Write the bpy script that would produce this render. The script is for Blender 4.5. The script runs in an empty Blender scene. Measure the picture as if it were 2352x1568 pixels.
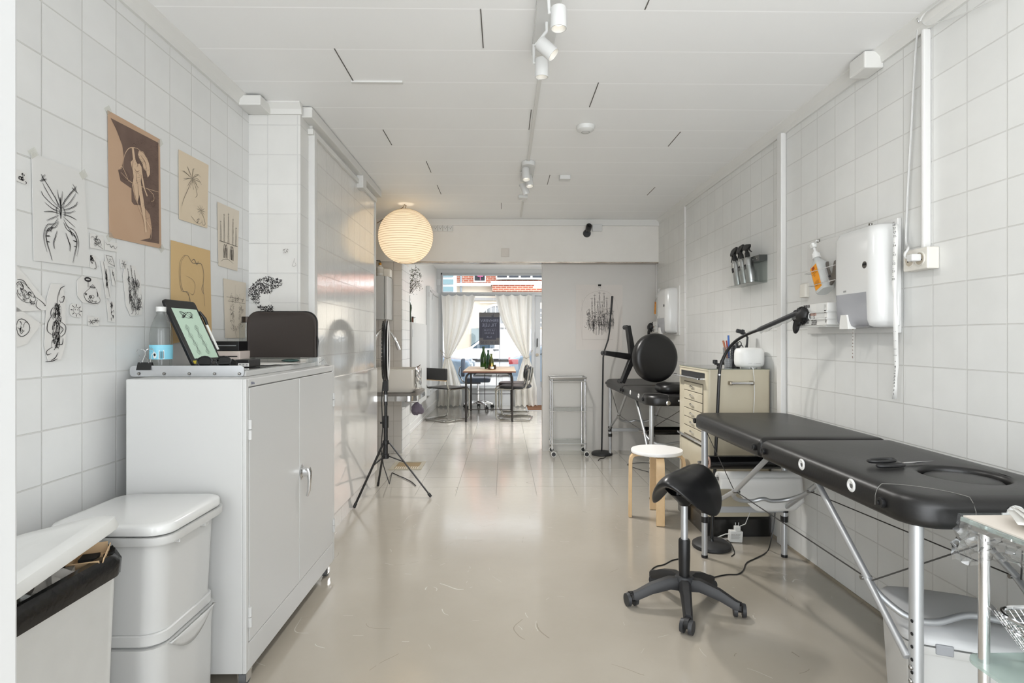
import bpy, math, random
from math import sin, cos, pi, sqrt, atan2, radians as R
from mathutils import Vector as V, Matrix as M4

SC = bpy.context.scene
COL = SC.collection
# ------------------------------------------------------------------ camera model (photo measured)
F = 1285.0; CX = 1176.0; HY = 777.0; HCAM = 1.144; YAW = math.atan(19.0 / F)
FW = V((sin(YAW), cos(YAW), 0)); RT = V((cos(YAW), -sin(YAW), 0)); UP = V((0, 0, 1)); EYE = V((0, 0, HCAM))

def P(u, v, X=None, Y=None, Z=None):
    d = FW + RT * ((u - CX) / F) + UP * ((HY - v) / F)
    if X is not None: t = X / d.x
    elif Y is not None: t = Y / d.y
    else: t = (Z - HCAM) / d.z
    return EYE + d * t

# ------------------------------------------------------------------ mesh builder
def basis(d):
    d = V(d).normalized()
    a = V((0, 0, 1)) if abs(d.z) < 0.9 else V((1, 0, 0))
    x = d.cross(a).normalized()
    return x, d.cross(x).normalized()

def rr(cx, cy, hx, hy, r, z, k=5):
    r = max(min(r, hx, hy), 1e-5); out = []
    for q, (sx, sy) in enumerate(((1, 1), (-1, 1), (-1, -1), (1, -1))):
        for i in range(k + 1):
            a = q * pi / 2 + i * (pi / 2) / k
            out.append(V((cx + sx * (hx - r) + r * cos(a), cy + sy * (hy - r) + r * sin(a), z)))
    return out

class MB:
    def __init__(s): s.v = []; s.f = []
    def add(s, vs, fs):
        o = len(s.v); s.v += [V(p) for p in vs]; s.f += [tuple(i + o for i in f) for f in fs]; return s
    def box(s, x0, x1, y0, y1, z0, z1):
        return s.add([(x, y, z) for z in (z0, z1) for y in (y0, y1) for x in (x0, x1)],
                     [(0, 2, 3, 1), (4, 5, 7, 6), (0, 1, 5, 4), (2, 6, 7, 3), (0, 4, 6, 2), (1, 3, 7, 5)])
    def cbox(s, c, sx, sy, sz, rot=None):
        m = MB().box(-sx / 2, sx / 2, -sy / 2, sy / 2, -sz / 2, sz / 2)
        if rot: m.xf(rot)
        m.xf(M4.Translation(V(c))); return s.add(m.v, m.f)
    def xf(s, m): s.v = [m @ p for p in s.v]; return s
    def join(s, o): return s.add(o.v, o.f)
    def cyl(s, a, b, r, r2=None, n=16, caps=True):
        a = V(a); b = V(b); r2 = r if r2 is None else r2
        x, y = basis(b - a); vs = []
        for i in range(n):
            t = 2 * pi * i / n; d = x * cos(t) + y * sin(t)
            vs += [a + d * r, b + d * r2]
        fs = [(2 * i, 2 * ((i + 1) % n), 2 * ((i + 1) % n) + 1, 2 * i + 1) for i in range(n)]
        if caps: fs += [tuple(2 * i for i in range(n))[::-1], tuple(2 * i + 1 for i in range(n))]
        return s.add(vs, fs)
    def ring(s, a, b, ro, ri, n=24):
        a = V(a); b = V(b); x, y = basis(b - a); vs = []
        for i in range(n):
            t = 2 * pi * i / n; d = x * cos(t) + y * sin(t)
            vs += [a + d * ro, b + d * ro, b + d * ri, a + d * ri]
        fs = []
        for i in range(n):
            j = (i + 1) % n
            for k in range(4): fs.append((4 * i + k, 4 * j + k, 4 * j + (k + 1) % 4, 4 * i + (k + 1) % 4))
        return s.add(vs, fs)
    def tube(s, pts, r, n=8, closed=False, caps=True):
        pts = [V(p) for p in pts]; m = len(pts)
        rs = r if isinstance(r, (list, tuple)) else [r] * m
        rings = []; x = None
        for i, p in enumerate(pts):
            if closed: d = pts[(i + 1) % m] - pts[i - 1]
            else: d = pts[min(i + 1, m - 1)] - pts[max(i - 1, 0)]
            if d.length < 1e-9: d = V((0, 0, 1))
            d.normalize()
            if x is None: x, _ = basis(d)
            x = (x - d * x.dot(d))
            if x.length < 1e-6: x, _ = basis(d)
            x.normalize(); y = d.cross(x)
            rings.append([p + (x * cos(2 * pi * k / n) + y * sin(2 * pi * k / n)) * rs[i] for k in range(n)])
        return s.loft(rings, caps and not closed, caps and not closed, closed)
    def loft(s, rings, c0=True, c1=True, wrap=False):
        n = len(rings[0]); m = len(rings); vs = [p for r in rings for p in r]; fs = []
        for j in range(m if wrap else m - 1):
            for i in range(n):
                a = j * n + i; b = j * n + (i + 1) % n; jj = ((j + 1) % m) * n
                fs.append((a, b, jj + (i + 1) % n, jj + i))
        if c0: fs.append(tuple(range(n))[::-1])
        if c1: fs.append(tuple((m - 1) * n + i for i in range(n)))
        return s.add(vs, fs)
    def lathe(s, prof, c, n=24, ax=None):
        rings = []
        for r, z in prof:
            rings.append([V((max(r, 1e-5) * cos(2 * pi * i / n), max(r, 1e-5) * sin(2 * pi * i / n), z)) for i in range(n)])
        m = MB().loft(rings)
        if ax is not None: m.xf(ax)
        m.xf(M4.Translation(V(c))); return s.add(m.v, m.f)
    def ball(s, c, rx, ry=None, rz=None, n=12):
        ry = rx if ry is None else ry; rz = rx if rz is None else rz
        prof = [(sin(pi * i / n), -cos(pi * i / n)) for i in range(n + 1)]
        m = MB().lathe(prof, (0, 0, 0), n * 2)
        m.xf(M4.Diagonal((rx, ry, rz, 1))); m.xf(M4.Translation(V(c))); return s.add(m.v, m.f)
    def grid(s, fn, nu, nv, cu=False):
        vs = [fn(i / nu, j / nv) for j in range(nv + 1) for i in range(nu + (0 if cu else 1))]
        w = nu if cu else nu + 1; fs = []
        for j in range(nv):
            for i in range(nu):
                fs.append((j * w + i, j * w + (i + 1) % w, (j + 1) * w + (i + 1) % w, (j + 1) * w + i))
        return s.add(vs, fs)
    def prism(s, poly, vec):
        poly = [V(p) for p in poly]; vec = V(vec); n = len(poly)
        return s.add(poly + [p + vec for p in poly],
                     [tuple(range(n))[::-1], tuple(range(n, 2 * n))] + [(i, (i + 1) % n, n + (i + 1) % n, n + i) for i in range(n)])
    def strip(s, pts, w, nrm):
        pts = [V(p) for p in pts]; nrm = V(nrm); m = len(pts)
        if m < 2: return s
        vs = []
        for i, p in enumerate(pts):
            d = pts[min(i + 1, m - 1)] - pts[max(i - 1, 0)]
            if d.length < 1e-9: d = V((0, 0, 1))
            e = nrm.cross(d.normalized())
            ww = w[i] if isinstance(w, (list, tuple)) else w * (0.35 + 0.65 * sin(pi * min(max(i / (m - 1), .08), .92)))
            vs += [p + e * ww / 2, p - e * ww / 2]
        return s.add(vs, [(2 * i, 2 * i + 2, 2 * i + 3, 2 * i + 1) for i in range(m - 1)])
    def text(s, txt, org, right, up, size, align='L', th=0.0):
        vs, fs, w = TXT[txt]
        ox = {'L': 0, 'C': -w / 2, 'R': -w}[align]
        return s.add([V(org) + V(right) * ((x + ox) * size) + V(up) * (y * size) for x, y in vs], fs)
    def build(s, name, mat, parent=None, local=False, smooth=40, bevel=0, bseg=2, sub=0, label=None, kind=None, solid=0):
        me = bpy.data.meshes.new(name)
        c = V((0, 0, 0))
        if parent is None and not local:
            lo = V([min(p[k] for p in s.v) for k in range(3)]); hi = V([max(p[k] for p in s.v) for k in range(3)])
            c = (lo + hi) / 2; c.z = lo.z
        me.from_pydata([tuple(p - c) for p in s.v], [], s.f); me.validate(); me.update()
        import bmesh
        bm = bmesh.new(); bm.from_mesh(me); bmesh.ops.recalc_face_normals(bm, faces=bm.faces); bm.to_mesh(me); bm.free()
        if smooth:
            me.shade_smooth(); me.set_sharp_from_angle(angle=R(smooth))
        o = bpy.data.objects.new(name, me); o.location = c; COL.objects.link(o)
        if mat: me.materials.append(mat)
        if solid:
            md = o.modifiers.new('solid', 'SOLIDIFY'); md.thickness = solid; md.offset = 0
        if bevel:
            md = o.modifiers.new('bevel', 'BEVEL'); md.width = bevel; md.segments = bseg; md.limit_method = 'ANGLE'; md.angle_limit = R(35)
            if smooth: md.harden_normals = False
        if sub:
            md = o.modifiers.new('sub', 'SUBSURF'); md.levels = sub; md.render_levels = sub
        if parent is not None:
            o.parent = parent
            if not local: o.matrix_parent_inverse = wm(parent).inverted()
        if label: o['label'] = label
        if kind: o['kind'] = kind
        return o

def smooth3(p, n=6):
    p = [V(q) for q in p]; p = [p[0]] + p + [p[-1]]; out = []
    for i in range(1, len(p) - 2):
        for k in range(n):
            t = k / n; a, b, c, d = p[i - 1:i + 3]
            out.append((2 * b + (c - a) * t + (2 * a - 5 * b + 4 * c - d) * t * t + (3 * b - a - 3 * c + d) * t ** 3) * .5)
    return out + [p[-2]]

def wm(o):
    m = o.matrix_basis.copy()
    if o.parent: m = wm(o.parent) @ o.matrix_parent_inverse @ m
    return m

def tag(o, label=None, cat=None, group=None, kind=None):
    if label: o['label'] = label
    if cat: o['category'] = cat
    if group: o['group'] = group
    if kind: o['kind'] = kind
    return o

def T(name, label, cat, loc=(0, 0, 0), rz=0, group=None):
    o = bpy.data.objects.new(name, None); COL.objects.link(o); o.empty_display_size = .05
    o.location = loc; o.rotation_euler = (0, 0, rz)
    return tag(o, label, cat, group)

def dup(root, loc, rz=None, label=None, group=None, par=None):
    c = root.copy(); COL.objects.link(c)
    if par is None:
        c.location = loc
        if rz is not None: c.rotation_euler = (0, 0, rz)
        if label: c['label'] = label
        if group: c['group'] = group
    else:
        c.parent = par; c.matrix_parent_inverse = root.matrix_parent_inverse.copy()
    for ch in list(root.children): dup(ch, None, par=c)
    return c

# ------------------------------------------------------------------ text cache
TXT = {}
def cache_text(strings):
    cu = bpy.data.curves.new('lettering', 'FONT'); ob = bpy.data.objects.new('lettering', cu); COL.objects.link(ob)
    cu.resolution_u = 3
    for t in strings:
        cu.body = t; cu.size = 1.0
        dg = bpy.context.evaluated_depsgraph_get(); dg.update()
        ev = ob.evaluated_get(dg); me = ev.to_mesh()
        vs = [(p.co.x, p.co.y) for p in me.vertices]; fs = [tuple(p.vertices) for p in me.polygons]
        w = max([x for x, y in vs] or [0]); TXT[t] = (vs, fs, w)
        ev.to_mesh_clear()
    bpy.data.objects.remove(ob); bpy.data.curves.remove(cu)
cache_text(['ERHVERV', 'TIL LEJE', 'LA COUR', '& LYKKE', 'LL.dk', '33 30 10 50', 'UNICARE', 'EXAM', 'HAND', 'DESINFEKTION', '85%', '240', 'INPUT 100-240V',
            'Blika'] + [str(i) for i in range(1, 29)])

# ------------------------------------------------------------------ materials
def lin(c):
    c = c / 255.0
    return c / 12.92 if c <= 0.04045 else ((c + 0.055) / 1.055) ** 2.4
def rgb(r, g, b): return (lin(r), lin(g), lin(b), 1)

class NT:
    def __init__(s, m): s.t = m.node_tree; s.n = s.t.nodes; s.l = s.t.links
    def new(s, ty, **k):
        n = s.n.new(ty)
        for a, b in k.items(): setattr(n, a, b)
        return n
    def link(s, a, b): s.l.new(a, b)
    def math(s, op, a, b=None):
        n = s.new('ShaderNodeMath', operation=op)
        for i, x in enumerate((a, b)):
            if x is None: continue
            if isinstance(x, (int, float)): n.inputs[i].default_value = x
            else: s.link(x, n.inputs[i])
        return n.outputs[0]
    def mix(s, fac, a, b):
        n = s.new('ShaderNodeMix', data_type='RGBA')
        for sock, x in ((n.inputs[0], fac), (n.inputs[6], a), (n.inputs[7], b)):
            if isinstance(x, (int, float, tuple)): sock.default_value = x
            else: s.link(x, sock)
        return n.outputs[2]

MATS = {}
def mat(name, c, rough=.5, metal=0.0, spec=.5, bump=None, vary=None, coat=0, emit=None, trans=None, sss=None):
    if name in MATS: return MATS[name]
    m = bpy.data.materials.new(name); m.use_nodes = True; t = NT(m); b = t.n['Principled BSDF']
    col = rgb(*c); b.inputs['Base Color'].default_value = col
    b.inputs['Roughness'].default_value = rough; b.inputs['Metallic'].default_value = metal
    b.inputs['Specular IOR Level'].default_value = spec; b.inputs['Coat Weight'].default_value = coat
    if emit:
        b.inputs['Emission Color'].default_value = rgb(*emit[0]); b.inputs['Emission Strength'].default_value = emit[1]
    if bump or vary:
        g = t.new('ShaderNodeTexCoord')
    if vary:      # (scale, amount, colour2)
        n = t.new('ShaderNodeTexNoise'); n.inputs['Scale'].default_value = vary[0]; n.inputs['Detail'].default_value = 5
        t.link(g.outputs['Object'], n.inputs['Vector'])
        r = t.new('ShaderNodeMapRange'); t.link(n.outputs[0], r.inputs[0])
        r.inputs[1].default_value = .4; r.inputs[2].default_value = .75; r.inputs[3].default_value = 0; r.inputs[4].default_value = vary[1]
        t.link(t.mix(r.outputs[0], col, rgb(*vary[2])), b.inputs['Base Color'])
    if bump:      # (scale, strength, distance)
        n = t.new('ShaderNodeTexNoise'); n.inputs['Scale'].default_value = bump[0]; n.inputs['Detail'].default_value = 3
        t.link(g.outputs['Object'], n.inputs['Vector'])
        k = t.new('ShaderNodeBump'); k.inputs['Strength'].default_value = bump[1]; k.inputs['Distance'].default_value = bump[2]
        t.link(n.outputs[0], k.inputs['Height']); t.link(k.outputs[0], b.inputs['Normal'])
    MATS[name] = m; return m

def clear(name, c=(255, 255, 255), refl=1.0, rough=.02, haze=0.0, hazec=(255, 255, 255)):
    """thin clear sheet: fresnel mix of transparent and gloss, optionally a milky diffuse share"""
    if name in MATS: return MATS[name]
    m = bpy.data.materials.new(name); m.use_nodes = True; t = NT(m); t.n.remove(t.n['Principled BSDF'])
    out = t.n['Material Output']
    tr = t.new('ShaderNodeBsdfTransparent'); tr.inputs[0].default_value = rgb(*c)
    gl = t.new('ShaderNodeBsdfGlossy'); gl.inputs['Roughness'].default_value = rough
    fr = t.new('ShaderNodeLayerWeight'); fr.inputs[0].default_value = .5
    fac = t.math('MULTIPLY', t.math('ADD', t.math('MULTIPLY', t.math('POWER', fr.outputs[1], 4.0), .8), .035), refl)
    base = tr.outputs[0]
    if haze:
        df = t.new('ShaderNodeBsdfDiffuse'); df.inputs[0].default_value = rgb(*hazec)
        mx = t.new('ShaderNodeMixShader'); mx.inputs[0].default_value = haze
        t.link(base, mx.inputs[1]); t.link(df.outputs[0], mx.inputs[2]); base = mx.outputs[0]
    mx = t.new('ShaderNodeMixShader'); t.link(fac, mx.inputs[0]); t.link(base, mx.inputs[1]); t.link(gl.outputs[0], mx.inputs[2])
    t.link(mx.outputs[0], out.inputs[0]); MATS[name] = m; return m

def tilemat(name, c, ax, pitch, off, mortar=.0024, mc=(204, 203, 199), rough=.3, bumpd=.0015, wav=.2, coat=0, pitch2=None, shift=0.0, spec=.5, c2=None):
    m = bpy.data.materials.new(name); m.use_nodes = True; t = NT(m); b = t.n['Principled BSDF']
    g = t.new('ShaderNodeNewGeometry'); sp = t.new('ShaderNodeSeparateXYZ'); t.link(g.outputs['Position'], sp.inputs[0])
    cb = t.new('ShaderNodeCombineXYZ')
    for i in range(2):
        t.link(t.math('ADD', sp.outputs['XYZ'.index(ax[i])], 30 * pitch - off[i]), cb.inputs[i])
    br = t.new('ShaderNodeTexBrick'); br.offset = shift; br.offset_frequency = 2; br.squash = 1
    t.link(cb.outputs[0], br.inputs['Vector'])
    for k, x in (('Scale', 1), ('Mortar Size', mortar), ('Mortar Smooth', .35), ('Bias', 0), ('Brick Width', pitch), ('Row Height', pitch2 or pitch)):
        br.inputs[k].default_value = x
    br.inputs['Color1'].default_value = rgb(*c); br.inputs['Color2'].default_value = rgb(*(c2 or tuple(x - 5 for x in c))); br.inputs['Mortar'].default_value = rgb(*mc)
    n = t.new('ShaderNodeTexNoise'); n.inputs['Scale'].default_value = 9; n.inputs['Detail'].default_value = 6; t.link(g.outputs['Position'], n.inputs['Vector'])
    rv = t.new('ShaderNodeMapRange'); t.link(n.outputs[0], rv.inputs[0]); rv.inputs[1].default_value = .3; rv.inputs[2].default_value = .7; rv.inputs[3].default_value = .96; rv.inputs[4].default_value = 1.0
    mm = t.new('ShaderNodeMix', data_type='RGBA', blend_type='MULTIPLY'); mm.inputs[0].default_value = 1
    t.link(br.outputs[0], mm.inputs[6]); t.link(rv.outputs[0], mm.inputs[7]); t.link(mm.outputs[2], b.inputs['Base Color'])
    b.inputs['Roughness'].default_value = rough; b.inputs['Coat Weight'].default_value = coat; b.inputs['Coat Roughness'].default_value = .08
    b.inputs['Specular IOR Level'].default_value = spec
    n2 = t.new('ShaderNodeTexNoise'); n2.inputs['Scale'].default_value = 45; n2.inputs['Detail'].default_value = 3; t.link(g.outputs['Position'], n2.inputs['Vector'])
    hgt = t.math('SUBTRACT', t.math('MULTIPLY', n2.outputs[0], wav), br.outputs[1])
    k = t.new('ShaderNodeBump'); k.inputs['Distance'].default_value = bumpd; k.inputs['Strength'].default_value = .7
    t.link(hgt, k.inputs['Height']); t.link(k.outputs[0], b.inputs['Normal'])
    if coat: t.link(k.outputs[0], b.inputs['Coat Normal'])
    return m

WHITE = mat('white_paint', (217, 216, 212), .55, bump=(60, .12, .002))
WSMOOTH = mat('white_lacquer', (213, 212, 209), .38, bump=(25, .05, .002))
GLOSSW = mat('gloss_white_plastic', (211, 211, 209), .18)
PLASTW = mat('white_plastic', (214, 214, 211), .35)
OFFW = mat('yellowed_plastic', (216, 212, 203), .4)
CHROME = mat('chrome', (225, 225, 226), .08, 1.0)
STEEL = mat('brushed_steel', (190, 190, 190), .3, 1.0)
ALU = mat('aluminium', (196, 198, 200), .32, 1.0, bump=(120, .05, .001))
BLACKM = mat('black_metal', (22, 22, 22), .38)
BLACKP = mat('black_plastic', (20, 20, 21), .42)
DARKP = mat('dark_grey_plastic', (44, 45, 47), .5)
RUBBER = mat('grey_rubber', (96, 97, 98), .7)
LEATHER = mat('black_vinyl', (18, 17, 17), .38, bump=(140, .12, .002), spec=.5)
CREAM = mat('cream_enamel', (190, 182, 161), .35, vary=(6, .35, (174, 162, 138)))
WOOD = mat('birch_wood', (214, 184, 142), .45, vary=(14, .5, (190, 154, 108)))
PAPERW = mat('white_paper', (222, 221, 217), .8)
INK = mat('black_ink', (28, 24, 26), .8)
INKG = mat('grey_ink', (112, 106, 98), .9)
GLASS = clear('clear_glass', (250, 252, 251), 1.0)
WINGLASS = clear('window_glass', (252, 253, 254), .8)
ACRYL = clear('clear_acrylic', (244, 246, 245), 1.1, .05, .02, (210, 212, 212))
FROST = clear('frosted_glass', (225, 236, 232), 1.0, .12, .35, (214, 226, 222))
FILM = clear('plastic_film', (249, 250, 250), 3.0, .1, .05, (235, 236, 238))
SCREW = mat('screw_steel', (150, 148, 144), .3, 1.0)
HOLE = mat('dark_hole', (16, 15, 15), .8)

def lamp(name, kind, loc, energy, color=(1, 1, 1), **k):
    l = bpy.data.lights.new(name, kind); l.energy = energy; l.color = color
    for a, b in k.items(): setattr(l, a, b)
    o = bpy.data.objects.new(name, l); o.location = loc; COL.objects.link(o); return o
SPOTW, LANT, FILLW = 42.0, 2.2, 56.0
# ------------------------------------------------------------------ setting
XL, XR, HC = -1.29, 1.56, 2.33
YP = 2.85          # front of the left pier
XG = -1.015        # glossy tiled wall
YG = 4.43          # where it ends
YB = 5.57          # beam
YQ = 5.70          # partition
YW = 9.55          # shop window wall
def struct(name, b, m, **k): return tag(b.build(name, m, **k), kind='structure')

pl = P(96, 126.6, X=XL); TL_ = tilemat('tile_left', (224, 224, 222), 'YZ', .15, (pl.y, pl.z), rough=.32)
pr = P(2142.4, 843.6, X=XR); TR_ = tilemat('tile_right', (222, 222, 219), 'YZ', .15, (pr.y, pr.z), rough=.32)
pg = P(767.7, 696, X=XG); TG_ = tilemat('tile_gloss', (218, 217, 213), 'YZ', .15, (P(767.7, 700, X=XG).y, P(862, 631, X=XG).z), rough=.1, bumpd=.0022, wav=.35, coat=1.0, mc=(206, 204, 200), mortar=.003)
pp = P(614.8, 423, Y=YP); TP_ = tilemat('tile_pier', (222, 221, 217), 'XZ', .15, (pp.x, pp.z), rough=.35, mc=(208, 207, 204))
TN_ = tilemat('tile_niche', (216, 210, 202), 'XZ', .15, (-1.10, .02), rough=.35, mc=(190, 182, 172))
TJ_ = tilemat('tile_jamb', (226, 225, 222), 'YZ', .1, (5.58, .03), mortar=.003, rough=.3, mc=(176, 176, 176))
pf = P(1100, 1092, Z=0)

# floor: painted slab in front, painted 30 cm tiles further back
def floor_mat():
    m = bpy.data.materials.new('painted_floor'); m.use_nodes = True; t = NT(m); b = t.n['Principled BSDF']
    g = t.new('ShaderNodeNewGeometry'); sp = t.new('ShaderNodeSeparateXYZ'); t.link(g.outputs['Position'], sp.inputs[0])
    cb = t.new('ShaderNodeCombineXYZ')
    t.link(t.math('ADD', sp.outputs[0], 9 - .035), cb.inputs[0]); t.link(t.math('ADD', sp.outputs[1], 9.0 - 4.13 + .02), cb.inputs[1])
    br = t.new('ShaderNodeTexBrick'); br.offset = 0; br.squash = 1; t.link(cb.outputs[0], br.inputs['Vector'])
    for k, x in (('Scale', 1), ('Mortar Size', .0028), ('Mortar Smooth', .3), ('Bias', 0), ('Brick Width', .297), ('Row Height', .297)): br.inputs[k].default_value = x
    st = t.new('ShaderNodeMapRange'); t.link(sp.outputs[1], st.inputs[0]); st.inputs[1].default_value = 4.05; st.inputs[2].default_value = 4.16; st.inputs[3].default_value = 0; st.inputs[4].default_value = 1
    n = t.new('ShaderNodeTexNoise'); n.inputs['Scale'].default_value = 1.6; n.inputs['Detail'].default_value = 8; t.link(g.outputs['Position'], n.inputs['Vector'])
    r = t.new('ShaderNodeMapRange'); t.link(n.outputs[0], r.inputs[0]); r.inputs[1].default_value = .3; r.inputs[2].default_value = .75
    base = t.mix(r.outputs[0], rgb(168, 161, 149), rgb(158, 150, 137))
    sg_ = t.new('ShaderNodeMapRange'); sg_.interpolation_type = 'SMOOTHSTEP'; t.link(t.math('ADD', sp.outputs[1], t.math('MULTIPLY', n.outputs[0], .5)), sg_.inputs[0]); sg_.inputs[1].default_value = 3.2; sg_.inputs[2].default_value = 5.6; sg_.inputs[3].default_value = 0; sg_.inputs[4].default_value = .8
    base = t.mix(sg_.outputs[0], base, rgb(198, 194, 185))  # paler tiles, base also lifted here to stand in for the window reflection
    b.inputs['Coat Weight'].default_value = .7; b.inputs['Coat Roughness'].default_value = .15
    mort = t.math('MULTIPLY', br.outputs[1], t.math('MULTIPLY', st.outputs[0], .5))
    # thin curved scratches: contour lines of a distorted noise, broken up by a second one
    def scratch(scale, width, seed):
        a = t.new('ShaderNodeTexNoise'); a.noise_dimensions = '4D'; a.inputs['W'].default_value = seed; a.inputs['Scale'].default_value = scale; a.inputs['Detail'].default_value = 1; a.inputs['Distortion'].default_value = .1
        t.link(g.outputs['Position'], a.inputs['Vector'])
        d = t.math('ABSOLUTE', t.math('SUBTRACT', a.outputs[0], .5))
        l = t.math('LESS_THAN', d, width)
        c = t.new('ShaderNodeTexNoise'); c.noise_dimensions = '4D'; c.inputs['W'].default_value = seed + 7; c.inputs['Scale'].default_value = scale * 3.3; t.link(g.outputs['Position'], c.inputs['Vector'])
        return t.math('MULTIPLY', l, t.math('GREATER_THAN', c.outputs[0], .6))
    sc = t.math('ADD', scratch(1.7, .0008, 1.0), scratch(2.9, .0012, 4.0))
    dk = t.math('MULTIPLY', scratch(2.3, .0008, 9.0), .55)
    c1 = t.mix(mort, base, rgb(104, 97, 88)); c2 = t.mix(t.math('MULTIPLY', sc, .35), c1, rgb(232, 226, 214)); c3 = t.mix(dk, c2, rgb(120, 108, 94))
    t.link(c3, b.inputs['Base Color'])
    rr_ = t.new('ShaderNodeMapRange'); t.link(n.outputs[0], rr_.inputs[0]); rr_.inputs[1].default_value = .3; rr_.inputs[2].default_value = .7; rr_.inputs[3].default_value = .1; rr_.inputs[4].default_value = .2
    t.link(rr_.outputs[0], b.inputs['Roughness'])
    n3 = t.new('ShaderNodeTexNoise'); n3.inputs['Scale'].default_value = 18; n3.inputs['Detail'].default_value = 4; t.link(g.outputs['Position'], n3.inputs['Vector'])
    hh = t.math('SUBTRACT', t.math('MULTIPLY', n3.outputs[0], .35), t.math('ADD', t.math('MULTIPLY', br.outputs[1], st.outputs[0]), t.math('MULTIPLY', sc, -.3)))
    k = t.new('ShaderNodeBump'); k.inputs['Distance'].default_value = .0025; k.inputs['Strength'].default_value = .6; t.link(hh, k.inputs['Height']); t.link(k.outputs[0], b.inputs['Normal']); t.link(k.outputs[0], b.inputs['Coat Normal'])
    return m
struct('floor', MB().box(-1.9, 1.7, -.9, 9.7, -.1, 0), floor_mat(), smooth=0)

def ceil_mat():
    m = bpy.data.materials.new('painted_boards'); m.use_nodes = True; t = NT(m); b = t.n['Principled BSDF']; b.inputs['Roughness'].default_value = .5
    g = t.new('ShaderNodeNewGeometry'); sp = t.new('ShaderNodeSeparateXYZ'); t.link(g.outputs['Position'], sp.inputs[0])
    fr = t.math('FRACT', t.math('DIVIDE', t.math('ADD', sp.outputs[1], 29 - 2.017), .29))
    ln = t.math('LESS_THAN', t.math('ABSOLUTE', t.math('SUBTRACT', fr, .5)), .4885)
    groove = t.math('SUBTRACT', 1, ln)
    n = t.new('ShaderNodeTexNoise'); n.inputs['Scale'].default_value = 3; n.inputs['Detail'].default_value = 6; t.link(g.outputs['Position'], n.inputs['Vector'])
    base = t.mix(t.math('MULTIPLY', n.outputs[0], .5), rgb(241, 241, 240), rgb(234, 234, 233))
    t.link(t.mix(t.math('MULTIPLY', groove, .8), base, rgb(255, 255, 255)), b.inputs['Base Color'])
    return m
ce = struct('ceiling', MB().box(-1.9, 1.7, -.9, 9.7, HC, HC + .1), ceil_mat(), smooth=0)
sm = MB()
for u0, v0, u1, v1 in ((1105, 21, 1109, 110), (781, 112, 800, 186), (885, 298, 895, 333), (980, 370, 989, 396), (1219, 252, 1216, 298), (1003, 425, 1014, 446), (1151, 466, 1152, 480),
                       (1262, 402, 1258, 424), (1566, 303, 1532, 336), (1503, 430, 1488, 448), (1370, 190, 1358, 246), (1488, 0, 1484, 22)):
    a = P(u0, v0, Z=HC - .0012); b = P(u1, v1, Z=HC - .0012); a.x = b.x = (a.x + b.x) / 2
    sm.cbox(((a.x), (a.y + b.y) / 2, HC - .0012), .004, abs(b.y - a.y), .002)
sm.build('board_seam', mat('seam_dark', (96, 92, 88), .8), ce, smooth=0)  # dark strips along the short board seams

struct('wall_left', MB().box(XL - .12, XL, -.9, YP, 0, HC), TL_, smooth=0)
struct('wall_right', MB().box(XR, XR + .12, -.9, 9.7, 0, HC), TR_, smooth=0)
struct('wall_pier', MB().box(-1.55, -1.03, YP, 2.985, 0, HC), TP_, smooth=0)
struct('wall_left_rear', MB().box(-1.75, XG, 2.985, YG, 0, HC), TG_, smooth=0)
struct('wall_niche_side', MB().box(-1.87, -1.75, YG - .1, 6.1, 0, HC), TN_, smooth=0)
struct('wall_niche', MB().box(-1.75, -1.02, YB + .03, 6.04, 0, HC), TN_, smooth=0)
struct('wall_jamb', MB().box(-1.02, -1.012, YB + .03, 6.04, 0, 1.9), TJ_, smooth=0)
struct('wall_back', MB().box(-1.75, XR, YB, YQ + .1, 1.908, HC), mat('beam_plaster', (226, 223, 217), .6, bump=(14, .2, .004), vary=(5, .4, (216, 212, 205))), smooth=0)
PART = mat('partition_paint', (206, 203, 198), .4, bump=(9, .12, .003), vary=(3, .3, (199, 195, 190)))
struct('wall_partition', MB().box(.395, XR, YQ, YQ + .12, 0, 1.93), PART, smooth=0)
struct('wall_left_front', MB().box(-1.27, -1.14, 6.04, 9.7, 0, HC), WSMOOTH, smooth=0)
struct('wall_window', MB().box(-1.075, .5, YW, YW + .14, 0, .312).box(-1.075, XR, YW, YW + .14, 2.262, HC).box(-1.3, -1.075, YW, YW + .14, 0, HC), mat('grey_white_paint', (200, 202, 203), .4), smooth=0)

# trims
struct('trim_1', MB().box(-.98, XR, YB + .005, YQ, 1.9, 1.908), mat('beam_strip', (150, 138, 124), .25, .7, vary=(7, .8, (214, 205, 192))), smooth=0)
cv = MB()
def cove(b, a, c, n):
    a = V(a); c = V(c); n = V(n)
    b.loft([[p, p + V((0, 0, -.055)), p + n * .012 + V((0, 0, -.055)), p + n * .016 + V((0, 0, -.03)), p + n * .04 + V((0, 0, -.006)), p + n * .042] for p in (a, c)])
cove(cv, (XR, -.9, HC), (XR, YB, HC), (-1, 0, 0)); cove(cv, (XL, -.9, HC), (XL, YP, HC), (1, 0, 0))
cove(cv, (-1.29, YP, HC), (-1.02, YP, HC), (0, -1, 0))
struct('trim_2', cv, WHITE, smooth=0)
struct('trim_3', MB().box(-1.05, XR, YB - .02, YB, HC - .065, HC), WHITE, smooth=0, bevel=.004)
# cable trunking on the glossy wall
struct('trim_4', MB().box(-1.032, -.978, 2.87, 4.5, 2.272, 2.325), WHITE, smooth=0, bevel=.004)
a = P(832, 445, X=-.985); struct('trim_5', MB().box(-1.02, -.97, a.y - .03, a.y + .06, 2.185, 2.272), WHITE, smooth=0, bevel=.003)
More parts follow.
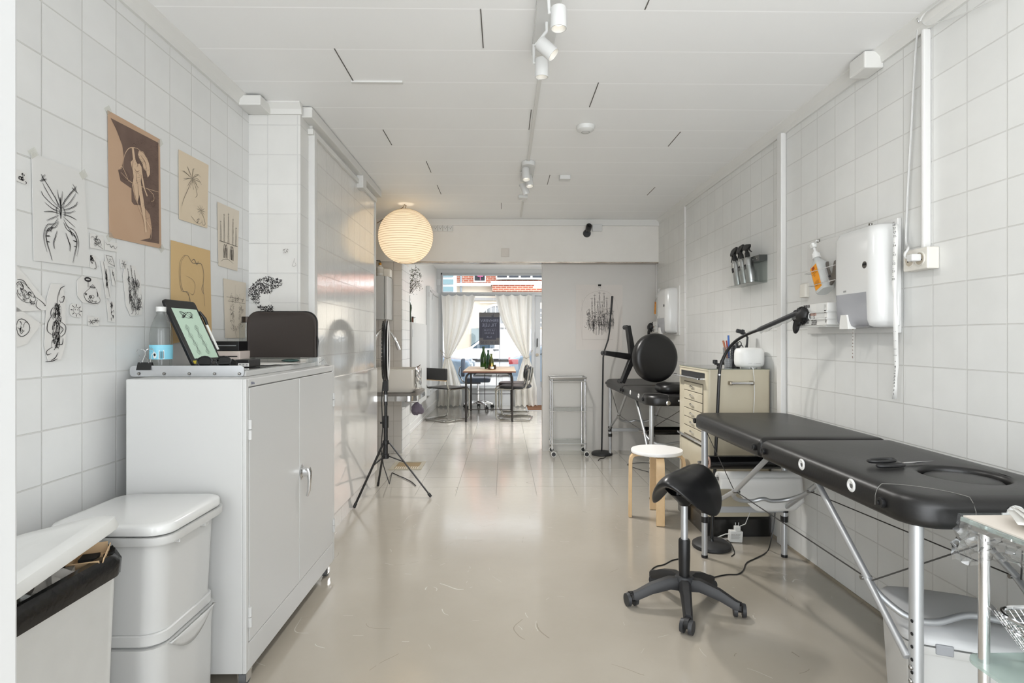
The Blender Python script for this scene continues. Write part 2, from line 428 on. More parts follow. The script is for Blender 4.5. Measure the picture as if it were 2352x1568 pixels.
# ledge under trunking, vertical strips
struct('trim_6', MB().box(-1.03, -1.0, 2.95, YG, 2.215, 2.245), WHITE, smooth=0, bevel=.003)
struct('trim_7', MB().box(-1.035, -.998, 2.968, 3.012, .0, 2.24), WSMOOTH, smooth=0, bevel=.004)
struct('trim_8', MB().box(-1.02, -1.008, YG - .012, YG + .006, .9, 2.24), WSMOOTH, smooth=0)
struct('trim_9', MB().box(XG - .005, XG + .012, 3.012, YG + .02, .103, .913), mat('gloss_panel', (216, 215, 211), .14, bump=(7, .08, .003), coat=.8), smooth=0, bevel=.002)
struct('trim_10', MB().box(XR - .03, XR, 3.065, 3.115, 0, HC - .05), WSMOOTH, smooth=0, bevel=.005)
a = P(1575, 560, X=XR); struct('trim_11', MB().box(XR - .012, XR, a.y, YB, .0, HC - .055), tilemat('tile_far_corner', (222, 221, 217), 'YZ', .15, (pr.y + .07, pr.z + .05), rough=.35), smooth=0)
a = P(1990, 190, X=1.5); struct('trim_12', MB().box(1.48, XR, a.y - .02, a.y + .085, 2.255, 2.325), WHITE, smooth=0, bevel=.006)
struct('trim_13', MB().box(-1.285, -1.175, 2.72, 2.845, 2.272, 2.322), WHITE, smooth=0, bevel=.006)
b = P(2113, 200, X=XR - .03); c = P(2140, 200, X=XR)
struct('trim_14', MB().box(XR - .03, XR, c.y, b.y, P(2125, 569, X=XR - .03).z, 2.275), WSMOOTH, smooth=0, bevel=.006)
# doorway the view is taken through
struct('trim_15', MB().box(-.80, P(43, 800, Y=.575).x, .45, .575, 0, HC), mat('door_jamb_paint', (196, 196, 195), .5), smooth=0, bevel=.004)
# ceiling cable run
ca = P(1238, 178, Z=HC); cb_ = P(1214, 366, Z=HC); cc = P(1201, 460, Z=HC); cd = P(1196, 497, Z=HC)
struct('trim_16', MB().box(ca.x - .006, ca.x + .012, ca.y, cb_.y, HC - .01, HC).box(cc.x - .008, cc.x + .01, cc.y, cd.y, HC - .01, HC), WHITE, smooth=0)
a = P(808, 188, Z=HC); b = P(926, 190, Z=HC); struct('trim_17', MB().box(a.x, b.x, a.y - .015, a.y + .005, HC - .008, HC), WSMOOTH, smooth=0)
a = P(1508, 605, Y=YQ); struct('trim_18', MB().cyl((a.x, YQ - .012, 1.17), (a.x, YQ - .012, 1.9), .011).cyl((a.x + .03, YQ - .01, 1.17), (a.x + .03, YQ - .01, 1.9), .008), WSMOOTH)
struct('baseboard_left', MB().box(-1.14, -1.125, 6.04, YW, 0, .11).box(-1.14, -1.118, 6.04, YW, 0, .04), WSMOOTH, smooth=0, bevel=.004)
# small floor edge strip along the right wall
struct('baseboard_right', MB().box(XR - .006, XR, -.9, YB, 0, .012), mat('floor_edge', (150, 140, 124), .7), smooth=0)

# shop front: window_1 and door_1
FR = mat('grey_frame', (176, 178, 180), .45); FRL = mat('pale_frame', (206, 208, 210), .45)
w = struct('window_1', MB().box(-1.075, -1.045, YW, YW + .1, .312, 2.262).box(.475, .53, YW - .02, YW + .12, 0, 1.9).box(-1.075, XR, YW - .01, YW + .1, 1.872, 1.93)
           .box(-1.075, XR, YW, YW + .1, 2.225, 2.262).box(-1.075, .475, YW, YW + .1, .312, .34).box(1.5, XR, YW, YW + .1, 0, 2.262), FR, smooth=0, bevel=.004)
MB().box(-1.045, .475, YW + .05, YW + .058, .34, 1.872).box(-1.045, XR, YW + .05, YW + .058, 1.93, 2.225).build('window_pane', WINGLASS, w, smooth=0)
MB().box(-1.075, .475, YW - .06, YW + .02, .295, .32).build('window_sill', FRL, w, smooth=0, bevel=.004)
d = struct('door_1', MB().box(.535, .625, YW + .01, YW + .055, .01, 1.868).box(1.35, 1.44, YW + .01, YW + .055, .01, 1.868).box(.625, 1.35, YW + .01, YW + .055, 1.76, 1.868).box(.625, 1.35, YW + .01, YW + .055, .01, .3), FR, smooth=0, bevel=.003)
MB().box(.625, 1.35, YW + .03, YW + .038, .3, 1.76).build('door_pane', WINGLASS, d, smooth=0)
MB().box(.565, .58, YW - .025, YW + .012, 1.0, 1.145).build('door_handle', BLACKM, d, smooth=0, bevel=.003)
MB().cyl((.572, YW - .005, .865), (.572, YW + .012, .865), .026).build('door_lock', mat('dull_brass', (150, 142, 128), .35, 1), d)
a = P(1008, 648, Y=YW); tag(MB().box(-1.14, -1.075, YW - .035, YW, a.z - .06, a.z + .05).build('window_bracket', FRL, smooth=0, bevel=.003), 'small grey metal bracket beside top left corner of shop window', 'bracket')

struct('wall_upper_sky_shield', MB().box(-9, 9, YW + .01, YW + .3, HC + .1, 11).box(-9, -1.3, YW + .01, YW + .3, -.2, HC + .1).box(1.7, 9, YW + .01, YW + .3, -.2, HC + .1).box(-9, 9, -.9, 9.5, 10.6, 10.9).box(-9, -8.8, -.9, 9.5, -.2, 10.6).box(8.8, 9, -.9, 9.5, -.2, 10.6).box(-9, 9, -.6, -.4, HC + .1, 10.6), mat('house_render', (214, 208, 198), .9), smooth=0)  # unseen house shell, added to keep the rear sky off the street facade
# ------------------------------------------------------------------ outside: street, facade, vehicles
struct('ground', MB().box(-14, 14, 9.86, 12, -.25, -.1).box(-14, 14, 12, 34, -.3, -.22), mat('asphalt', (168, 166, 162), .9, vary=(3, .5, (150, 148, 145))), smooth=0)
YF = 25.0
def FZ(v): return P(1150, v, Y=YF).z
def FX(u): return P(u, 700, Y=YF).x
BRICK = tilemat('red_brick', (178, 98, 72), 'XZ', .24, (0, 0), mortar=.012, mc=(206, 190, 174), rough=.9, bumpd=.004, pitch2=.085, shift=.5, c2=(160, 82, 60))
STONE = mat('facade_stone', (226, 214, 196), .9, vary=(2, .5, (214, 202, 184)))
RENDER = mat('white_render', (238, 237, 234), .8); DKGLASS = mat('dark_window', (52, 58, 66), .15)
fa = T('brick_building', 'red brick town house with stone ground floor across the street', 'building', (0, YF, -.22))
x0 = FX(1049)
MB().box(x0, 9, YF, YF + 1, FZ(653), 6.5).build('brick_wall', BRICK, fa, smooth=0)
za = FZ(697)
def arch(cx, hw, zb, zt, n=14): return [V((cx - hw, YF, zb))] + [V((cx - hw * cos(pi * i / n), YF, zt - hw + hw * sin(pi * i / n))) for i in range(n + 1)] + [V((cx + hw, YF, zb))]
MB().box(x0, 9, YF - .05, YF + .9, -.22, FZ(653)).build('stone_wall', STONE, fa, smooth=0)
MB().box(x0, FX(1128), YF - .28, YF, FZ(658), FZ(651)).box(FX(1128), 9, YF - .5, YF, FZ(656), FZ(648)).build('cornice', RENDER, fa, smooth=0)
MB().box(FX(1131), 9, YF - .45, YF - .05, FZ(670), FZ(656)).build('bay_base', BRICK, fa, smooth=0)
MB().box(x0, 9, YF - .12, YF, FZ(690), FZ(684)).build('string_course', mat('grey_stone', (168, 166, 164), .9), fa, smooth=0)
def win(u0, u1, v0, v1, n, dy=0):
    f = MB().box(FX(u0), FX(u1), YF - .1 - dy, YF + .02, FZ(v1), FZ(v0)).build('window', RENDER, fa, smooth=0)
    g = MB(); w = (u1 - u0) / n
    for i in range(n): g.box(FX(u0 + w * i + 2.3), FX(u0 + w * (i + 1) - 2.3), YF - .115 - dy, YF - .1 - dy, FZ(v1 - 3), FZ(v0))
    g.build('pane', DKGLASS, f, smooth=0)
win(1088, 1116, 610, 648, 1); win(1140, 1246, 608, 643, 4, .4); win(1262, 1300, 610, 648, 1)
ac = FX(1143); ah = FX(1188) - ac; zt = FZ(697)
f = MB().prism([p + V((0, -.1, 0)) for p in arch(ac, ah, -.2, zt)], (0, .12, 0)).build('arched_window', RENDER, fa, smooth=0)
MB().prism([p + V((0, -.12, 0)) for p in arch(ac, ah - .1, -.2, zt - .1)], (0, .03, 0)).build('pane', mat('arch_glass', (136, 138, 140), .3), f, smooth=0)
g = MB()
for i in range(1, 9): x = ac - ah + 2 * ah * i / 9; hh = sqrt(max(0, (ah - .1) ** 2 - (x - ac) ** 2)); g.box(x - .02, x + .02, YF - .15, YF - .11, .9, zt - ah + hh)
for i in range(5): z = zt - ah - 1.0 + i * .48; g.box(ac - ah + .1, ac + ah - .1, YF - .15, YF - .11, z - .02, z + .02)
g.box(ac - ah, ac + ah, YF - .2, YF - .1, FZ(752), FZ(745)); g.build('glazing_bar', RENDER, f, smooth=0)
MB().box(FX(1083), FX(1103), YF - .13, YF - .05, -.2, FZ(754)).build('shop_door', mat('green_grey_door', (132, 146, 148), .4), fa, smooth=0)
f = MB().box(FX(1236), FX(1260), YF - .12, YF - .04, FZ(752), FZ(706)).build('window', RENDER, fa, smooth=0)
g = MB()
for j in range(4): g.box(FX(1238.5), FX(1258), YF - .14, YF - .115, FZ(750 - j * 11), FZ(742 - j * 11))
g.build('pane', mat('arch_glass', (136, 138, 140), .3), f, smooth=0)
MB().cyl((FX(1059.5), YF - .15, FZ(672)), (FX(1059.5), YF - .15, 6), .05).build('drainpipe', mat('zinc', (150, 158, 164), .5, .3), fa)
MB().box(FX(1240), FX(1258), YF - .14, YF - .1, FZ(790), FZ(756)).build('shop_panel', mat('ochre_panel', (222, 200, 156), .7), fa, smooth=0)
g = MB().lathe([(.0, 0), (.12, 0), (.16, .1), (.16, .2), (.0, .26)], (FX(1104), YF - .32, FZ(637)), 12); g.cyl((FX(1104), YF - .32, FZ(645)), (FX(1104), YF - .32, FZ(636)), .015)
tag(g.build('table_lamp', mat('pink_lampshade', (214, 110, 160), .6)), 'pink lamp standing in the brick house window across the street', 'lamp')
gb = T('glass_building', 'pale glass office block left of the brick house', 'building', (-3, 22, -.22))
MB().box(-6, FX(1049) * 22 / YF - .1, 22, 23, -.22, 8).build('facade', mat('pale_concrete', (226, 228, 230), .8), gb, smooth=0)
g = MB()
for i in range(5): g.box(-6 + .2, P(1041, 0, Y=21.9).x, 21.93, 21.99, P(0, 668 - i * 17, Y=22).z, P(0, 657 - i * 17, Y=22).z)
g.build('window_band', mat('teal_glass', (120, 146, 152), .15), gb, smooth=0)

def body(secs, w):     # vehicle body: outline sections (x, zlow, zhigh) lofted across the width
    rings = []
    for y, s in ((-w / 2, .93), (-w / 2 + .12, 1), (w / 2 - .12, 1), (w / 2, .93)):
        zc = .62; rings.append([V((x, y, zc + (z - zc) * s)) for x, z in secs])
    return MB().loft(rings)
CARW = mat('white_car_paint', (232, 234, 237), .2, coat=.5); CARB = mat('blue_grey_car_paint', (150, 172, 194), .25, .2, coat=.5); TYRE = mat('tyre', (34, 34, 36), .8)
CGLASS = mat('car_glass', (66, 84, 98), .08)
def wheels(root, xs, w):
    for x in xs:
        for s in (-1, 1):
            o = MB().cyl((x, s * (w / 2 - .02), .32), (x, s * (w / 2 - .24), .32), .32, n=24).build('wheel', TYRE, root, local=True)
            MB().cyl((x, s * (w / 2 - .005), .32), (x, s * (w / 2 - .05), .32), .2, n=20).build('hubcap', STEEL, o, local=True)
van = T('van', 'white delivery van parked across the street behind the sign', 'van', (P(1083, 800, Y=19.5).x + .7, 20.4, -.22))
body([(-1.45, .3), (2.9, .3), (2.95, 1.6), (2.7, 1.7), (.1, 1.68), (-.75, 1.06), (-1.4, .9), (-1.52, .6)], 1.8).build('body', CARW, van, local=True, bevel=.05)
MB().prism([V((-.68, -.905, 1.02)), V((.1, -.905, 1.02)), V((.1, -.905, 1.52)), V((-.02, -.905, 1.52))], (0, .02, 0)).build('side_window', CGLASS, van, local=True, smooth=0)
MB().prism([V((-.72, -.7, 1.09)), V((-.72, .7, 1.09)), V((.02, .66, 1.63)), V((.02, -.66, 1.63))], (-.02, 0, .02)).build('windscreen', CGLASS, van, local=True, smooth=0)
MB().box(-1.2, 2.8, -.93, -.9, .55, .66).build('side_moulding', DARKP, van, local=True, smooth=0)
MB().box(.05, .25, -.935, -.905, .94, .99).build('door_handle', DARKP, van, local=True, smooth=0)
for x in (.27, 1.5): MB().box(x, x + .012, -.912, -.9, .35, 1.6).build('door_seam', DARKP, van, local=True, smooth=0)
wheels(van, (-.8, 2.2), 1.8)
MB().cbox((-1.45, -.55, .82), .1, .36, .16).build('headlight', mat('headlight', (220, 228, 234), .1), van, local=True, bevel=.03)
def car(label, loc, rz, rear):
    c = T('car', label, 'car', loc, rz)
    body([(-2.0, .3), (2.0, .3), (2.08, .6), (2.0, .85), (1.2, .95), (.55, 1.4), (-.9, 1.42), (-1.75, .98), (-2.05, .9), (-2.1, .55)], 1.7).build('body', CARB, c, local=True, bevel=.05)
    for sy in (-1, 1): MB().prism([V((1.1, sy * .86, .95)), V((.52, sy * .86, 1.34)), V((-.85, sy * .86, 1.36)), V((-1.4, sy * .86, .98))], (0, -sy * .02, 0)).build('side_window', CGLASS, c, local=True, smooth=0)
    MB().prism([V((1.2, -.7, .97)), V((1.2, .7, .97)), V((.6, .64, 1.38)), V((.6, -.64, 1.38))], (.02, 0, .02)).build('windscreen', CGLASS, c, local=True, smooth=0)
    wheels(c, (-1.3, 1.35), 1.7)
    for s in (-1, 1):
        MB().cbox((1.98, s * .62, .72), .2, .36, .14).build('headlight', mat('headlight', (220, 228, 234), .1), c, local=True, bevel=.03)
        MB().cbox((-1.98, s * .66, .82), .22, .4, .12).build('tail_light', mat('tail_light', (206, 66, 74), .2), c, local=True, bevel=.02)
    return c
car('blue grey car whose headlight shows beside the left curtain', (P(1078, 800, Y=13).x - 2.02, 13.85, -.22), 0, 0)
car('blue grey car whose red tail light shows beside the right curtain', (P(1170, 800, Y=13).x + 2.08, 13.85, -.22), 0, 1)

# ------------------------------------------------------------------ camera, light
cam = bpy.data.cameras.new('camera'); cam.lens = F / 2352 * 36; cam.sensor_width = 36; cam.shift_y = -(784 - HY) / 2352; cam.clip_start = .02
co = bpy.data.objects.new('camera', cam); COL.objects.link(co); co.location = EYE; co.rotation_euler = (pi / 2, 0, -YAW); SC.camera = co
SKYB, SKYF = 4.2, 1.5     # sky made brighter behind the camera to light the room, softer over the street
W = bpy.data.worlds.new('daylight'); SC.world = W; W.use_nodes = True
bg = W.node_tree.nodes['Background']; bg.inputs[0].default_value = (.93, .965, 1.0, 1)
wt = NT(W); wg = wt.new('ShaderNodeTexCoord'); ws = wt.new('ShaderNodeSeparateXYZ'); wt.link(wg.outputs['Generated'], ws.inputs[0])
wr = wt.new('ShaderNodeMapRange'); wt.link(ws.outputs[1], wr.inputs[0])
for i, x in ((1, -.55), (2, .1), (3, SKYB), (4, SKYF)): wr.inputs[i].default_value = x
wt.link(wr.outputs[0], bg.inputs[1])
SC.cycles.transparent_max_bounces = 24
SC.view_settings.view_transform = 'Standard'; SC.view_settings.look = 'None'; SC.view_settings.exposure = .5; SC.view_settings.gamma = 1
# ================================================================== LEFT SIDE
# ------------------------------------------------------------------ steel cabinet
CABW = mat('cabinet_lacquer', (190, 190, 188), .34, bump=(90, .04, .001)); GAP = mat('gap_shadow', (70, 68, 66), .8)
cx0, cx1, cy0, cy1, cz0, cz1 = -1.214, -.83, 1.815, 2.757, .062, 1.013
cab = T('storage_cabinet', 'white steel storage cabinet on castors with two doors and a chrome lever handle', 'cabinet', (-1.02, 2.28, 0))
MB().box(cx0, cx1 - .012, cy0, cy1, cz0, cz1).box(cx1 - .013, cx1, cy0, cy0 + .02, cz0, cz1).box(cx1 - .013, cx1, cy1 - .025, cy1, cz0, cz1).box(cx1 - .013, cx1, cy0 + .02, cy1 - .025, .986, cz1).box(cx1 - .013, cx1, cy0 + .02, cy1 - .025, cz0, .152).build('body', CABW, cab, smooth=0, bevel=.003)
dm = 2.284
d1 = MB().box(cx1 - .014, cx1 + .001, cy0 + .023, dm - .0015, .156, .983).build('door', CABW, cab, smooth=0, bevel=.002)
d2 = MB().box(cx1 - .014, cx1 + .001, dm + .0015, cy1 - .028, .156, .983).build('door', CABW, cab, smooth=0, bevel=.002)
hb = MB().lathe([(.0, 0), (.022, 0), (.022, .004), (.014, .01), (.012, .03), (.0, .031)], (0, 0, 0), 20, M4.Translation((cx1, 2.305, .598)) @ M4.Rotation(pi / 2, 4, 'Y') @ M4.Diagonal((1.5, .9, 1, 1)))
hb.tube([(cx1 + .026, 2.305, .612), (cx1 + .032, 2.306, .598), (cx1 + .033, 2.308, .56), (cx1 + .03, 2.31, .52), (cx1 + .022, 2.312, .497)], [.013, .012, .008, .007, .005], 10)
hb.build('handle', CHROME, d2)
for y, z in ((cy0 + .021, .845), (cy0 + .021, .235), (cy1 - .026, .845), (cy1 - .026, .235)):
    MB().cyl((cx1 + .003, y, z - .03), (cx1 + .003, y, z + .001), .007, n=10).cyl((cx1 + .003, y, z + .003), (cx1 + .003, y, z + .034), .007, n=10).build('hinge', CABW, cab)
MB().text('Blika', (cx1 + .0012, cy0 + .035, .993), (0, 1, 0), UP, .013).build('maker_mark', mat('blue_print', (40, 60, 110), .6), cab, smooth=0)
for x, y in ((cx1 - .03, cy0 + .05), (cx1 - .03, cy1 - .05), (cx0 + .03, cy0 + .05), (cx0 + .03, cy1 - .05)):
    c = MB().cyl((x, y, .052), (x, y, .064), .026).box(x - .016, x - .012, y - .012, y + .02, .015, .054).box(x + .012, x + .016, y - .012, y + .02, .015, .054).build('castor', CHROME, cab)
    MB().cyl((x - .011, y + .008, .024), (x + .011, y + .008, .024), .024, n=20).build('wheel', RUBBER, c)

# ------------------------------------------------------------------ light box on the cabinet
LZ = 1.036
lb = T('light_box', 'flat white light box with a glass top and screwed metal rail on the cabinet', 'light box', (-1.08, 2.28, 1.013))
MB().box(-1.262, -.882, 1.928, 2.63, 1.0135, LZ - .004).build('body', CABW, lb, smooth=0, bevel=.002)
MB().box(-1.262, -.884, 1.93, 2.628, LZ - .004, LZ).build('glass_top', clear('sheet_glass', (222, 230, 226), 1.6, .03, .45, (206, 208, 204)), lb, smooth=0)
pts = rr(-1.079, 0, .193, .0185, .012, 0, 4)
rail = MB().prism([V((p.x, 1.922, 1.0325 + p.y)) for p in pts], (0, .004, 0)).build('metal_rail', ALU, lb, smooth=0)
for u in (318, 376, 434, 492, 549): q = P(u, 858, Y=1.92); MB().lathe([(0, 0), (.0052, 0), (.004, .0025), (0, .003)], q, 12, M4.Rotation(pi / 2, 4, 'X')).build('screw', SCREW, rail)
def clip(name, label, loc, rz, s=1.0, sx=1.0):
    t = T(name, label, 'clip', loc, rz); w = .024 * s
    MB().prism([V((-w, -.012 * s, .0)), V((-w, .012 * s, .0)), V((-w, .0025 * s, .026 * s)), V((-w, -.0025 * s, .026 * s))], (2 * w, 0, 0)).build('clip_body', BLACKM, t, local=True, smooth=0)
    for sy in (-1, 1):
        MB().tube([(-.014 * s, sy * .003 * s, .024 * s), (-.011 * s, sy * .016 * s, .05 * s), (-.016 * s, sy * .022 * s, .062 * s), (-.008 * s, sy * .026 * s, .071 * s), (.008 * s, sy * .026 * s, .071 * s), (.016 * s, sy * .022 * s, .062 * s), (.011 * s, sy * .016 * s, .05 * s), (.014 * s, sy * .003 * s, .024 * s)], .0011 * s, 6).build('wire_lever', CHROME, t, local=True)
    return t
q = P(326, 853, Y=1.91); c = clip('binder_clip', 'black binder clip with silver wire levers at the left end of the light box rail', (q.x, 1.928, LZ + .001), 0); c.location.z = LZ + .0005

def bottle(name, label, cat, loc, prof, m, group=None, n=24):
    t = T(name, label, cat, loc, 0, group); MB().lathe(prof, (0, 0, 0), n).build('bottle_body', m, t, local=True); return t
q = P(370, 838, Y=2.0)
wb = bottle('water_bottle', 'clear plastic water bottle with a light blue label on the light box', 'bottle', (q.x, 2.0, LZ + .001),
            [(0, 0), (.027, 0), (.034, .006), (.035, .03), (.034, .034), (.035, .085), (.0358, .1), (.0352, .122), (.031, .15), (.02, .18), (.0135, .192), (.0135, .2), (.0, .2)], ACRYL)
MB().lathe([(.0363, .034), (.0363, .084)], (0, 0, 0), 28).build('label', mat('blue_label', (128, 196, 216), .5), wb, local=True)
MB().lathe([(0, .219), (.0155, .219), (.016, .216), (.016, .202), (.0, .202)], (0, 0, 0), 24).build('cap', PLASTW, wb, local=True)
lg = MB()
def onb(a, z, r=.0367): return V((r * sin(a), -r * cos(a), z))
for i in range(7): lg.add([onb(.42 + i * .05, .037), onb(.42 + i * .05 + (.018 if i % 3 else .032), .037), onb(.42 + i * .05 + (.018 if i % 3 else .032), .062), onb(.42 + i * .05, .062)], [(0, 1, 2, 3)])
for j in range(3): lg.add([onb(-.75, .075 - j * .006), onb(-.35, .075 - j * .006), onb(-.35, .0735 - j * .006), onb(-.75, .0735 - j * .006)], [(0, 1, 2, 3)])
lg.build('label_print', INK, wb, local=True, smooth=0)
MB().add([onb(.36, .035), onb(.8, .035), onb(.8, .066), onb(.36, .066)], [(0, 1, 2, 3)]).add([onb(-.05 + .17 * cos(a * pi / 6) + .05, .048 + .011 * sin(a * pi / 6)) for a in range(12)], [tuple(range(12))]).build('label_patch', PAPERW, wb, local=True, smooth=0)
MB().add([onb(-.0 + .1 * cos(a * pi / 6), .05 + .005 * sin(a * pi / 6), .0369) for a in range(12)], [tuple(range(12))]).build('label_emblem', INK, wb, local=True, smooth=0)

# pen display leaning against the wall
e0 = V((-1.13, 2.06, LZ + .008)); ey = V((.012, .185, 0)); ez = (P(378.7, 693, Y=2.06) - e0); ez = V((-.112, .0, .245)); en = ey.cross(ez).normalized()
if en.x < 0: en = -en
td = T('drawing_tablet', 'black drawing tablet showing line art on a pale green screen leaning on wall', 'tablet', (e0.x, 2.15, LZ))
def tq(s, t, d=0): return e0 + ey * s + ez * t + en * d
def slab(o, s0, s1, t0, t1, d0, d1, r=.0):
    k = rr((s0 + s1) / 2, (t0 + t1) / 2, (s1 - s0) / 2, (t1 - t0) / 2, r, 0, 4)
    return o.prism([tq(p.x, p.y, d0) for p in k], en * (d1 - d0))
slab(MB(), 0, 1, 0, 1, -.012, 0, .06).build('tablet_body', BLACKP, td, smooth=0, bevel=.002)
slab(MB(), .115, .93, .105, .87, 0, .0008).build('screen', mat('lit_screen', (166, 190, 172), .15, emit=((168, 186, 170), .28)), td, smooth=0)
slab(MB(), .03, .3, .03, .075, 0, .0008).build('sticker', mat('yellow_sticker', (206, 186, 40), .5), td, smooth=0)
tk = MB(); rnd = random.Random(4)
for cxs in (.33, .64):
    for i in range(26):
        t0 = .17 + i * .0175; w0 = .05 + .035 * sin(i * .9); cc = cxs + .02 * sin(i * .25)
        tk.strip([tq(cc - w0 + k * w0 / 3, t0 + .014 * sin(k * 1.9 + i), .0014) for k in range(7)], .0011, en)
for i in range(16): tk.strip([tq(.5 + .22 * cos(k * .5 + i * .7) * (1 - k * .05), .77 + .05 * sin(k * .7 + i), .0014) for k in range(9)], .0011, en)
tk.build('screen_drawing', INK, td, smooth=0)
MB().tube([tq(1.02, .22, .004), tq(1.02, .62, .004)], .0045, 8).build('stylus', PAPERW, td)
MB().tube([tq(1.03, .62, .004), tq(1.05, .72, .004), tq(1.0, .84, .002)], [.006, .007, .004], 8).build('pen_loop', BLACKP, td)

# sunglasses
sg = T('sunglasses', 'black sunglasses folded in front of the drawing tablet', 'glasses', (-1.05, 1.975, LZ))
for i, x in enumerate((-1.045, -.985)):
    k = [V((x + .026 * cos(a * pi / 8) * (1.05 if sin(a * pi / 8) > 0 else .9), 1.972 + .012 * i, LZ + .024 + .021 * sin(a * pi / 8))) for a in range(16)]
    MB().tube(k, .0026, 6, closed=True).build('rim', BLACKP, sg)
    MB().prism(k, (0, .002, 0)).build('lens', clear('dark_lens', (70, 72, 74), 1.5, .03), sg, smooth=0)
MB().tube([(-1.022, 1.974, LZ + .03), (-1.015, 1.975, LZ + .034), (-1.008, 1.978, LZ + .03)], .0025, 6).build('bridge', BLACKP, sg)
MB().tube([(-1.072, 1.974, LZ + .034), (-1.08, 1.985, LZ + .036), (-1.06, 2.03, LZ + .012), (-1.0, 2.055, LZ + .006)], .003, 6).build('temple', BLACKP, sg)
MB().tube([(-.958, 1.986, LZ + .034), (-.953, 1.995, LZ + .03), (-.97, 2.05, LZ + .008), (-1.03, 2.07, LZ + .005)], .003, 6).build('temple', BLACKP, sg)
# small boxes
def carton(name, label, x0, x1, y0, y1, z0, hh, m, slot):
    t = T(name, label, 'box', ((x0 + x1) / 2, (y0 + y1) / 2, z0)); MB().box(x0, x1, y0, y1, z0, z0 + hh).build('carton', m, t, smooth=0, bevel=.002)
    MB().box(x0 + (x1 - x0) * .25, x1 - (x1 - x0) * .08, y0 - .0012, y0 + .004, z0 + hh * .52, z0 + hh * .6).build('slot', slot, t, smooth=0); return t
carton('card_box', 'pale pink slotted box under a black box beside the drawing tablet', -1.283, -1.142, 2.44, 2.54, LZ + .001, .052, mat('pale_pink_card', (226, 212, 204), .6), HOLE)
carton('card_box', 'black slotted box stacked on the pale pink box', -1.285, -1.15, 2.445, 2.535, LZ + .0535, .042, BLACKP, STEEL)
bx = T('card_box', 'low black box with white printed end lying on the light box', 'box', (-1.0, 2.06, LZ)); q = P(529, 840, Y=2.1); q2 = P(572, 840, Y=2.1)
MB().box(q.x, q2.x - .001, 2.1, 2.2, LZ + .001, LZ + .028).build('carton', BLACKP, bx, smooth=0, bevel=.002)
MB().box(q2.x - .04, q2.x, 2.0985, 2.1, LZ + .003, LZ + .016).build('label', PAPERW, bx, smooth=0)
g = MB()
for j in range(2):
    for i in range(3): g.box(q2.x - .036 + i * .012, q2.x - .028 + i * .012, 2.0978, 2.0985, LZ + .005 + j * .006, LZ + .0065 + j * .006)
g.build('label_print', INK, bx, smooth=0)
# tall glass bottle
q = P(568, 830, Y=2.598)
gb_ = bottle('glass_bottle', 'tall empty clear glass bottle with a dark cap beside the laptop sleeve', 'bottle', (q.x, 2.598, LZ + .001),
             [(0, 0), (.031, 0), (.034, .004), (.034, .155), (.03, .17), (.026, .174), (.026, .18), (0, .18)], ACRYL)
MB().lathe([(0, .207), (.024, .207), (.0245, .204), (.0245, .18), (0, .18)], (0, 0, 0), 24).build('cap', mat('dark_bronze', (62, 56, 50), .3, .7), gb_, local=True)
# acrylic riser and laptop sleeve
ar = MB().box(-1.152, -.862, 2.46, 2.6, LZ + .018, LZ + .021).box(-1.152, -1.149, 2.46, 2.6, LZ + .001, LZ + .018).box(-.865, -.862, 2.46, 2.6, LZ + .001, LZ + .018)
tag(ar.build('acrylic_stand', ACRYL, smooth=0), 'low clear acrylic riser under the dark laptop sleeve', 'stand')
dm_ = MB().ball((-.955, 2.52, LZ + .009), .04, .03, .0075, 8); tag(dm_.build('glass_dish', clear('teal_glass_clear', (150, 176, 172), 1.2, .05, .3, (130, 160, 158))), 'flat greenish glass dish under the acrylic riser', 'dish')
ls = T('laptop_sleeve', 'dark brown zipped laptop sleeve standing upright on acrylic riser', 'laptop sleeve', (-1.0, 2.55, LZ + .021))
SL = mat('sleeve_fabric', (52, 45, 41), .75, bump=(220, .2, .001))
k = [V((x, 0, z)) for x, z in ((-1.157, 1.0605), (-.848, 1.0605), (-.843, 1.18), (-.846, 1.225))]
def sleeve_ring(y, inset):
    out = []
    x0, x1, z0, z1 = -1.155 + inset, -.845 - inset, LZ + .0225 + inset * .3, LZ + .022 + .205 - inset
    for cxr, czr, a0, rad in ((x1, z0, -90, .004), (x1, z1, 0, .05), (x0, z1, 90, .05), (x0, z0, 180, .004)):
        for i in range(8):
            a = R(a0 + 90 * i / 7); sx = 1 if cxr == x1 else -1; sz = 1 if czr == z1 else -1
            out.append(V((cxr - sx * rad + rad * cos(a), y, czr - sz * rad + rad * sin(a))))
    return out
MB().loft([sleeve_ring(2.535, .012), sleeve_ring(2.53, .006), sleeve_ring(2.532, .0), sleeve_ring(2.556, 0), sleeve_ring(2.56, .008)]).build('sleeve_body', SL, ls, smooth=50)
zr = sleeve_ring(2.545, -.0015)
MB().tube(zr[8:24] + [zr[24]], .0035, 6).tube([zr[7], zr[8]], .0035, 6).build('zip', BLACKP, ls)
MB().tube([(-.842, 2.54, LZ + .12), (-.838, 2.535, LZ + .095), (-.84, 2.535, LZ + .06)], [.003, .005, .003], 6).build('zip_pull', BLACKM, ls)
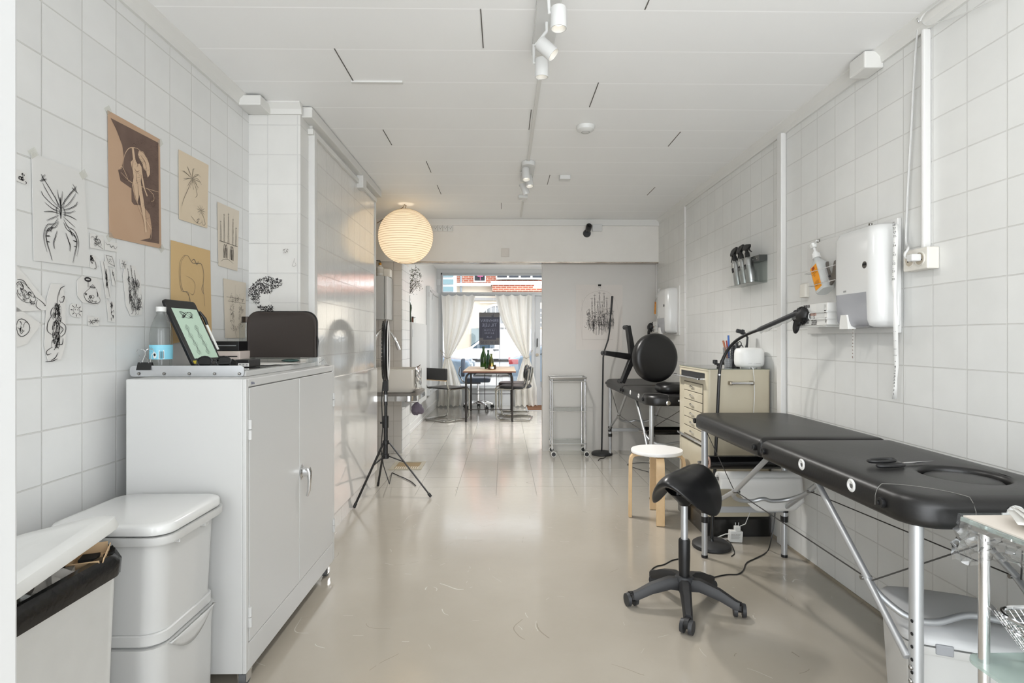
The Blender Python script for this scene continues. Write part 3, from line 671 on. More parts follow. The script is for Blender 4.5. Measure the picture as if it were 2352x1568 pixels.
# papers
for (x, y, a, s) in ((-1.08, 2.34, .3, .09), (-.98, 2.38, -.25, .11), (-1.0, 2.28, .1, .07)):
    g = MB().box(-s, s, -s * .7, s * .7, 0, .0006).xf(M4.Translation((x, y, LZ + .0012 + .001 * (x + 1.1) * 10)) @ M4.Rotation(a, 4, 'Z'))
    tag(g.build('paper_scrap', PAPERW, smooth=0), {.3: 'torn white paper scrap on the light box nearest the boxes', -.25: 'largest white paper sheet on the light box before the sleeve', .1: 'small white paper scrap nearest the front of the light box'}[a], 'paper', 'papers on the light box')
ad = T('power_adapter', 'small white plug on the cabinet behind the laptop sleeve', 'adapter', (-.87, 2.68, 1.013))
MB().box(-.905, -.875, 2.66, 2.7, 1.0135, 1.055).build('adapter_body', PLASTW, ad, smooth=0, bevel=.003)
MB().tube([(-.875, 2.67, 1.03), (-.85, 2.66, 1.045), (-.838, 2.67, 1.02), (-.836, 2.7, 1.0152), (-.87, 2.73, 1.0152)], .0018, 6).build('cable', mat('grey_cable', (178, 178, 176), .5), ad)

# ------------------------------------------------------------------ recycling bins
BINW = mat('bin_white', (194, 194, 192), .32); BINM = mat('bin_chipped_metal', (212, 212, 209), .4, vary=(18, .35, (200, 200, 196)))
rb = T('waste_bin', 'tall white plastic two-tier recycling bin with a closed flat lid beside cabinet', 'bin', (-1.045, 1.63, 0))
MB().loft([rr(-1.045, 1.635, .128, .138, .05, .001), rr(-1.045, 1.635, .13, .14, .05, .29), rr(-1.045, 1.635, .142, .15, .05, .60)]).build('bin_body', BINW, rb, smooth=50)
MB().loft([rr(-1.045, 1.635, .134, .145, .05, .328), rr(-1.045, 1.635, .139, .15, .052, .332), rr(-1.045, 1.635, .139, .15, .052, .357), rr(-1.045, 1.635, .136, .147, .05, .36)]).build('collar', BINW, rb, smooth=30)
MB().loft([rr(-1.045, 1.635, .165, .162, .05, .60), rr(-1.045, 1.635, .167, .164, .05, .605), rr(-1.045, 1.635, .167, .164, .05, .622)]).build('rim', BINW, rb, smooth=30)
MB().loft([rr(-1.045, 1.635, .16, .158, .05, .626), rr(-1.045, 1.635, .162, .16, .05, .63), rr(-1.045, 1.635, .161, .159, .05, .647), rr(-1.045, 1.635, .157, .155, .048, .652), rr(-1.045, 1.635, .146, .144, .045, .655)]).build('lid', GLOSSW, rb, smooth=50)
fl = MB().loft([rr(-1.045, 1.635, .136, .15, .05, .03), rr(-1.045, 1.635, .139, .152, .05, .27), rr(-1.045, 1.635, .143, .157, .05, .325)]).build('lower_flap', BINW, rb, smooth=40)
g = MB()
for i in range(13):
    y = 1.5 + i * .021; z = .32 - .05 * sin(pi * i / 12)
g.grid(lambda a, b: V((-.9015 + .007 * b, 1.52 + .23 * a, .325 - .055 * sin(pi * a) * (1 - b) - .0)), 14, 3).build('flap_grip', BINW, rb, smooth=50, solid=.004)
for y in (1.56, 1.69): MB().box(-.905, -.888, y - .012, y + .012, .585, .6).build('latch', BINW, rb, smooth=0, bevel=.002)

fb = T('waste_bin', 'white metal bin in the foreground with its lid ajar over a full black bag', 'bin', (-1.06, 1.1, 0))
fcx, fcy, fhx, fhy = -1.075, 1.075, .138, .332
MB().loft([rr(fcx, fcy, fhx - .02, fhy - .02, .05, .001), rr(fcx, fcy, fhx - .004, fhy - .004, .05, .59), rr(fcx, fcy, fhx, fhy, .05, .594), rr(fcx, fcy, fhx, fhy, .05, .606), rr(fcx, fcy, fhx - .012, fhy - .012, .045, .606), rr(fcx, fcy, fhx - .014, fhy - .014, .045, .5)], True, True).build('bin_body', BINM, fb, smooth=45)
rnd = random.Random(11)
BAG = mat('bin_bag', (20, 20, 21), .22, bump=(26, .35, .008))
rings = []
for z, ins in ((.572, -.004), (.606, -.006), (.625, .004), (.615, .02), (.54, .03)):
    r_ = rr(fcx, fcy, fhx - ins, fhy - ins, .05, z, 9)
    if z > .61: r_ = [p + V((0, 0, rnd.uniform(-.006, .012))) for p in r_]
    if z < .58: r_ = [p + V((0, 0, rnd.uniform(-.006, .004))) for p in r_]
    rings.append(r_)
MB().loft(rings, False, False).build('bin_bag', BAG, fb, smooth=60)
lid = MB()
def lidring(hx, hy, r, z): return rr(0, 0, hx, hy, r, z, 6)
lid.loft([lidring(.15, .345, .06, -.004), lidring(.152, .347, .06, .0), lidring(.15, .345, .06, .022), lidring(.128, .32, .05, .034), lidring(.11, .30, .05, .03), lidring(.02, .2, .02, .03)])
lid.xf(M4.Translation((-1.082, 1.075, .607)) @ M4.Rotation(R(8.5), 4, 'X') @ M4.Rotation(R(-14), 4, 'Y'))
lid.build('lid', BINM, fb, smooth=50)
# litter in the bag
rc = T('food_carton', 'opened pale cardboard carton on top of the rubbish in the foreground bin', 'carton', P(250, 1270, Y=1.36))
c0 = V((-.985, 1.345, .61)); CARD = mat('kraft_card', (206, 176, 138), .7)
g = MB(); 
for a, b in (((-.03, -.035), (.03, -.035)), ((.03, -.035), (.03, .03)), ((.03, .03), (-.03, .03)), ((-.03, .03), (-.03, -.035))):
    A = c0 + V((a[0], a[1], 0)); B = c0 + V((b[0], b[1], 0)); o = V(((a[0] + b[0]) * .12, (a[1] + b[1]) * .12, .03)); g.add([A, B, B + o, A + o], [(0, 1, 2, 3)])
g.add([c0 + V(p) for p in ((-.03, -.035, .004), (.03, -.035, .004), (.03, .03, .004), (-.03, .03, .004))], [(0, 1, 2, 3)])
g.xf(M4.Translation(c0) @ M4.Rotation(.4, 4, 'Z') @ M4.Rotation(.25, 4, 'X') @ M4.Translation(-c0)).build('carton_body', CARD, rc, smooth=0, solid=.002)
MB().cbox(c0 + V((0, 0, .012)), .035, .04, .008, M4.Rotation(.4, 4, 'Z')).build('dark_lining', HOLE, rc, smooth=0)
def crumple(name, label, cat, c, s, m, seed, amp=.35):
    r2 = random.Random(seed); b = MB().ball((0, 0, 0), 1, n=9)
    b.v = [V((p.x * s[0], p.y * s[1], p.z * s[2])) * (1 + r2.uniform(-amp, amp)) for p in b.v]
    b.xf(M4.Translation(V(c))); return tag(b.build(name, m, smooth=25), label, cat)
crumple('crumpled_tissue', 'crumpled grey white tissue in the bin beside the carton', 'tissue', (-1.0, 1.25, .585), (.045, .06, .04), mat('dull_tissue', (188, 184, 178), .9), 3)
crumple('crumpled_film', 'crumpled clear plastic wrap in the middle of the open bin', 'plastic wrap', (-1.01, 1.12, .575), (.05, .07, .04), FILM, 5)
crumple('crumpled_film', 'crumpled clear plastic wrap at the near end of the open bin', 'plastic wrap', (-1.01, .97, .575), (.05, .08, .038), FILM, 6)
pc = MB().lathe([(.024, 0), (.03, .07), (.028, .07), (.022, .002), (0, .002)], (0, 0, 0), 20, M4.Translation((-.985, 1.185, .585)) @ M4.Rotation(1.2, 4, 'X'))
tag(pc.build('plastic_cup', ACRYL), 'clear plastic cup lying on its side in the open bin', 'cup')

# ------------------------------------------------------------------ drawings on the left wall
def paper(name, label, cat, quad, plane, m, outline=None, strokes=(), fills=(), group=None, ink=INK, tape=(), off=.003, th=.0008):
    key, val = plane
    val2 = val + off if key == 'X' else val - off
    q = [P(u, v, **{key: val2}) for u, v in quad]
    n = V((1, 0, 0)) if key == 'X' else V((0, -1, 0))
    def st(s, t, d=0): return (q[0] * (1 - s) + q[1] * s) * (1 - t) + (q[3] * (1 - s) + q[2] * s) * t + n * d
    ol = outline or [(0, 0), (1, 0), (1, 1), (0, 1)]
    o = MB().prism([st(*p) for p in ol], n * th).build(name, m, smooth=0)
    tag(o, label, cat, group)
    for i, (poly, fm, fname) in enumerate(fills): MB().add([st(s, t, th + .0006 + .0003 * i) for s, t in poly], [tuple(range(len(poly)))]).build(fname, fm, o, smooth=0)
    if strokes:
        b = MB()
        for pts, w in strokes: b.strip([st(s, t, th + .0013) for s, t in pts], [x * .6 for x in w] if isinstance(w, list) else w * .6, n)
        if b.v: b.build('ink_drawing', ink, o, smooth=0)
    for s, t in tape:
        c = st(s, t, th + .0012); MB().cbox(c, *((.0006, .028, .022) if key == 'X' else (.028, .0006, .022)), rot=M4.Rotation(.7, 4, n)).build('tape', clear('clear_tape', (252, 252, 250), .3, .3, .1, (236, 235, 231)), o, smooth=0)
    return o
def curve(p, n=10):   # Catmull-Rom through points
    p = [p[0]] + list(p) + [p[-1]]; out = []
    for i in range(1, len(p) - 2):
        for k in range(n):
            t = k / n; a, b, c, d = p[i - 1], p[i], p[i + 1], p[i + 2]
            out.append(tuple(.5 * (2 * b[j] + (c[j] - a[j]) * t + (2 * a[j] - 5 * b[j] + 4 * c[j] - d[j]) * t * t + (3 * b[j] - a[j] - 3 * c[j] + d[j]) * t ** 3) for j in (0, 1)))
    return out + [tuple(p[-2])]
def swirls(rn, n, x0, x1, y0, y1, size, w):
    o = []
    for _ in range(n):
        cx, cy = rn.uniform(x0, x1), rn.uniform(y0, y1); a0 = rn.uniform(0, 6.3); tn = rn.uniform(1.5, 5) * rn.choice((-1, 1)); s = size * rn.uniform(.4, 1)
        o.append(([(cx + s * (1 - k / 12) * cos(a0 + tn * k / 12), cy + s * (1 - k / 12) * sin(a0 + tn * k / 12)) for k in range(11)], w * rn.uniform(.6, 1.3)))
    return o
def rays(cx, cy, r0, r1, n, w, sy=1, jit=0, rn=None):
    return [([(cx + r * cos(2 * pi * k / n), cy + sy * r * sin(2 * pi * k / n)) for r in (r0, (r0 + r1) / 2, r1 * (1 + (rn.uniform(-jit, jit) if rn else 0)))], w) for k in range(n)]
def loop(cx, cy, rx, ry, w, n=16): return ([(cx + rx * cos(2 * pi * k / n), cy + ry * sin(2 * pi * k / n)) for k in range(n + 1)], [w] * (n + 1))
LW = ('X', XL)
# butterfly print
bs = []
for sx in (-1, 1):
    def m_(pts): return [(.48 + sx * x, y) for x, y in pts]
    for pts, w in (([(.02, .42), (.1, .35), (.2, .27), (.3, .2), (.33, .17)], .006), ([(.02, .44), (.14, .39), (.26, .3), (.31, .25)], .004), ([(.03, .46), (.18, .42), (.3, .37), (.34, .33)], .005), ([(.03, .48), (.15, .47), (.28, .43)], .004),
                   ([(.03, .5), (.16, .5), (.3, .52)], .004), ([(.04, .52), (.15, .56), (.26, .6)], .004), ([(.05, .55), (.13, .62), (.2, .66)], .004), ([(.0, .4), (.03, .34), (.05, .27)], .004), ([(.0, .45), (.06, .4), (.09, .33)], .003),
                   ([(.05, .58), (.1, .64), (.18, .66), (.24, .68), (.28, .74), (.26, .82), (.22, .9), (.19, .97)], .006), ([(.08, .6), (.16, .62), (.25, .64), (.31, .72), (.31, .8), (.27, .9)], .004), ([(.08, .68), (.12, .75), (.15, .8), (.14, .86)], .006),
                   ([(.24, .2), (.3, .22), (.36, .24)], .006), ([(.26, .16), (.31, .2), (.33, .23)], .004), ([(.2, .68), (.26, .7)], .006), ([(.21, .74), (.28, .75)], .006), ([(.22, .8), (.27, .8)], .005), ([(.16, .64), (.2, .7)], .006), ([(.05, .43), (.08, .47), (.07, .52)], .004)):
        bs.append((curve(m_(pts), 5), w))
bs = [(p, w * .6) for p, w in bs] + [(p, w * .35) for p, w in [([(x + .012, y + .006) for x, y in p], w) for p, w in bs]]
bs += [(curve([(.48, .34), (.49, .44), (.48, .55)], 5), .009), (curve([(.46, .46), (.48, .52), (.5, .46)], 5), .005)]
paper('ink_print', 'large butterfly print on translucent paper taped to the left wall', 'drawing', [(72, 350), (192, 397), (205, 614), (77, 598)], LW, mat('tracing_paper', (214, 213, 210), .6), strokes=bs, tape=((.02, .0), (.98, .02)))
# brown poster with a stylised figure
BRN = mat('brown_paper', (186, 156, 130), .8, vary=(5, .5, (174, 142, 114))); SHD = mat('brown_shading', (108, 88, 78), .85, vary=(20, .6, (90, 72, 64))); PAL = mat('pale_tone', (206, 178, 150), .85)
o1 = [(.04, .05), (.96, .04), (.95, .96), (.55, .97), (.75, .93), (.8, .84), (.76, .72), (.62, .66), (.45, .68), (.4, .66), (.4, .55), (.2, .52), (.16, .44), (.22, .42), (.27, .32), (.24, .22), (.14, .12)]
fig = [(.41, .2), (.45, .2), (.48, .29), (.52, .32), (.56, .31), (.6, .33), (.62, .4), (.66, .5), (.72, .56), (.7, .57), (.63, .5), (.59, .42), (.58, .46), (.61, .54), (.65, .66), (.67, .78), (.69, .88), (.66, .89), (.63, .8), (.58, .68), (.55, .58), (.5, .66), (.46, .62), (.41, .52), (.43, .46), (.42, .4), (.39, .33), (.43, .3)]
hair = [(.55, .2), (.63, .19), (.72, .23), (.77, .29), (.77, .36), (.72, .4), (.69, .35), (.64, .34), (.62, .3), (.57, .28), (.53, .24)]
bw = [(curve([(.2, .45), (.3, .48), (.4, .5), (.55, .5), (.7, .5), (.95, .49)], 6), .003), (curve([(.24, .4), (.27, .3), (.36, .22), (.5, .19), (.58, .2)], 6), .003), (curve([(.42, .53), (.48, .62), (.56, .72), (.7, .8), (.78, .86), (.76, .94)], 6), .004), (curve([(.7, .5), (.82, .53), (.84, .58), (.78, .6)], 6), .003), (curve([(.16, .43), (.22, .4), (.28, .44), (.34, .5)], 6), .003)]
paper('poster', 'brown toned poster of a dancing figure on the left wall', 'poster', [(247, 253), (367, 320), (370, 571), (251, 544)], LW, BRN, strokes=[], fills=((o1, SHD, 'dark_shading'), (fig, PAL, 'figure_tone'), (hair, PAL, 'hair_tone')), tape=((.0, .0), (1, .03), (0, 1), (1, 1)), ink=PAL)
po = [o for o in bpy.data.objects if o.name.startswith('poster')][0]
def more(o, quad, plane, strokes, ink, name='line_drawing'):
    key, val = plane; q = [P(u, v, **{key: val + .003 if key == 'X' else val - .003}) for u, v in quad]; n = V((1, 0, 0)) if key == 'X' else V((0, -1, 0)); b = MB()
    for pts, w in strokes: b.strip([(q[0] * (1 - s) + q[1] * s) * (1 - t) + (q[3] * (1 - s) + q[2] * s) * t + n * .003 for s, t in pts], w * .8 if not isinstance(w, list) else w, n)
    b.build(name, ink, o, smooth=0)
PQ0 = [(247, 253), (367, 320), (370, 571), (251, 544)]
more(po, PQ0, LW, bw, PAL)
rn = random.Random(12); hs = []
for _ in range(260):
    x, y = rn.uniform(.45, .93), rn.uniform(.06, .95)
    if x > .3 + .45 * y or y < .5: hs.append(([(x, y), (min(.95, x + rn.uniform(.03, .07)), y + rn.uniform(-.02, .02))], .0012))
more(po, PQ0, LW, hs, mat('dark_hatching', (84, 66, 58), .9), 'hatching')
fl_ = [(curve(q, 5), .0022) for q in ([(.41, .2), (.42, .28), (.43, .32), (.41, .38), (.43, .44), (.42, .5), (.46, .6), (.5, .66)], [(.48, .29), (.52, .32), (.5, .35)], [(.6, .33), (.62, .4), (.66, .5), (.71, .56)], [(.59, .4), (.58, .46), (.61, .54), (.66, .7), (.69, .87)], [(.52, .5), (.53, .58), (.58, .7), (.64, .84)], [(.45, .37), (.5, .39), (.55, .37)], [(.48, .4), (.49, .46), (.52, .5)], [(.55, .21), (.62, .2), (.72, .24), (.77, .32), (.75, .38)], [(.58, .24), (.66, .27), (.7, .34)], [(.56, .28), (.6, .29)], [(.57, .3), (.6, .305)], [(.42, .18), (.45, .16), (.49, .17), (.47, .2)], [(.16, .43), (.2, .48), (.3, .5), (.36, .46), (.28, .42), (.22, .45)], [(.76, .58), (.8, .64), (.86, .62), (.84, .56), (.79, .58)])]
more(po, PQ0, LW, fl_, mat('dark_hatching', (84, 66, 58), .9), 'figure_lines')
# flower sketch
BEI = mat('beige_paper', (216, 200, 176), .8, vary=(6, .5, (206, 188, 160))); PEN = mat('pencil', (120, 112, 100), .9)
fs = rays(.42, .33, .02, .3, 9, .004, .55) + [(curve([(.42, .35), (.3, .5), (.15, .68), (.08, .8)], 8), .004), (curve([(.42, .34), (.55, .45), (.6, .55), (.52, .6)], 8), .004)] + rays(.74, .76, .01, .16, 10, .003, .5) + \
     [(curve([(.75, .78), (.85, .86), (.9, .95), (.82, .97), (.78, .9)], 8), .004), (curve([(.78, .93), (.66, .98), (.6, .93), (.68, .9), (.6, .97), (.45, .92), (.38, .9)], 8), .004)]
for k in range(8): fs.append((curve([(.42, .33), (.42 + .2 * cos(k * .8), .33 + .1 * sin(k * .8) - .03), (.42 + .34 * cos(k * .8 + .2), .33 + .17 * sin(k * .8 + .2))], 5), .0025))
paper('pencil_sketch', 'beige pencil sketch of two long-stemmed flowers on the left wall', 'drawing', [(410, 343), (478.6, 379), (476, 524), (411, 503)], LW, BEI, strokes=fs, ink=PEN)
# spires
def spires(rn, xs, base, w, dense=1):
    o = []
    for x, top, wd in xs:
        o.append(([(x, top - .06), (x, top), (x, base)], w)); o.append(([(x - .03, top - .035), (x + .03, top - .035)], [w, w]))
        n = int((base - top) / .014 * dense)
        for i in range(n):
            t = top + (base - top) * i / n; k = wd * (.2 + .8 * (i / n) ** .6)
            o.append(([(x - k * rn.uniform(.5, 1), t), (x + rn.uniform(-.3, .3) * k, t + rn.uniform(0, .012))], w * rn.uniform(.5, 1)))
            o.append(([(x + k * rn.uniform(.3, 1), t), (x + k * rn.uniform(.3, 1), t + rn.uniform(.01, .03))], w * rn.uniform(.5, 1.4)))
    return o
rn = random.Random(21)
cs = spires(rn, [(.12, .33, .05), (.28, .2, .05), (.48, .16, .06), (.7, .22, .05), (.86, .34, .05)], .6, .0035) + [([(.05, .6), (.95, .6)], [.004, .004])]
for x in (.3, .38, .62, .7): cs += [(curve([(x - .06, .85), (x - .05, .7), (x, .63), (x + .05, .7), (x + .06, .85)], 6), .005)] + [([(x + rn.uniform(-.05, .05), .68), (x + rn.uniform(-.05, .05), .85)], .006) for _ in range(4)]
cs += [(curve([(.1, .92), (.3, .87), (.5, .86), (.75, .9)], 6), .003)]
paper('pencil_sketch', 'cream sketch of a tall spired chapel on the left wall', 'drawing', [(499, 463), (549, 485), (545, 622.5), (501.6, 610)], LW, mat('cream_paper', (214, 204, 188), .8), strokes=cs, ink=mat('soft_pencil', (84, 78, 70), .9))
OCH = mat('ochre_paper', (206, 176, 128), .8, vary=(4, .5, (196, 164, 114)))
sn = []
for d in (0, .03): sn.append((curve([(.3 + d, .12), (.2 + d, .2), (.18 + d, .35), (.24 + d, .48), (.36 + d, .5), (.44, .58 + d), (.4 + d, .7), (.34 + d, .8), (.36 + d, .95)], 8), .0035))
sn += [(curve([(.3, .12), (.4, .12), (.5, .18), (.62, .18), (.74, .18), (.8, .28), (.78, .42), (.8, .55), (.82, .65)], 8), .005), (curve([(.35, .33), (.5, .36), (.57, .42), (.52, .52), (.42, .5)], 8), .003), (curve([(.2, .65), (.15, .75), (.2, .82), (.32, .8)], 8), .003), (curve([(.55, .9), (.6, .72), (.72, .72), (.78, .8), (.74, .95)], 8), .004), (curve([(.78, .4), (.74, .46), (.8, .52)], 5), .006), (curve([(.48, .17), (.55, .14), (.62, .19), (.66, .15)], 6), .006)]
paper('pencil_sketch', 'ochre paper with a coiling serpent sketch behind the drawing tablet', 'drawing', [(392, 551), (482.4, 575.5), (486, 770), (392, 790)], LW, OCH, strokes=sn, ink=PEN)
rn = random.Random(31); os_ = swirls(rn, 44, .25, .42, .42, .8, .07, .002) + swirls(rn, 40, .66, .84, .42, .8, .07, .002) + swirls(rn, 30, .2, .85, .28, .38, .07, .002) + swirls(rn, 18, .35, .7, .78, .88, .06, .002) + [([(.48, .08), (.48, .4)], .002), ([(.1, .3), (.9, .31)], [.002, .002]), ([(.15, .37), (.95, .38)], [.002, .002]), (curve([(.45, .85), (.5, .95), (.56, 1.)], 6), .002)]
paper('pencil_sketch', 'cream sheet with an open ornamental frame sketch behind the glass bottle', 'drawing', [(513, 639), (565, 649.5), (563, 776), (517, 776)], LW, mat('cream_paper', (214, 204, 188), .8), strokes=os_, ink=mat('soft_pencil', (84, 78, 70), .9))
# cut-out print on the pier
rn = random.Random(41)
pol = [(569, 680), (571, 660), (585, 645), (612, 634), (632, 636), (650, 640), (648, 655), (632, 664), (620, 676), (618, 690), (630, 706), (628, 722), (600, 724), (590, 700), (578, 690)]
qd = [(565, 630), (655, 630), (655, 726), (565, 726)]
ol = [((u - 565) / 90, (v - 630) / 96) for u, v in pol]
def inside(s, t):
    c = False
    for i in range(len(ol)):
        a, b = ol[i], ol[i - 1]
        if (a[1] > t) != (b[1] > t) and s < (b[0] - a[0]) * (t - a[1]) / (b[1] - a[1]) + a[0]: c = not c
    return c
st_ = [x for x in swirls(rn, 1500, .03, .97, .03, .98, .045, .0042) if all(inside(*p) for p in x[0]) and not (.35 < x[0][0][0] < .7 and .45 < x[0][0][1] < .75)]
paper('ink_print', 'black and white cut-out print with swirling figures on the tiled pier', 'drawing', qd, ('Y', YP), PAPERW, outline=ol, strokes=st_)
def sticker(label, quad, strokes, outline=None, m=None, plane=LW, group='small flash drawings on the left wall', ink=INK, name='flash_drawing'):
    return paper(name, label, 'drawing', quad, plane, m or mat('sticker_paper', (217, 215, 211), .55), outline=outline, strokes=strokes, group=group, ink=ink)
OV = [(.2, 0), (.8, 0), (1, .2), (1, .8), (.8, 1), (.2, 1), (0, .8), (0, .2)]
rn = random.Random(51)
s1 = [(curve([(.95, .02), (.7, .06), (.62, .15)], 6), .004), (curve([(.6, .1), (.55, .2), (.55, .28)], 6), .003), (curve([(.75, .18), (.9, .16), (.85, .23), (.7, .24)], 6), .004), (curve([(.6, .98), (.35, 1.0), (.05, .995)], 6), .004), (curve([(.62, .9), (.5, .96), (.3, .99)], 6), .004)]
s1 += swirls(rn, 120, .36, .7, .25, .8, .1, .003) + [(curve([(.3, .4), (.1, .5), (.08, .6), (.3, .66)], 6), .004), (curve([(.75, .5), (.98, .56), (.95, .65), (.75, .7)], 6), .004), (curve([(.35, .3), (.22, .36), (.25, .44)], 6), .004), (curve([(.5, .78), (.8, .8), (.85, .72)], 6), .004), (curve([(.35, .82), (.1, .86), (.12, .91), (.3, .9)], 6), .004), (curve([(.7, .55), (.85, .6), (.7, .66)], 6), .004)]
sticker('longest cut-out drawing, a dense vertical ornament of black swirls', [(108, 650), (150, 653), (150, 824), (100, 832)], s1, OV)
sticker('small smiling sun drawing with eight rays', [(160, 695), (188, 700), (188, 730), (160, 726)], rays(.5, .5, .3, .48, 8, .004) + [loop(.5, .5, .26, .26, .0015), loop(.4, .44, .03, .03, .0015), loop(.6, .44, .03, .03, .0015)], OV)
sticker('pair of small six-pointed stars drawn side by side', [(201, 725), (227, 729), (226, 749), (202, 748)], rays(.28, .6, 0, .3, 6, .003) + rays(.7, .4, 0, .3, 6, .003))
s4 = [loop(.42, .1, .12, .06, .008), ([(.42, .16), (.42, .38)], .004), ([(.45, .16), (.46, .42)], .003), loop(.62, .37, .12, .02, .003), ([(.52, .34), (.62, .27), (.72, .34)], .003), (curve([(.5, .42), (.35, .55), (.25, .7), (.35, .9), (.6, .97), (.85, .92), (.95, .8), (.85, .62), (.78, .4)], 8), .003), loop(.52, .74, .05, .035, .005), loop(.33, .66, .035, .03, .004), loop(.62, .72, .06, .06, .002), (curve([(.8, .5), (.84, .6), (.82, .7)], 5), .006)] + swirls(rn, 14, .4, .8, .82, .94, .05, .003)
sticker('heart-tree and cottage drawing to the right of the sun', [(176, 632), (232, 640), (231, 702), (178, 692)], s4, OV)
s5 = [(curve([(.3, .02), (.35, .1), (.5, .35), (.55, .6), (.75, .98)], 8), .003)] + swirls(rn, 26, .35, .7, .25, .75, .12, .003)
sticker('tall thin dagger-like ornament drawing beside the diamond frame', [(231, 598), (246, 601), (254, 686), (243, 684)], s5)
fr_ = [([(.1, .05), (.85, .12)], .004), ([(.85, .12), (.98, .95)], .004), ([(.98, .95), (.3, .72)], .004), ([(.3, .72), (.1, .05)], .004)] + swirls(rn, 6, .4, .7, .3, .65, .15, .002)
sticker('small four-sided frame drawing below the twin cards', [(240, 584), (258, 587), (263, 613), (243, 610)], fr_)
sticker('small bird card with grey shading below the butterfly print', [(203, 584), (219, 588), (223, 619), (207, 615)], swirls(rn, 18, .15, .5, .1, .5, .2, .005) + [(curve([(.5, .3), (.8, .5), (.8, .9), (.5, .95)], 6), .003)])
sticker('slim needle drawing right of the dagger ornament', [(253, 616), (263, 618), (267, 657), (258, 655)], [(curve([(.3, .02), (.4, .3), (.6, .6), (.8, .98)], 6), .003), loop(.42, .3, .2, .1, .002)])
sticker('faint curled ribbon drawing beneath the dagger ornament', [(244, 690), (262, 694), (263, 740), (249, 738)], swirls(rn, 12, .3, .8, .1, .9, .2, .003) + rays(.55, .18, 0, .2, 5, .004))
s10 = spires(rn, [(.3, .12, .1), (.5, .05, .12), (.68, .14, .1)], .9, .0022, .6) + swirls(rn, 110, .2, .85, .25, .92, .12, .0026)
sticker('large rounded cut-out of a dark spiky cathedral-like ornament', [(279, 606), (318, 612), (332, 722), (292, 727)], s10, OV)
sticker('tiny single star drawing above the cathedral-like ornament', [(276, 595), (289, 598), (289, 617), (277, 615)], rays(.5, .5, 0, .48, 6, .0025))
sticker('left twin card with a spiky scribble above the frame drawing', [(206, 534), (238, 542), (238, 574), (207, 569)], swirls(rn, 22, .2, .7, .2, .7, .2, .0025) + [([(.3, .6), (.9, .95)], .004)])
sticker('right twin card with a wavy line above the frame drawing', [(239, 552), (269, 558), (269, 579), (240, 574)], [(curve([(.05, .2), (.2, .4), (.35, .3), (.5, .6), (.65, .4), (.8, .7), (.95, .4)], 6), .003)])
s13 = [loop(.35, .5, .3, .25, .002), (curve([(.6, .4), (.85, .45), (.95, .6), (.9, .65)], 6), .003), (curve([(.7, .5), (.65, .8), (.8, .98)], 6), .003), (curve([(.1, .3), (.3, .2), (.45, .3)], 6), .003)] + swirls(rn, 26, .1, .6, .35, .7, .12, .003)
sticker('curly creature drawing on a pointed sheet at the door jamb', [(30, 600), (104, 690), (108, 712), (30, 716)], s13)
sticker('pearl ring drawing on the lower pointed sheet at the jamb', [(30, 700), (94, 744), (60, 790), (30, 800)], [loop(.42, .45, .3, .25, .003)] + swirls(rn, 8, .2, .5, .3, .55, .15, .003))
sticker('scrap of a drawing at the door jamb left of the butterfly print', [(30, 384), (60, 398), (60, 424), (30, 412)], swirls(rn, 10, .45, .9, .2, .8, .25, .004))
q1 = [(650, 571), (663, 571), (663, 583), (650, 583)]; sticker('tiny printed square sticker on the tiled pier', q1, swirls(rn, 16, .15, .85, .15, .85, .25, .003), plane=('Y', YP), group=None, ink=INKG, name='printed_sticker')
sticker('faint pencil bottle doodle on paper strip at the pier corner', [(670, 592), (682, 592), (682, 614), (670, 614)], [(curve([(.5, .05), (.6, .4), (.85, .8), (.15, .85), (.4, .4), (.5, .05)], 5), .002)], plane=('Y', YP), group=None, ink=INKG)

# ------------------------------------------------------------------ ring light on tripod
rl = T('ring_light', 'black ring light turned edge-on on a tripod stand', 'ring light', (-.851, 4.05, 0))
px, py = -.851, 4.05
rc_ = V((px + .012, py, 1.06)); ra = V((1, .0, 0)).normalized(); rot = M4.Rotation(R(9.3), 4, 'Z')
g = MB(); gl_ = MB()
def ringpt(a, r, x): return rc_ + rot.to_3x3() @ V((x, r * cos(a), r * sin(a)))
g.grid(lambda a, b: ringpt(2 * pi * a, .185 + .045 * sin(2 * pi * b) * .9, -.012 + .016 * cos(2 * pi * b)), 48, 10, True).build('ring_housing', BLACKP, rl)
g = MB()
for i in range(48):
    a = 2 * pi * i / 48; g.cbox(ringpt(a, .205, -.03), .006, .012, .02, rot @ M4.Rotation(a, 4, 'X'))
g.build('cooling_fins', BLACKM, rl, smooth=0)
gl_.grid(lambda a, b: ringpt(2 * pi * a, .155 + .06 * b, .006 + .006 * sin(pi * b)), 48, 4, True).build('diffuser', PLASTW, rl)
MB().cbox((px, py, .815), .035, .03, .1).cyl((px, py, .66), (px, py, .77), .013).build('mount', BLACKP, rl, smooth=0, bevel=.003)
MB().cyl((px, py, .69), (px, py, .75), .018, .012).build('knuckle', mat('satin_steel', (150, 150, 150), .3, 1), rl)
MB().cyl((px, py, .3), (px, py, .68), .011).cyl((px, py, .285), (px, py, .5), .015).build('pole', BLACKM, rl)
MB().cyl((px, py, .5), (px, py, .585), .02).cyl((px - .04, py, .535), (px, py, .535), .006).build('clamp', BLACKP, rl)
MB().cyl((px, py, .28), (px, py, .31), .024).cyl((px, py, .382), (px, py, .408), .023).build('hub', BLACKP, rl)
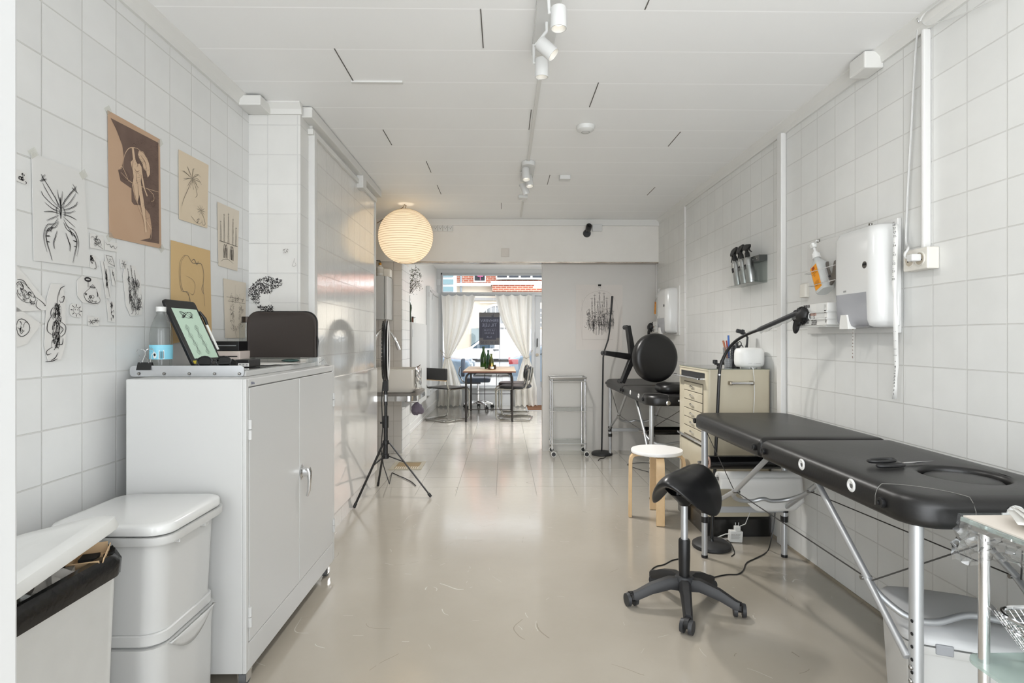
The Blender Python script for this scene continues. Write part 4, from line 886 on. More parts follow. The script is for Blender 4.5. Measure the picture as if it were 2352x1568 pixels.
for fx, fy in ((P(813, 1166, Z=0.008)).xy, (P(990, 1141, Z=.008)).xy, (P(868, 1115, Z=.008)).xy):
    d = V((fx - px, fy - py, 0)); A = V((px, py, .394)) + d.normalized() * .025; B = V((fx, fy, .01)); Mq = V((px, py, .295)) + d.normalized() * .024; Cq = A + (B - A) * .36
    l = MB().cbox((A + B) / 2, .016, .008, (B - A).length, (B - A).to_track_quat('Z', 'Y').to_matrix().to_4x4()).build('leg', BLACKM, rl, smooth=0, bevel=.002)
    MB().cbox((Mq + Cq) / 2, .012, .006, (Cq - Mq).length, (Cq - Mq).to_track_quat('Z', 'Y').to_matrix().to_4x4()).build('brace', BLACKM, l, smooth=0)
    MB().cyl(B - (B - A).normalized() * .03, B, .0105, n=10).build('foot', BLACKP, l)
a = P(880, 850, Y=4.02)
MB().tube([(px - .02, py, .83), (px - .03, py, .7), (px - .02, py - .01, .5), (px - .035, py, .35), (px - .02, py + .02, .22), (px + .03, py - .02, .1)] + [P(u, v, Z=.006) for u, v in ((900, 1085), (915, 1092), (930, 1098), (945, 1106), (955, 1115))], .0035, 6).build('cable', BLACKP, rl)
# ================================================================== CEILING, BEAM, NICHE, FRONT ROOM
BULB = mat('lit_bulb', (255, 250, 238), .3, emit=((255, 244, 226), .9))
def spot(t, u, v, d, ln, axis, armtop):
    """white can spotlight; axis points out of its open end"""
    c = d; a = V(axis).normalized(); r = .0265
    A = c - a * ln / 2; B = c + a * ln / 2; x, y = basis(a)
    prof = [(0, 0), (r * .9, 0), (r, .004), (r, ln), (r - .003, ln), (r - .003, ln - .03), (0, ln - .03)]
    q = a.to_track_quat('Z', 'Y').to_matrix().to_4x4()
    s = MB().lathe(prof, (0, 0, 0), 28, M4.Translation(A) @ q).build('spot_can', GLOSSW, t)
    MB().lathe([(0, ln - .028), (r - .008, ln - .028), (r - .01, ln - .018), (0, ln - .012)], (0, 0, 0), 16, M4.Translation(A) @ q).build('bulb', BULB, s)
    MB().tube([armtop, armtop + V((0, 0, -.035)), A + a * .018 + V((-.03, 0, 0)), A + a * .018], .006, 8).build('arm', GLOSSW, t)
    return B + a * .01, a
t = T('ceiling_spotlight', 'white ceiling bar with three can spotlights nearest the camera', 'spotlight', (.16, 1.9, HC), 0, None)
a = P(1236, 0, Z=HC); b = P(1228, 116, Z=HC)
MB().box(.115, .2, 1.45, b.y, HC - .022, HC - .0005).build('mounting_bar', GLOSSW, t, smooth=0, bevel=.003)
LMP = []
for u, v, Y, ax, dx in ((1283, 42, 1.84, (0, 0, -1), -.032), (1256, 112, 2.04, (.62, -.1, -.62), -.0), (1244, 156, 2.2, (0, .1, -1), -.03)):
    c = P(u, v, Y=Y); LMP.append(spot(t, u, v, c, .07, ax, V((c.x + dx, c.y + .02, HC - .02))))
t = T('ceiling_spotlight', 'white oval ceiling plate with three small can spotlights further back', 'spotlight', (.16, 3.9, HC), 0, None)
a = P(1212, 368, Z=HC); MB().loft([[V((p.x, p.y, z)) for p in rr(.165, 3.93, .045, .22, .044, 0)] for z in (HC - .03, HC - .0005)]).build('mounting_plate', GLOSSW, t, bevel=.003)
for u, v, Y, ax in ((1208, 400, 3.78, (.05, -.25, -1)), (1215.5, 416, 3.95, (.1, -.25, -1)), (1205, 433, 4.08, (.35, .2, -1))):
    c = P(u, v, Y=Y); LMP.append(spot(t, u, v, c, .082, ax, V((c.x + .01, c.y + .02, HC - .028))))
for i, (p, a) in enumerate(LMP):
    o = lamp('spot_beam', 'SPOT', p, SPOTW * (.2 if i < 3 else 1.0), (1, .98, .95), spot_size=R(120), spot_blend=.8, shadow_soft_size=.03)
    o.rotation_euler = a.to_track_quat('-Z', 'Y').to_euler()
c = P(1345, 298, Z=HC - .02); c.z = 0
sd = T('smoke_detector', 'round white smoke detector on the ceiling right of the spotlights', 'smoke detector', (c.x, c.y, HC))
MB().lathe([(0, HC - .034), (.03, HC - .034), (.048, HC - .022), (.052, HC - .008), (.052, HC - .0005), (0, HC - .0005)], (c.x, c.y, 0), 28).build('housing', PLASTW, sd)
MB().ring((c.x, c.y, HC - .03), (c.x, c.y, HC - .0345), .024, .019, 20).build('sensor_ring', mat('grey_plastic', (170, 170, 168), .5), sd)
def cbx(label, u, v, w, d, h):
    c = P(u, v, Z=HC - h / 2); tag(MB().box(c.x - w / 2, c.x + w / 2, c.y - d / 2, c.y + d / 2, HC - h, HC - .0005).build('junction_box', GLOSSW, smooth=0, bevel=.004), label, 'junction box')
cbx('square white junction box on the ceiling beside the rear spotlights', 1297, 409, .08, .07, .03)
cbx('white junction box at the end of the ceiling cable run', 1201, 453, .075, .07, .025)
# paper lantern
lc = P(932, 543, Y=4.95); lr = .24
pl_ = T('paper_lantern', 'round ribbed white paper lantern, lit, hanging from the ceiling', 'lantern', lc)
LP = bpy.data.materials.new('lantern_paper'); LP.use_nodes = True; nt = NT(LP); bs_ = nt.n['Principled BSDF']
tl = nt.new('ShaderNodeBsdfTranslucent'); tl.inputs[0].default_value = rgb(255, 248, 234); mx = nt.new('ShaderNodeMixShader'); mx.inputs[0].default_value = .55
bs_.inputs['Base Color'].default_value = rgb(244, 238, 226); bs_.inputs['Roughness'].default_value = .8
nt.link(bs_.outputs[0], mx.inputs[1]); nt.link(tl.outputs[0], mx.inputs[2]); nt.link(mx.outputs[0], nt.n['Material Output'].inputs[0])
prof = []; N = 31
for i in range(N * 4 + 1):
    a = .25 + (pi - .5) * i / (N * 4); prof.append((lr * sin(a) * (1 - .012 * abs(cos(pi * (i / 4))) ** .5 * 0 - .012 * abs(sin(pi * i / 4))), -lr * 1.0 * cos(a)))
m_ = MB()
rings = [[V((lc.x + r * cos(2 * pi * k / 48), lc.y + r * sin(2 * pi * k / 48), lc.z + z)) for k in range(48)] for r, z in prof]
m_.loft(rings, False, False).build('lantern_shade', LP, pl_, smooth=80)
rb_ = MB()
for i in range(N + 1):
    a = .25 + (pi - .5) * i / N; r = lr * sin(a) + .0006; rb_.tube([(lc.x + r * cos(2 * pi * k / 48), lc.y + r * sin(2 * pi * k / 48), lc.z - lr * cos(a)) for k in range(48)], .0013, 4, closed=True)
rb_.build('bamboo_ribs', mat('bamboo_rib', (176, 150, 112), .7), pl_)
MB().ball((lc.x, lc.y, lc.z - .02), .035).build('bulb', mat('warm_bulb', (255, 236, 200), .3, emit=((255, 226, 180), 4)), pl_)
hk = P(932, 470, Z=HC); e = P(866, 512, Y=5.5)
CORD = mat('brown_cord', (112, 84, 44), .6)
MB().tube([(lc.x, lc.y, lc.z + .03), (lc.x, lc.y, lc.z + .26), (lc.x + .004, lc.y, HC - .015), (lc.x - .01, lc.y, HC - .006), (lc.x - .03, lc.y + .05, HC - .016), (e.x, e.y, e.z)], .0032, 6).build('cord', CORD, pl_)
lo = lamp('lantern_glow', 'POINT', (lc.x, lc.y, lc.z - .02), LANT, (1, .86, .68), shadow_soft_size=.05)
# beam details
YBF = YB - .001
for i, u in enumerate((1000, 1011.5, 1023, 1034.5)):
    c = P(u, 522, Y=YBF); so = T('wall_socket', ('leftmost', 'second from left', 'third from left', 'rightmost')[i] + ' of the four white wall sockets beside the lantern', 'socket', (c.x, YB, c.z), 0, 'row of sockets on the beam')
    MB().box(c.x - .0235, c.x + .0235, YB - .016, YBF, c.z - .04, c.z + .04).build('socket_plate', PLASTW, so, smooth=0, bevel=.002)
    g = MB()
    for dx, dz in ((-.011, .0), (.011, .0), (0, -.016)): g.cyl((c.x + dx, YB - .0165, c.z + dz), (c.x + dx, YB - .0158, c.z + dz), .0035, n=10)
    g.build('pin_holes', HOLE, so, smooth=0)
c = P(1160.5, 580, Y=YBF); bpz = T('blank_plate', 'square painted-over blank plate on the beam above the opening', 'wall plate', (c.x, YB, c.z))
MB().box(c.x - .041, c.x + .041, YB - .004, YBF, c.z - .043, c.z + .043).build('plate_rim', mat('painted_plate', (204, 198, 190), .6), bpz, smooth=0, bevel=.003)
MB().box(c.x - .036, c.x + .036, YB - .007, YB - .004, c.z - .038, c.z + .038).build('plate_cover', mat('beam_plate', (212, 206, 198), .6), bpz, smooth=0, bevel=.002)
c = P(1350, 527, Y=YB - .04); sc_ = T('security_camera', 'small black security camera on the beam', 'camera', (c.x, YB, c.z))
q = P(1348, 536, Y=YB); MB().cyl((q.x, YB - .018, q.z), (q.x, YBF, q.z), .034, .04, n=24).build('camera_base', BLACKP, sc_)
m = MB().lathe([(0, 0), (.024, 0), (.028, .006), (.028, .07), (.024, .076), (0, .076)], (0, 0, 0), 20, M4.Translation((c.x + .006, YB - .03, c.z - .004)) @ M4.Rotation(R(62), 4, 'X')); m.build('camera_body', BLACKP, sc_)
g = MB().cyl((c.x + .006, YB - .1, c.z + .032), (c.x + .006, YB - .105, c.z + .035), .014); g.build('lens', mat('lens_glass', (14, 14, 18), .05), sc_)
g = MB()
for dx, dz in ((-.013, -.02), (.008, -.02), (.01, -.034)): g.cyl((c.x + dx, YB - .062, c.z + dz), (c.x + dx, YB - .064, c.z + dz), .003)
g.build('camera_screws', SCREW, sc_)
c = P(1371, 524, Y=YBF); tag(MB().box(c.x - .048, c.x + .048, YB - .035, YBF, c.z - .034, c.z + .034).build('junction_box', GLOSSW, smooth=0, bevel=.004), 'white junction box on the beam right of the black camera', 'junction box')

# ------------------------------------------------------------------ niche with the sink
CER = mat('sink_ceramic', (228, 222, 212), .12, coat=.5)
bx0, bx1, by0, by1, bz0, bz1 = -1.4, -.80, 5.05, 5.5, .655, .865
bs2 = T('wash_basin', 'rectangular white ceramic wash basin in the tiled niche', 'basin', (-1.1, 5.27, bz0))
mxx, myy, hx, hy = (bx0 + bx1) / 2, (by0 + by1) / 2, (bx1 - bx0) / 2, (by1 - by0) / 2
MB().loft([rr(mxx, myy, hx - .03, hy - .02, .03, bz0), rr(mxx, myy, hx, hy, .03, bz0 + .05), rr(mxx, myy, hx, hy, .03, bz1 - .003), rr(mxx, myy, hx - .004, hy - .004, .028, bz1), rr(mxx, myy, hx - .018, hy - .018, .025, bz1), rr(mxx, myy, hx - .03, hy - .03, .03, bz0 + .03)]).build('basin_body', CER, bs2, smooth=50)
MB().cyl((mxx, myy, bz0 + .0305), (mxx, myy, bz0 + .034), .025).build('drain', CHROME, bs2)
rn = random.Random(71); f = MB(); 
f.grid(lambda a, b: V((bx1 + .012 + .03 * sin(pi * a) * b + rn.uniform(-.006, .006), by0 - .012 + .24 * a, bz1 + .012 - .19 * b + rn.uniform(-.006, .006))), 12, 10)
tag(f.build('plastic_wrap', mat('foil_wrap', (206, 204, 200), .15, .85), smooth=20, solid=.0015), 'shiny crinkled wrap around the right end of the wash basin', 'plastic wrap')
sh = T('sink_shelf', 'chrome-edged shelf with rounded front carrying the wash basin', 'shelf', (-1.1, 5.3, .6))
kk = rr(mxx + .01, 5.28, hx + .02, .3, .09, 0, 6)
MB().loft([[V((p.x, p.y, z)) for p in rr(mxx + .01, 5.29, hx + .015, .29, .085, 0, 6)] for z in (.63, .652)]).build('shelf_plate', mat('grey_stone_plate', (120, 114, 106), .4), sh, smooth=30)
MB().loft([[V((p.x, p.y, z)) for p in kk] for z in (.585, .63)], True, True).build('chrome_band', CHROME, sh, smooth=50)
MB().box(-1.3, -1.27, 5.1, 5.59, .5, .585).box(-.95, -.92, 5.25, 5.598, .5, .585).build('bracket', STEEL, sh, smooth=0)
fa_ = T('tap', 'chrome swan-neck kitchen tap over the wash basin', 'tap', (-1.22, 5.45, .86))
pt = [P(u, v, Y=5.3) for u, v in ((862, 778), (868, 764), (880, 756), (893, 760), (903, 772), (908, 781))]
x0_ = pt[0].x - .03
MB().tube(smooth3([(x0_, 5.35, .66 + .2), (x0_, 5.35, .95), (x0_ + .005, 5.33, 1.08)] + [tuple(p) for p in pt]), .012, 10).build('spout', CHROME, fa_)
A = pt[-1]; B = P(916, 803, Y=5.29); MB().cyl(A, A + (B - A) * .2, .008, n=14).cyl(A + (B - A) * .2, B, .0145, .017, n=14).build('spray_head', CHROME, fa_)
a = P(868, 826, Y=5.36); MB().tube([(x0_, 5.35, a.z), (a.x + .02, 5.34, a.z + .004), (a.x + .11, 5.33, a.z + .01)], .008, 8).build('lever', CHROME, fa_)
a = P(960, 838, Y=5.2); tb = T('brush', 'brown handled brush sticking out of the wash basin', 'brush', (a.x, 5.2, .86))
MB().tube([P(953, 850, Y=5.2) - V((0, 0, .03)), P(957, 843, Y=5.2), P(963, 840, Y=5.2), P(966, 837, Y=5.2)], [.006, .006, .004, .003], 6).build('brush_handle', mat('brown_handle', (86, 56, 34), .5), tb)
rh = T('towel_rail', 'small chrome rail under the sink shelf', 'rail', P(948, 925, Y=5.15))
a = P(936, 924, Y=5.2); b = P(968, 917, Y=5.2)
MB().tube([(a.x - .02, 5.3, .585), (a.x - .02, 5.2, a.z), (a.x + .1, 5.2, a.z), (a.x + .1, 5.2, .578)], .005, 8).build('rail_bar', CHROME, rh)
rn = random.Random(72); c = P(958, 938, Y=5.2); b_ = MB().ball((0, 0, 0), 1, n=10)
b_.v = [V((p.x * .055 * (1.0 - .25 * p.z), p.y * .035, p.z * .055)) * (1 + rn.uniform(-.2, .2)) for p in b_.v]; b_.xf(M4.Translation(c))
tag(b_.build('wash_cloth', mat('purple_grey_cloth', (112, 104, 116), .9), smooth=40), 'crumpled grey purple cloth hanging from the rail under the sink', 'cloth')
a = P(892, 630, Y=5.3); wc = T('wall_cabinet', 'white two-door wall cabinet in the niche above the sink', 'cabinet', (-1.25, 5.4, 1.3))
zb, zt_ = P(890, 733, Y=5.3).z, P(890, 633, Y=5.3).z
MB().box(-1.45, -1.105, 5.32, 5.599, zb, zt_).build('cabinet_body', CABW, wc, smooth=0, bevel=.003)
s_ = P(882.5, 680, Y=5.3).x
MB().box(-1.45, s_ - .003, 5.3, 5.319, zb, zt_).build('door', CABW, wc, smooth=0, bevel=.003)
MB().box(s_ + .003, -1.105, 5.3, 5.319, zb, zt_).build('door', CABW, wc, smooth=0, bevel=.003)
a = P(873, 630, Y=5.38)
sb = bottle('soap_bottle', 'white pump soap bottle on top of the niche wall cabinet', 'bottle', (a.x, 5.38, zt_ + .001), [(0, 0), (.03, 0), (.032, .004), (.032, .085), (.014, .1), (.014, .108), (0, .108)], PLASTW)
MB().lathe([(0, .108), (.0145, .108), (.0145, .13), (.01, .133), (0, .133)], (0, 0, 0), 16).build('brass_collar', mat('brass', (176, 130, 62), .3, 1), sb, local=True)
MB().tube([(0, 0, .13), (0, 0, .15), (-.035, 0, .152)], .005, 8).build('pump_spout', BLACKP, sb, local=True)
MB().lathe([(.0325, .03), (.0325, .075)], (0, 0, 0), 24).build('label', mat('grey_label', (196, 194, 188), .7), sb, local=True)
a = P(884, 624, Y=5.42); tag(MB().loft([rr(a.x + .01, 5.45, .045, .05, .02, zt_ + .001), rr(a.x + .01, 5.45, .045, .05, .02, zt_ + .075), rr(a.x + .01, 5.45, .03, .035, .02, zt_ + .088)]).build('dispenser_box', OFFW, smooth=45), 'rounded white dispenser beside the soap bottle on the niche cabinet', 'dispenser')
# floor drain
fd = T('floor_drain', 'square floor drain with slotted grate in front of the niche', 'drain', (-.9, 5.0, 0))
qs = [P(u, v, Z=.001) for u, v in ((926, 1048), (977, 1047), (965, 1066), (912, 1066))]
xa, xb, ya, yb = -1.0, -.72, 4.88, 5.2
MB().box(xa, xb, ya, ya + .035, .0003, .005).box(xa, xb, yb - .035, yb, .0003, .005).box(xa, xa + .035, ya + .035, yb - .035, .0003, .005).box(xb - .035, xb, ya + .035, yb - .035, .0003, .005).build('frame', mat('drain_frame', (176, 168, 150), .5), fd, smooth=0)
MB().box(xa + .03, xb - .03, ya + .03, yb - .03, .0003, .0012).build('pan', mat('dirty_pan', (150, 128, 92), .6), fd, smooth=0)
g = MB()
for i in range(11): x = xa + .045 + i * .019; g.box(x, x + .009, ya + .04, ya + .12, .0012, .004)
g.build('grate', mat('drain_grate', (214, 206, 190), .5), fd, smooth=0)

# ------------------------------------------------------------------ front room
GP = mat('grey_panel', (178, 178, 176), .45)
a = P(938, 740, Y=6.12)
pb = T('wall_cupboard', 'grey wall-mounted cupboard with flat top behind the tiled jamb', 'cupboard', (-1.06, 6.6, .55))
zt2 = P(947, 740, Y=6.2).z; ye = 1285 * 1.0 / 174; zb2 = .36
MB().box(-1.139, -1.0, 6.09, 7.25, zb2, zt2).build('cupboard_body', GP, pb, smooth=0, bevel=.004)
MB().box(-1.012, -.996, 6.1, 7.245, zb2 + .002, zt2 - .003).build('cupboard_door', GP, pb, smooth=0, bevel=.003)
MB().cyl((-.994, 6.13, zt2 - .16), (-.994, 6.13, zt2 - .08), .006).build('hinge', STEEL, pb)
# folded shutters
sh_ = P(983, 655, Y=7.4)
for i, (u0, u1, y0, y1, vt) in enumerate(((979, 990.5, 8.23, 8.5, 656), (991.5, 1007, 8.62, 9.4, 664))):
    x = P(u0 if i == 0 else 993.5, 700, Y=y0); xx = -1.085 if i == 0 else -1.095
    zt3 = P(u0, vt, Y=y0).z; s = T('window_shutter', ('nearer', 'farther')[i] + ' tall grey shutter panel folded against the front room wall', 'shutter', (-1.1, y0, .25), 0, 'shutters on the front room wall')
    MB().box(-1.138, xx, y0, y1, .3, zt3).build('shutter_panel', mat('shutter_grey', (192, 193, 193), .45), s, smooth=0, bevel=.004)
    MB().box(xx - .03, xx + .003, y0 - .004, y0, zt3 - .16, zt3 - .09).build('hinge', STEEL, s, smooth=0)
    for z in (.36, zt3 - .08): MB().box(xx - .002, xx + .012, y0 + .05, y1 - .05, z, z + .02).build('moulding', GP, s, smooth=0)
# vase with branch, jars
vy = 6.25; vx = P(941, 740, Y=vy).x
va = T('vase', 'slender dark green vase on the grey cupboard holding leafy branches', 'vase', (vx - .004, vy, zt2))
MB().lathe([(0, .001), (.022, .001), (.024, .01), (.02, .1), (.03, .16), (.026, .2), (.012, .24), (.009, .29), (.012, .3), (.007, .3)], (vx - .004, vy, zt2), 20).build('vase_body', mat('dark_green_glass', (44, 58, 40), .1), va)
br = T('leafy_branch', 'tall branches with small dark green leaves standing in the vase', 'branch', (vx, vy, zt2 + .29))
rn = random.Random(81); stm = MB(); lv = MB()
cl = [(945, 648, .055), (952, 640, .05), (957, 652, .05), (948, 660, .06), (960, 657, .045), (948, 632, .04), (953, 625, .035), (961, 629, .03), (944, 625, .03), (941, 668, .04), (956, 617, .028), (965, 637, .02)]
base = V((vx - .002, vy, zt2 + .2))
for u, v, s in cl:
    c = P(u, v, Y=vy + rn.uniform(-.06, .06)); mid = (base + c) / 2 + V((-.02, rn.uniform(-.02, .02), .03))
    stm.tube([base, base + V((0, 0, .12)), mid, c], [.0025, .0022, .0016, .0008], 5)
    for _ in range(int(70 * s / .05)):
        p = c + V((rn.gauss(0, s * .55), rn.gauss(0, s * .5), rn.gauss(0, s * .6)))
        d = V((rn.uniform(-1, 1), rn.uniform(-1, 1), rn.uniform(-.6, 1))).normalized(); x, y = basis(d); l = rn.uniform(.014, .026)
        lv.add([p, p + d * l * .5 + x * l * .22, p + d * l, p + d * l * .5 - x * l * .22], [(0, 1, 2, 3)])
stm.build('stem', mat('brown_stem', (74, 62, 44), .7), br); lv.build('leaves', mat('dark_leaf', (58, 62, 34), .6, vary=(30, .6, (88, 86, 52))), br, smooth=0)
for i, (u, r, hgt, m, lab) in enumerate(((947.5, .012, .055, mat('amber_glass', (92, 48, 24), .1), 'small amber jar with a dark lid on the grey cupboard'), (952.5, .014, .05, GLASS, 'small clear glass jar on the grey cupboard'))):
    c = P(u, 738, Y=6.4); j = T('jar', lab, 'jar', (c.x, 6.4, zt2)); MB().lathe([(0, .001), (r, .001), (r, hgt), (r * .8, hgt + .004), (0, hgt + .004)], (c.x, 6.4, zt2), 16).build('jar_body', m, j)
    MB().lathe([(0, hgt + .004), (r, hgt + .004), (r, hgt + .016), (0, hgt + .016)], (c.x, 6.4, zt2), 16).build('lid', DARKP if i == 0 else STEEL, j)
a = P(932, 985, Y=6.1); ws = T('wall_socket', 'white floor-level socket on the front room wall behind the niche', 'socket', (-1.12, 6.2, .15)); MB().box(-1.124, -1.105, 6.14, 6.22, .12, .2).build('socket_plate', PLASTW, ws, smooth=0, bevel=.003)

# table
tX0, tX1, tY0, tY1, tZ = -.556, .165, 7.6, 8.9, .70
tb_ = T('dining_table', 'wooden table with dark tubular steel legs in the front room', 'table', (-.2, 8.3, 0))
MB().box(tX0, tX1, tY0, tY1, tZ - .022, tZ - .003).build('tabletop_edge', mat('worn_oak_edge', (112, 72, 56), .5), tb_, smooth=0, bevel=.002)
MB().box(tX0, tX1, tY0, tY1, tZ - .003, tZ).build('tabletop', mat('worn_oak', (190, 168, 142), .4, vary=(9, .7, (158, 134, 108))), tb_, smooth=0)
def arc(x0, x1, z0, z1, r, y):
    return [(x0, y, z0)] + [(x0 + r - r * cos(pi / 2 * i / 6), y, z1 - r + r * sin(pi / 2 * i / 6)) for i in range(7)] + [(x1 - r + r * sin(pi / 2 * i / 6), y, z1 - r + r * cos(pi / 2 * i / 6)) for i in range(7)] + [(x1, y, z0)]
DST = mat('dark_tube_steel', (58, 54, 52), .4, .6)
for y in (tY0 + .05, tY1 - .08): MB().tube(arc(-.515, .118, .002, tZ - .024, .085, y), .0145, 10).build('leg_frame', DST, tb_)
MB().tube([(-.515, tY1 - .08, .27), (.118, tY1 - .08, .27)], .005, 6).tube([(-.3, tY1 - .08, .27), (-.3, tY1 - .08, .67)], .005, 6).tube([(-.5, tY0 + .06, .17), (.11, tY0 + .06, .17)], .005, 6).tube([(-.26, tY0 + .06, .17), (-.26, tY0 + .06, .66)], .005, 6).tube([(-.1, tY0 + .06, .66), (-.1, tY0 + .06, .5)], .005, 6).build('brace', DST, tb_)
# bottles on the table
def wine(label, u, Y, hgt, r, m, short=False):
    c = P(u, 850, Y=Y); return bottle('bottle', label, 'bottle', (c.x, Y, tZ + .001), [(0, 0), (r * .95, 0), (r, .006), (r, hgt * .5), (r * .9, hgt * .6), (r * .38, hgt * .8), (r * .34, hgt * .9), (r * .42, hgt * .91), (r * .42, hgt), (0, hgt)], m, None, 20)
GG = clear('green_glass', (60, 120, 30), 1.2, .03, .25, (40, 70, 20)); GG2 = clear('dark_green_glass_clear', (60, 120, 80), 1.2, .03, .3, (36, 66, 44)); GY = clear('yellow_green_glass', (150, 160, 50), 1.2, .03, .25, (90, 90, 30))
w1 = wine('tallest green glass bottle on the front room table', 1110.5, 8.15, .325, .047, GG); w2 = wine('middle-height dark green bottle between the other two bottles', 1121.5, 8.35, .27, .038, GG2); w3 = wine('shortest yellow green bottle behind the candle', 1128.5, 8.15, .22, .036, GY)
c = P(1107, 846, Y=8.0); MB().box(-.045, .02, -.052, -.049, .002, .03).build('label', mat('pale_label', (176, 176, 166), .7), w1, local=True, smooth=0)
c = P(1130, 848, Y=7.9)
cd_ = T('candle_holder', 'small glass tealight holder with a lit candle on the table', 'candle', (c.x, 7.9, tZ))
MB().lathe([(0, .001), (.03, .001), (.045, .008), (.045, .012), (.02, .012), (0, .012)], (c.x, 7.9, tZ), 20).build('saucer', mat('brass', (176, 130, 62), .3, 1), cd_)
MB().lathe([(0, .012), (.022, .012), (.026, .03), (.024, .045), (0, .045)], (c.x, 7.9, tZ), 16).build('wax', PAPERW, cd_)
MB().lathe([(.0005, .05), (.006, .06), (.004, .075), (.0005, .09)], (c.x, 7.9, tZ), 10).build('flame', mat('flame', (255, 190, 90), .5, emit=((255, 170, 60), 8)), cd_)
for i, (u, Y) in enumerate(((1124.5, 8.02), (1136, 8.02))):
    c = P(u, 845, Y=Y); tag(MB().lathe([(0, .001), (.02, .001), (.026, .03), (.02, .06), (.024, .066), (.021, .064), (.0, .05)], (c.x, Y, tZ), 14).build('votive_cup', clear('brown_glass', (110, 84, 60), 1.3, .05, .4, (70, 54, 40)), smooth=50), ('brown glass votive cup left behind the lit candle', 'brown glass votive cup right behind the lit candle')[i], 'cup')
# cantilever chairs
SEATB = mat('black_seat', (17, 16, 16), .4)
def cant(label, loc, rz, curved, group='cantilever chairs at the table'):
    t = T('cantilever_chair', label, 'chair', loc, rz, group); w = .215
    side = [(0, -.24, .725), (0, -.235, .66), (0, -.21, .52), (0, -.19, .465), (0, -.15, .445), (0, .16, .445), (0, .205, .43), (0, .222, .39), (0, .222, .08), (0, .205, .03), (0, .16, .014), (0, -.2, .014)]
    path = [(-w, y, z) for _, y, z in side] + [(-w + .03, -.235, .014), (w - .03, -.235, .014)] + [(w, y, z) for _, y, z in side[::-1]]
    MB().tube(path, .0125, 8).build('tube_frame', mat('chair_chrome', (170, 168, 162), .15, 1), t, local=True)
    if curved:
        k = rr(0, -.02, w + .02, .215, .12, 0, 6); MB().loft([[V((p.x, p.y, z)) for p in k] for z in (.452, .458)] + [[V((p.x * .96, p.y * .96, .482)) for p in k]]).build('seat', SEATB, t, local=True, smooth=50)
        k = rr(0, .645, w - .005, .1, .095, 0, 6); MB().prism([V((p.x, -.218 - (p.y - .55) * .12 + .02 * (abs(p.x) / w) ** 2, p.y)) for p in k], (0, .022, 0)).build('backrest', SEATB, t, local=True, smooth=50, bevel=.006)
    else:
        MB().loft([[V((p.x, p.y, z)) for p in rr(0, 0, w + .01, .2, .03, 0)] for z in (.448, .465)]).build('seat', SEATB, t, local=True, smooth=0, bevel=.004)
        MB().box(-w - .014, w + .014, -.262, -.215, .575, .735).build('backrest', SEATB, t, local=True, smooth=0, bevel=.008)
        MB().box(-w - .006, w + .006, -.256, -.222, .565, .576).build('backrest_edge', WOOD, t, local=True, smooth=0)
    return t
cant('cantilever chair with a flat black back sling on the left of the table', (P(1024, 960, Z=0).x + .035, 7.9, 0), R(-40), False)
cant('nearer black padded cantilever chair on the right of the table', (P(1181, 962, Z=0).x, 7.95, 0), R(80), True)
cant('cantilever chair right of the table half hidden behind the nearer one', (P(1176, 950, Z=0).x, 8.5, 0), R(84), True)
# swivel chair
BLUE = mat('blue_grey_vinyl', (86, 98, 116), .5)
sw = T('swivel_chair', 'blue grey swivel chair with chrome five-star base behind the table', 'chair', (P(1098, 940, Y=9.1).x, 9.13, 0), 0)
MB().loft([rr(0, 0, .19, .19, .07, .44), rr(0, 0, .2, .2, .08, .455), rr(0, 0, .2, .2, .08, .495), rr(0, 0, .18, .18, .07, .51)]).build('seat', BLUE, sw, local=True, smooth=50)
MB().prism([V((-.27, p.x, p.y)) for p in rr(0, .67, .16, .145, .08, 0)], (.05, 0, 0)).build('backrest', BLUE, sw, local=True, smooth=50, bevel=.012)
MB().tube([(.0, 0, .42), (-.2, 0, .41), (-.26, 0, .46), (-.32, 0, .56), (-.3, 0, .67), (-.27, 0, .69)], .011, 8).build('back_arm', CHROME, sw, local=True)
MB().box(-.2, .04, -.03, .03, .405, .438).build('mechanism', BLACKM, sw, local=True, smooth=0, bevel=.004)
MB().cyl((0, 0, .1), (0, 0, .28), .026).cyl((0, 0, .28), (0, 0, .42), .017).build('column', CHROME, sw, local=True)
def star(t, n, r, z0, z1, w, m, wheelr, ang0=0, local=True, wm_=BLACKP):
    for i in range(n):
        a = ang0 + 2 * pi * i / n; d = V((cos(a), sin(a), 0)); s_ = V((-sin(a), cos(a), 0)); secs = []
        for k, (f, ww, zz, th) in enumerate(((.06, 1.25, z1, .05), (.3, 1.1, z1 + .004, .045), (.65, .95, z0 + (z1 - z0) * .65, .04), (.93, .85, z0 + .004, .034), (1.0, .7, z0, .028))):
            c = d * r * f; secs.append([c + s_ * w * ww * p[0] + V((0, 0, zz - th * p[1])) for p in ((-.5, 1), (-.5, .35), (-.28, 0), (.28, 0), (.5, .35), (.5, 1))])
        l = MB().loft(secs).build('leg', m, t, local=local, smooth=50)
        if wheelr:
            c = d * r; k = a + 1.9 + i; off = V((cos(k), sin(k), 0)) * .016; e = V((-sin(k), cos(k), 0))
            cz = MB().cyl(c + V((0, 0, z0 - .03)), c + V((0, 0, z0 - .01)), .012).cyl(c + off + e * .009 + V((0, 0, wheelr + .012)), c + off - e * .009 + V((0, 0, wheelr + .012)), wheelr * .75, n=16).build('castor', wm_, l, local=True)
            for sg_ in (-1, 1):
                MB().cyl(c + off + e * sg_ * .01 + V((0, 0, wheelr)), c + off + e * sg_ * .024 + V((0, 0, wheelr)), wheelr, wheelr * .93, n=20).build('wheel', DARKP, l, local=True)
star(sw, 5, .25, .085, .13, .035, CHROME, .026, .3)
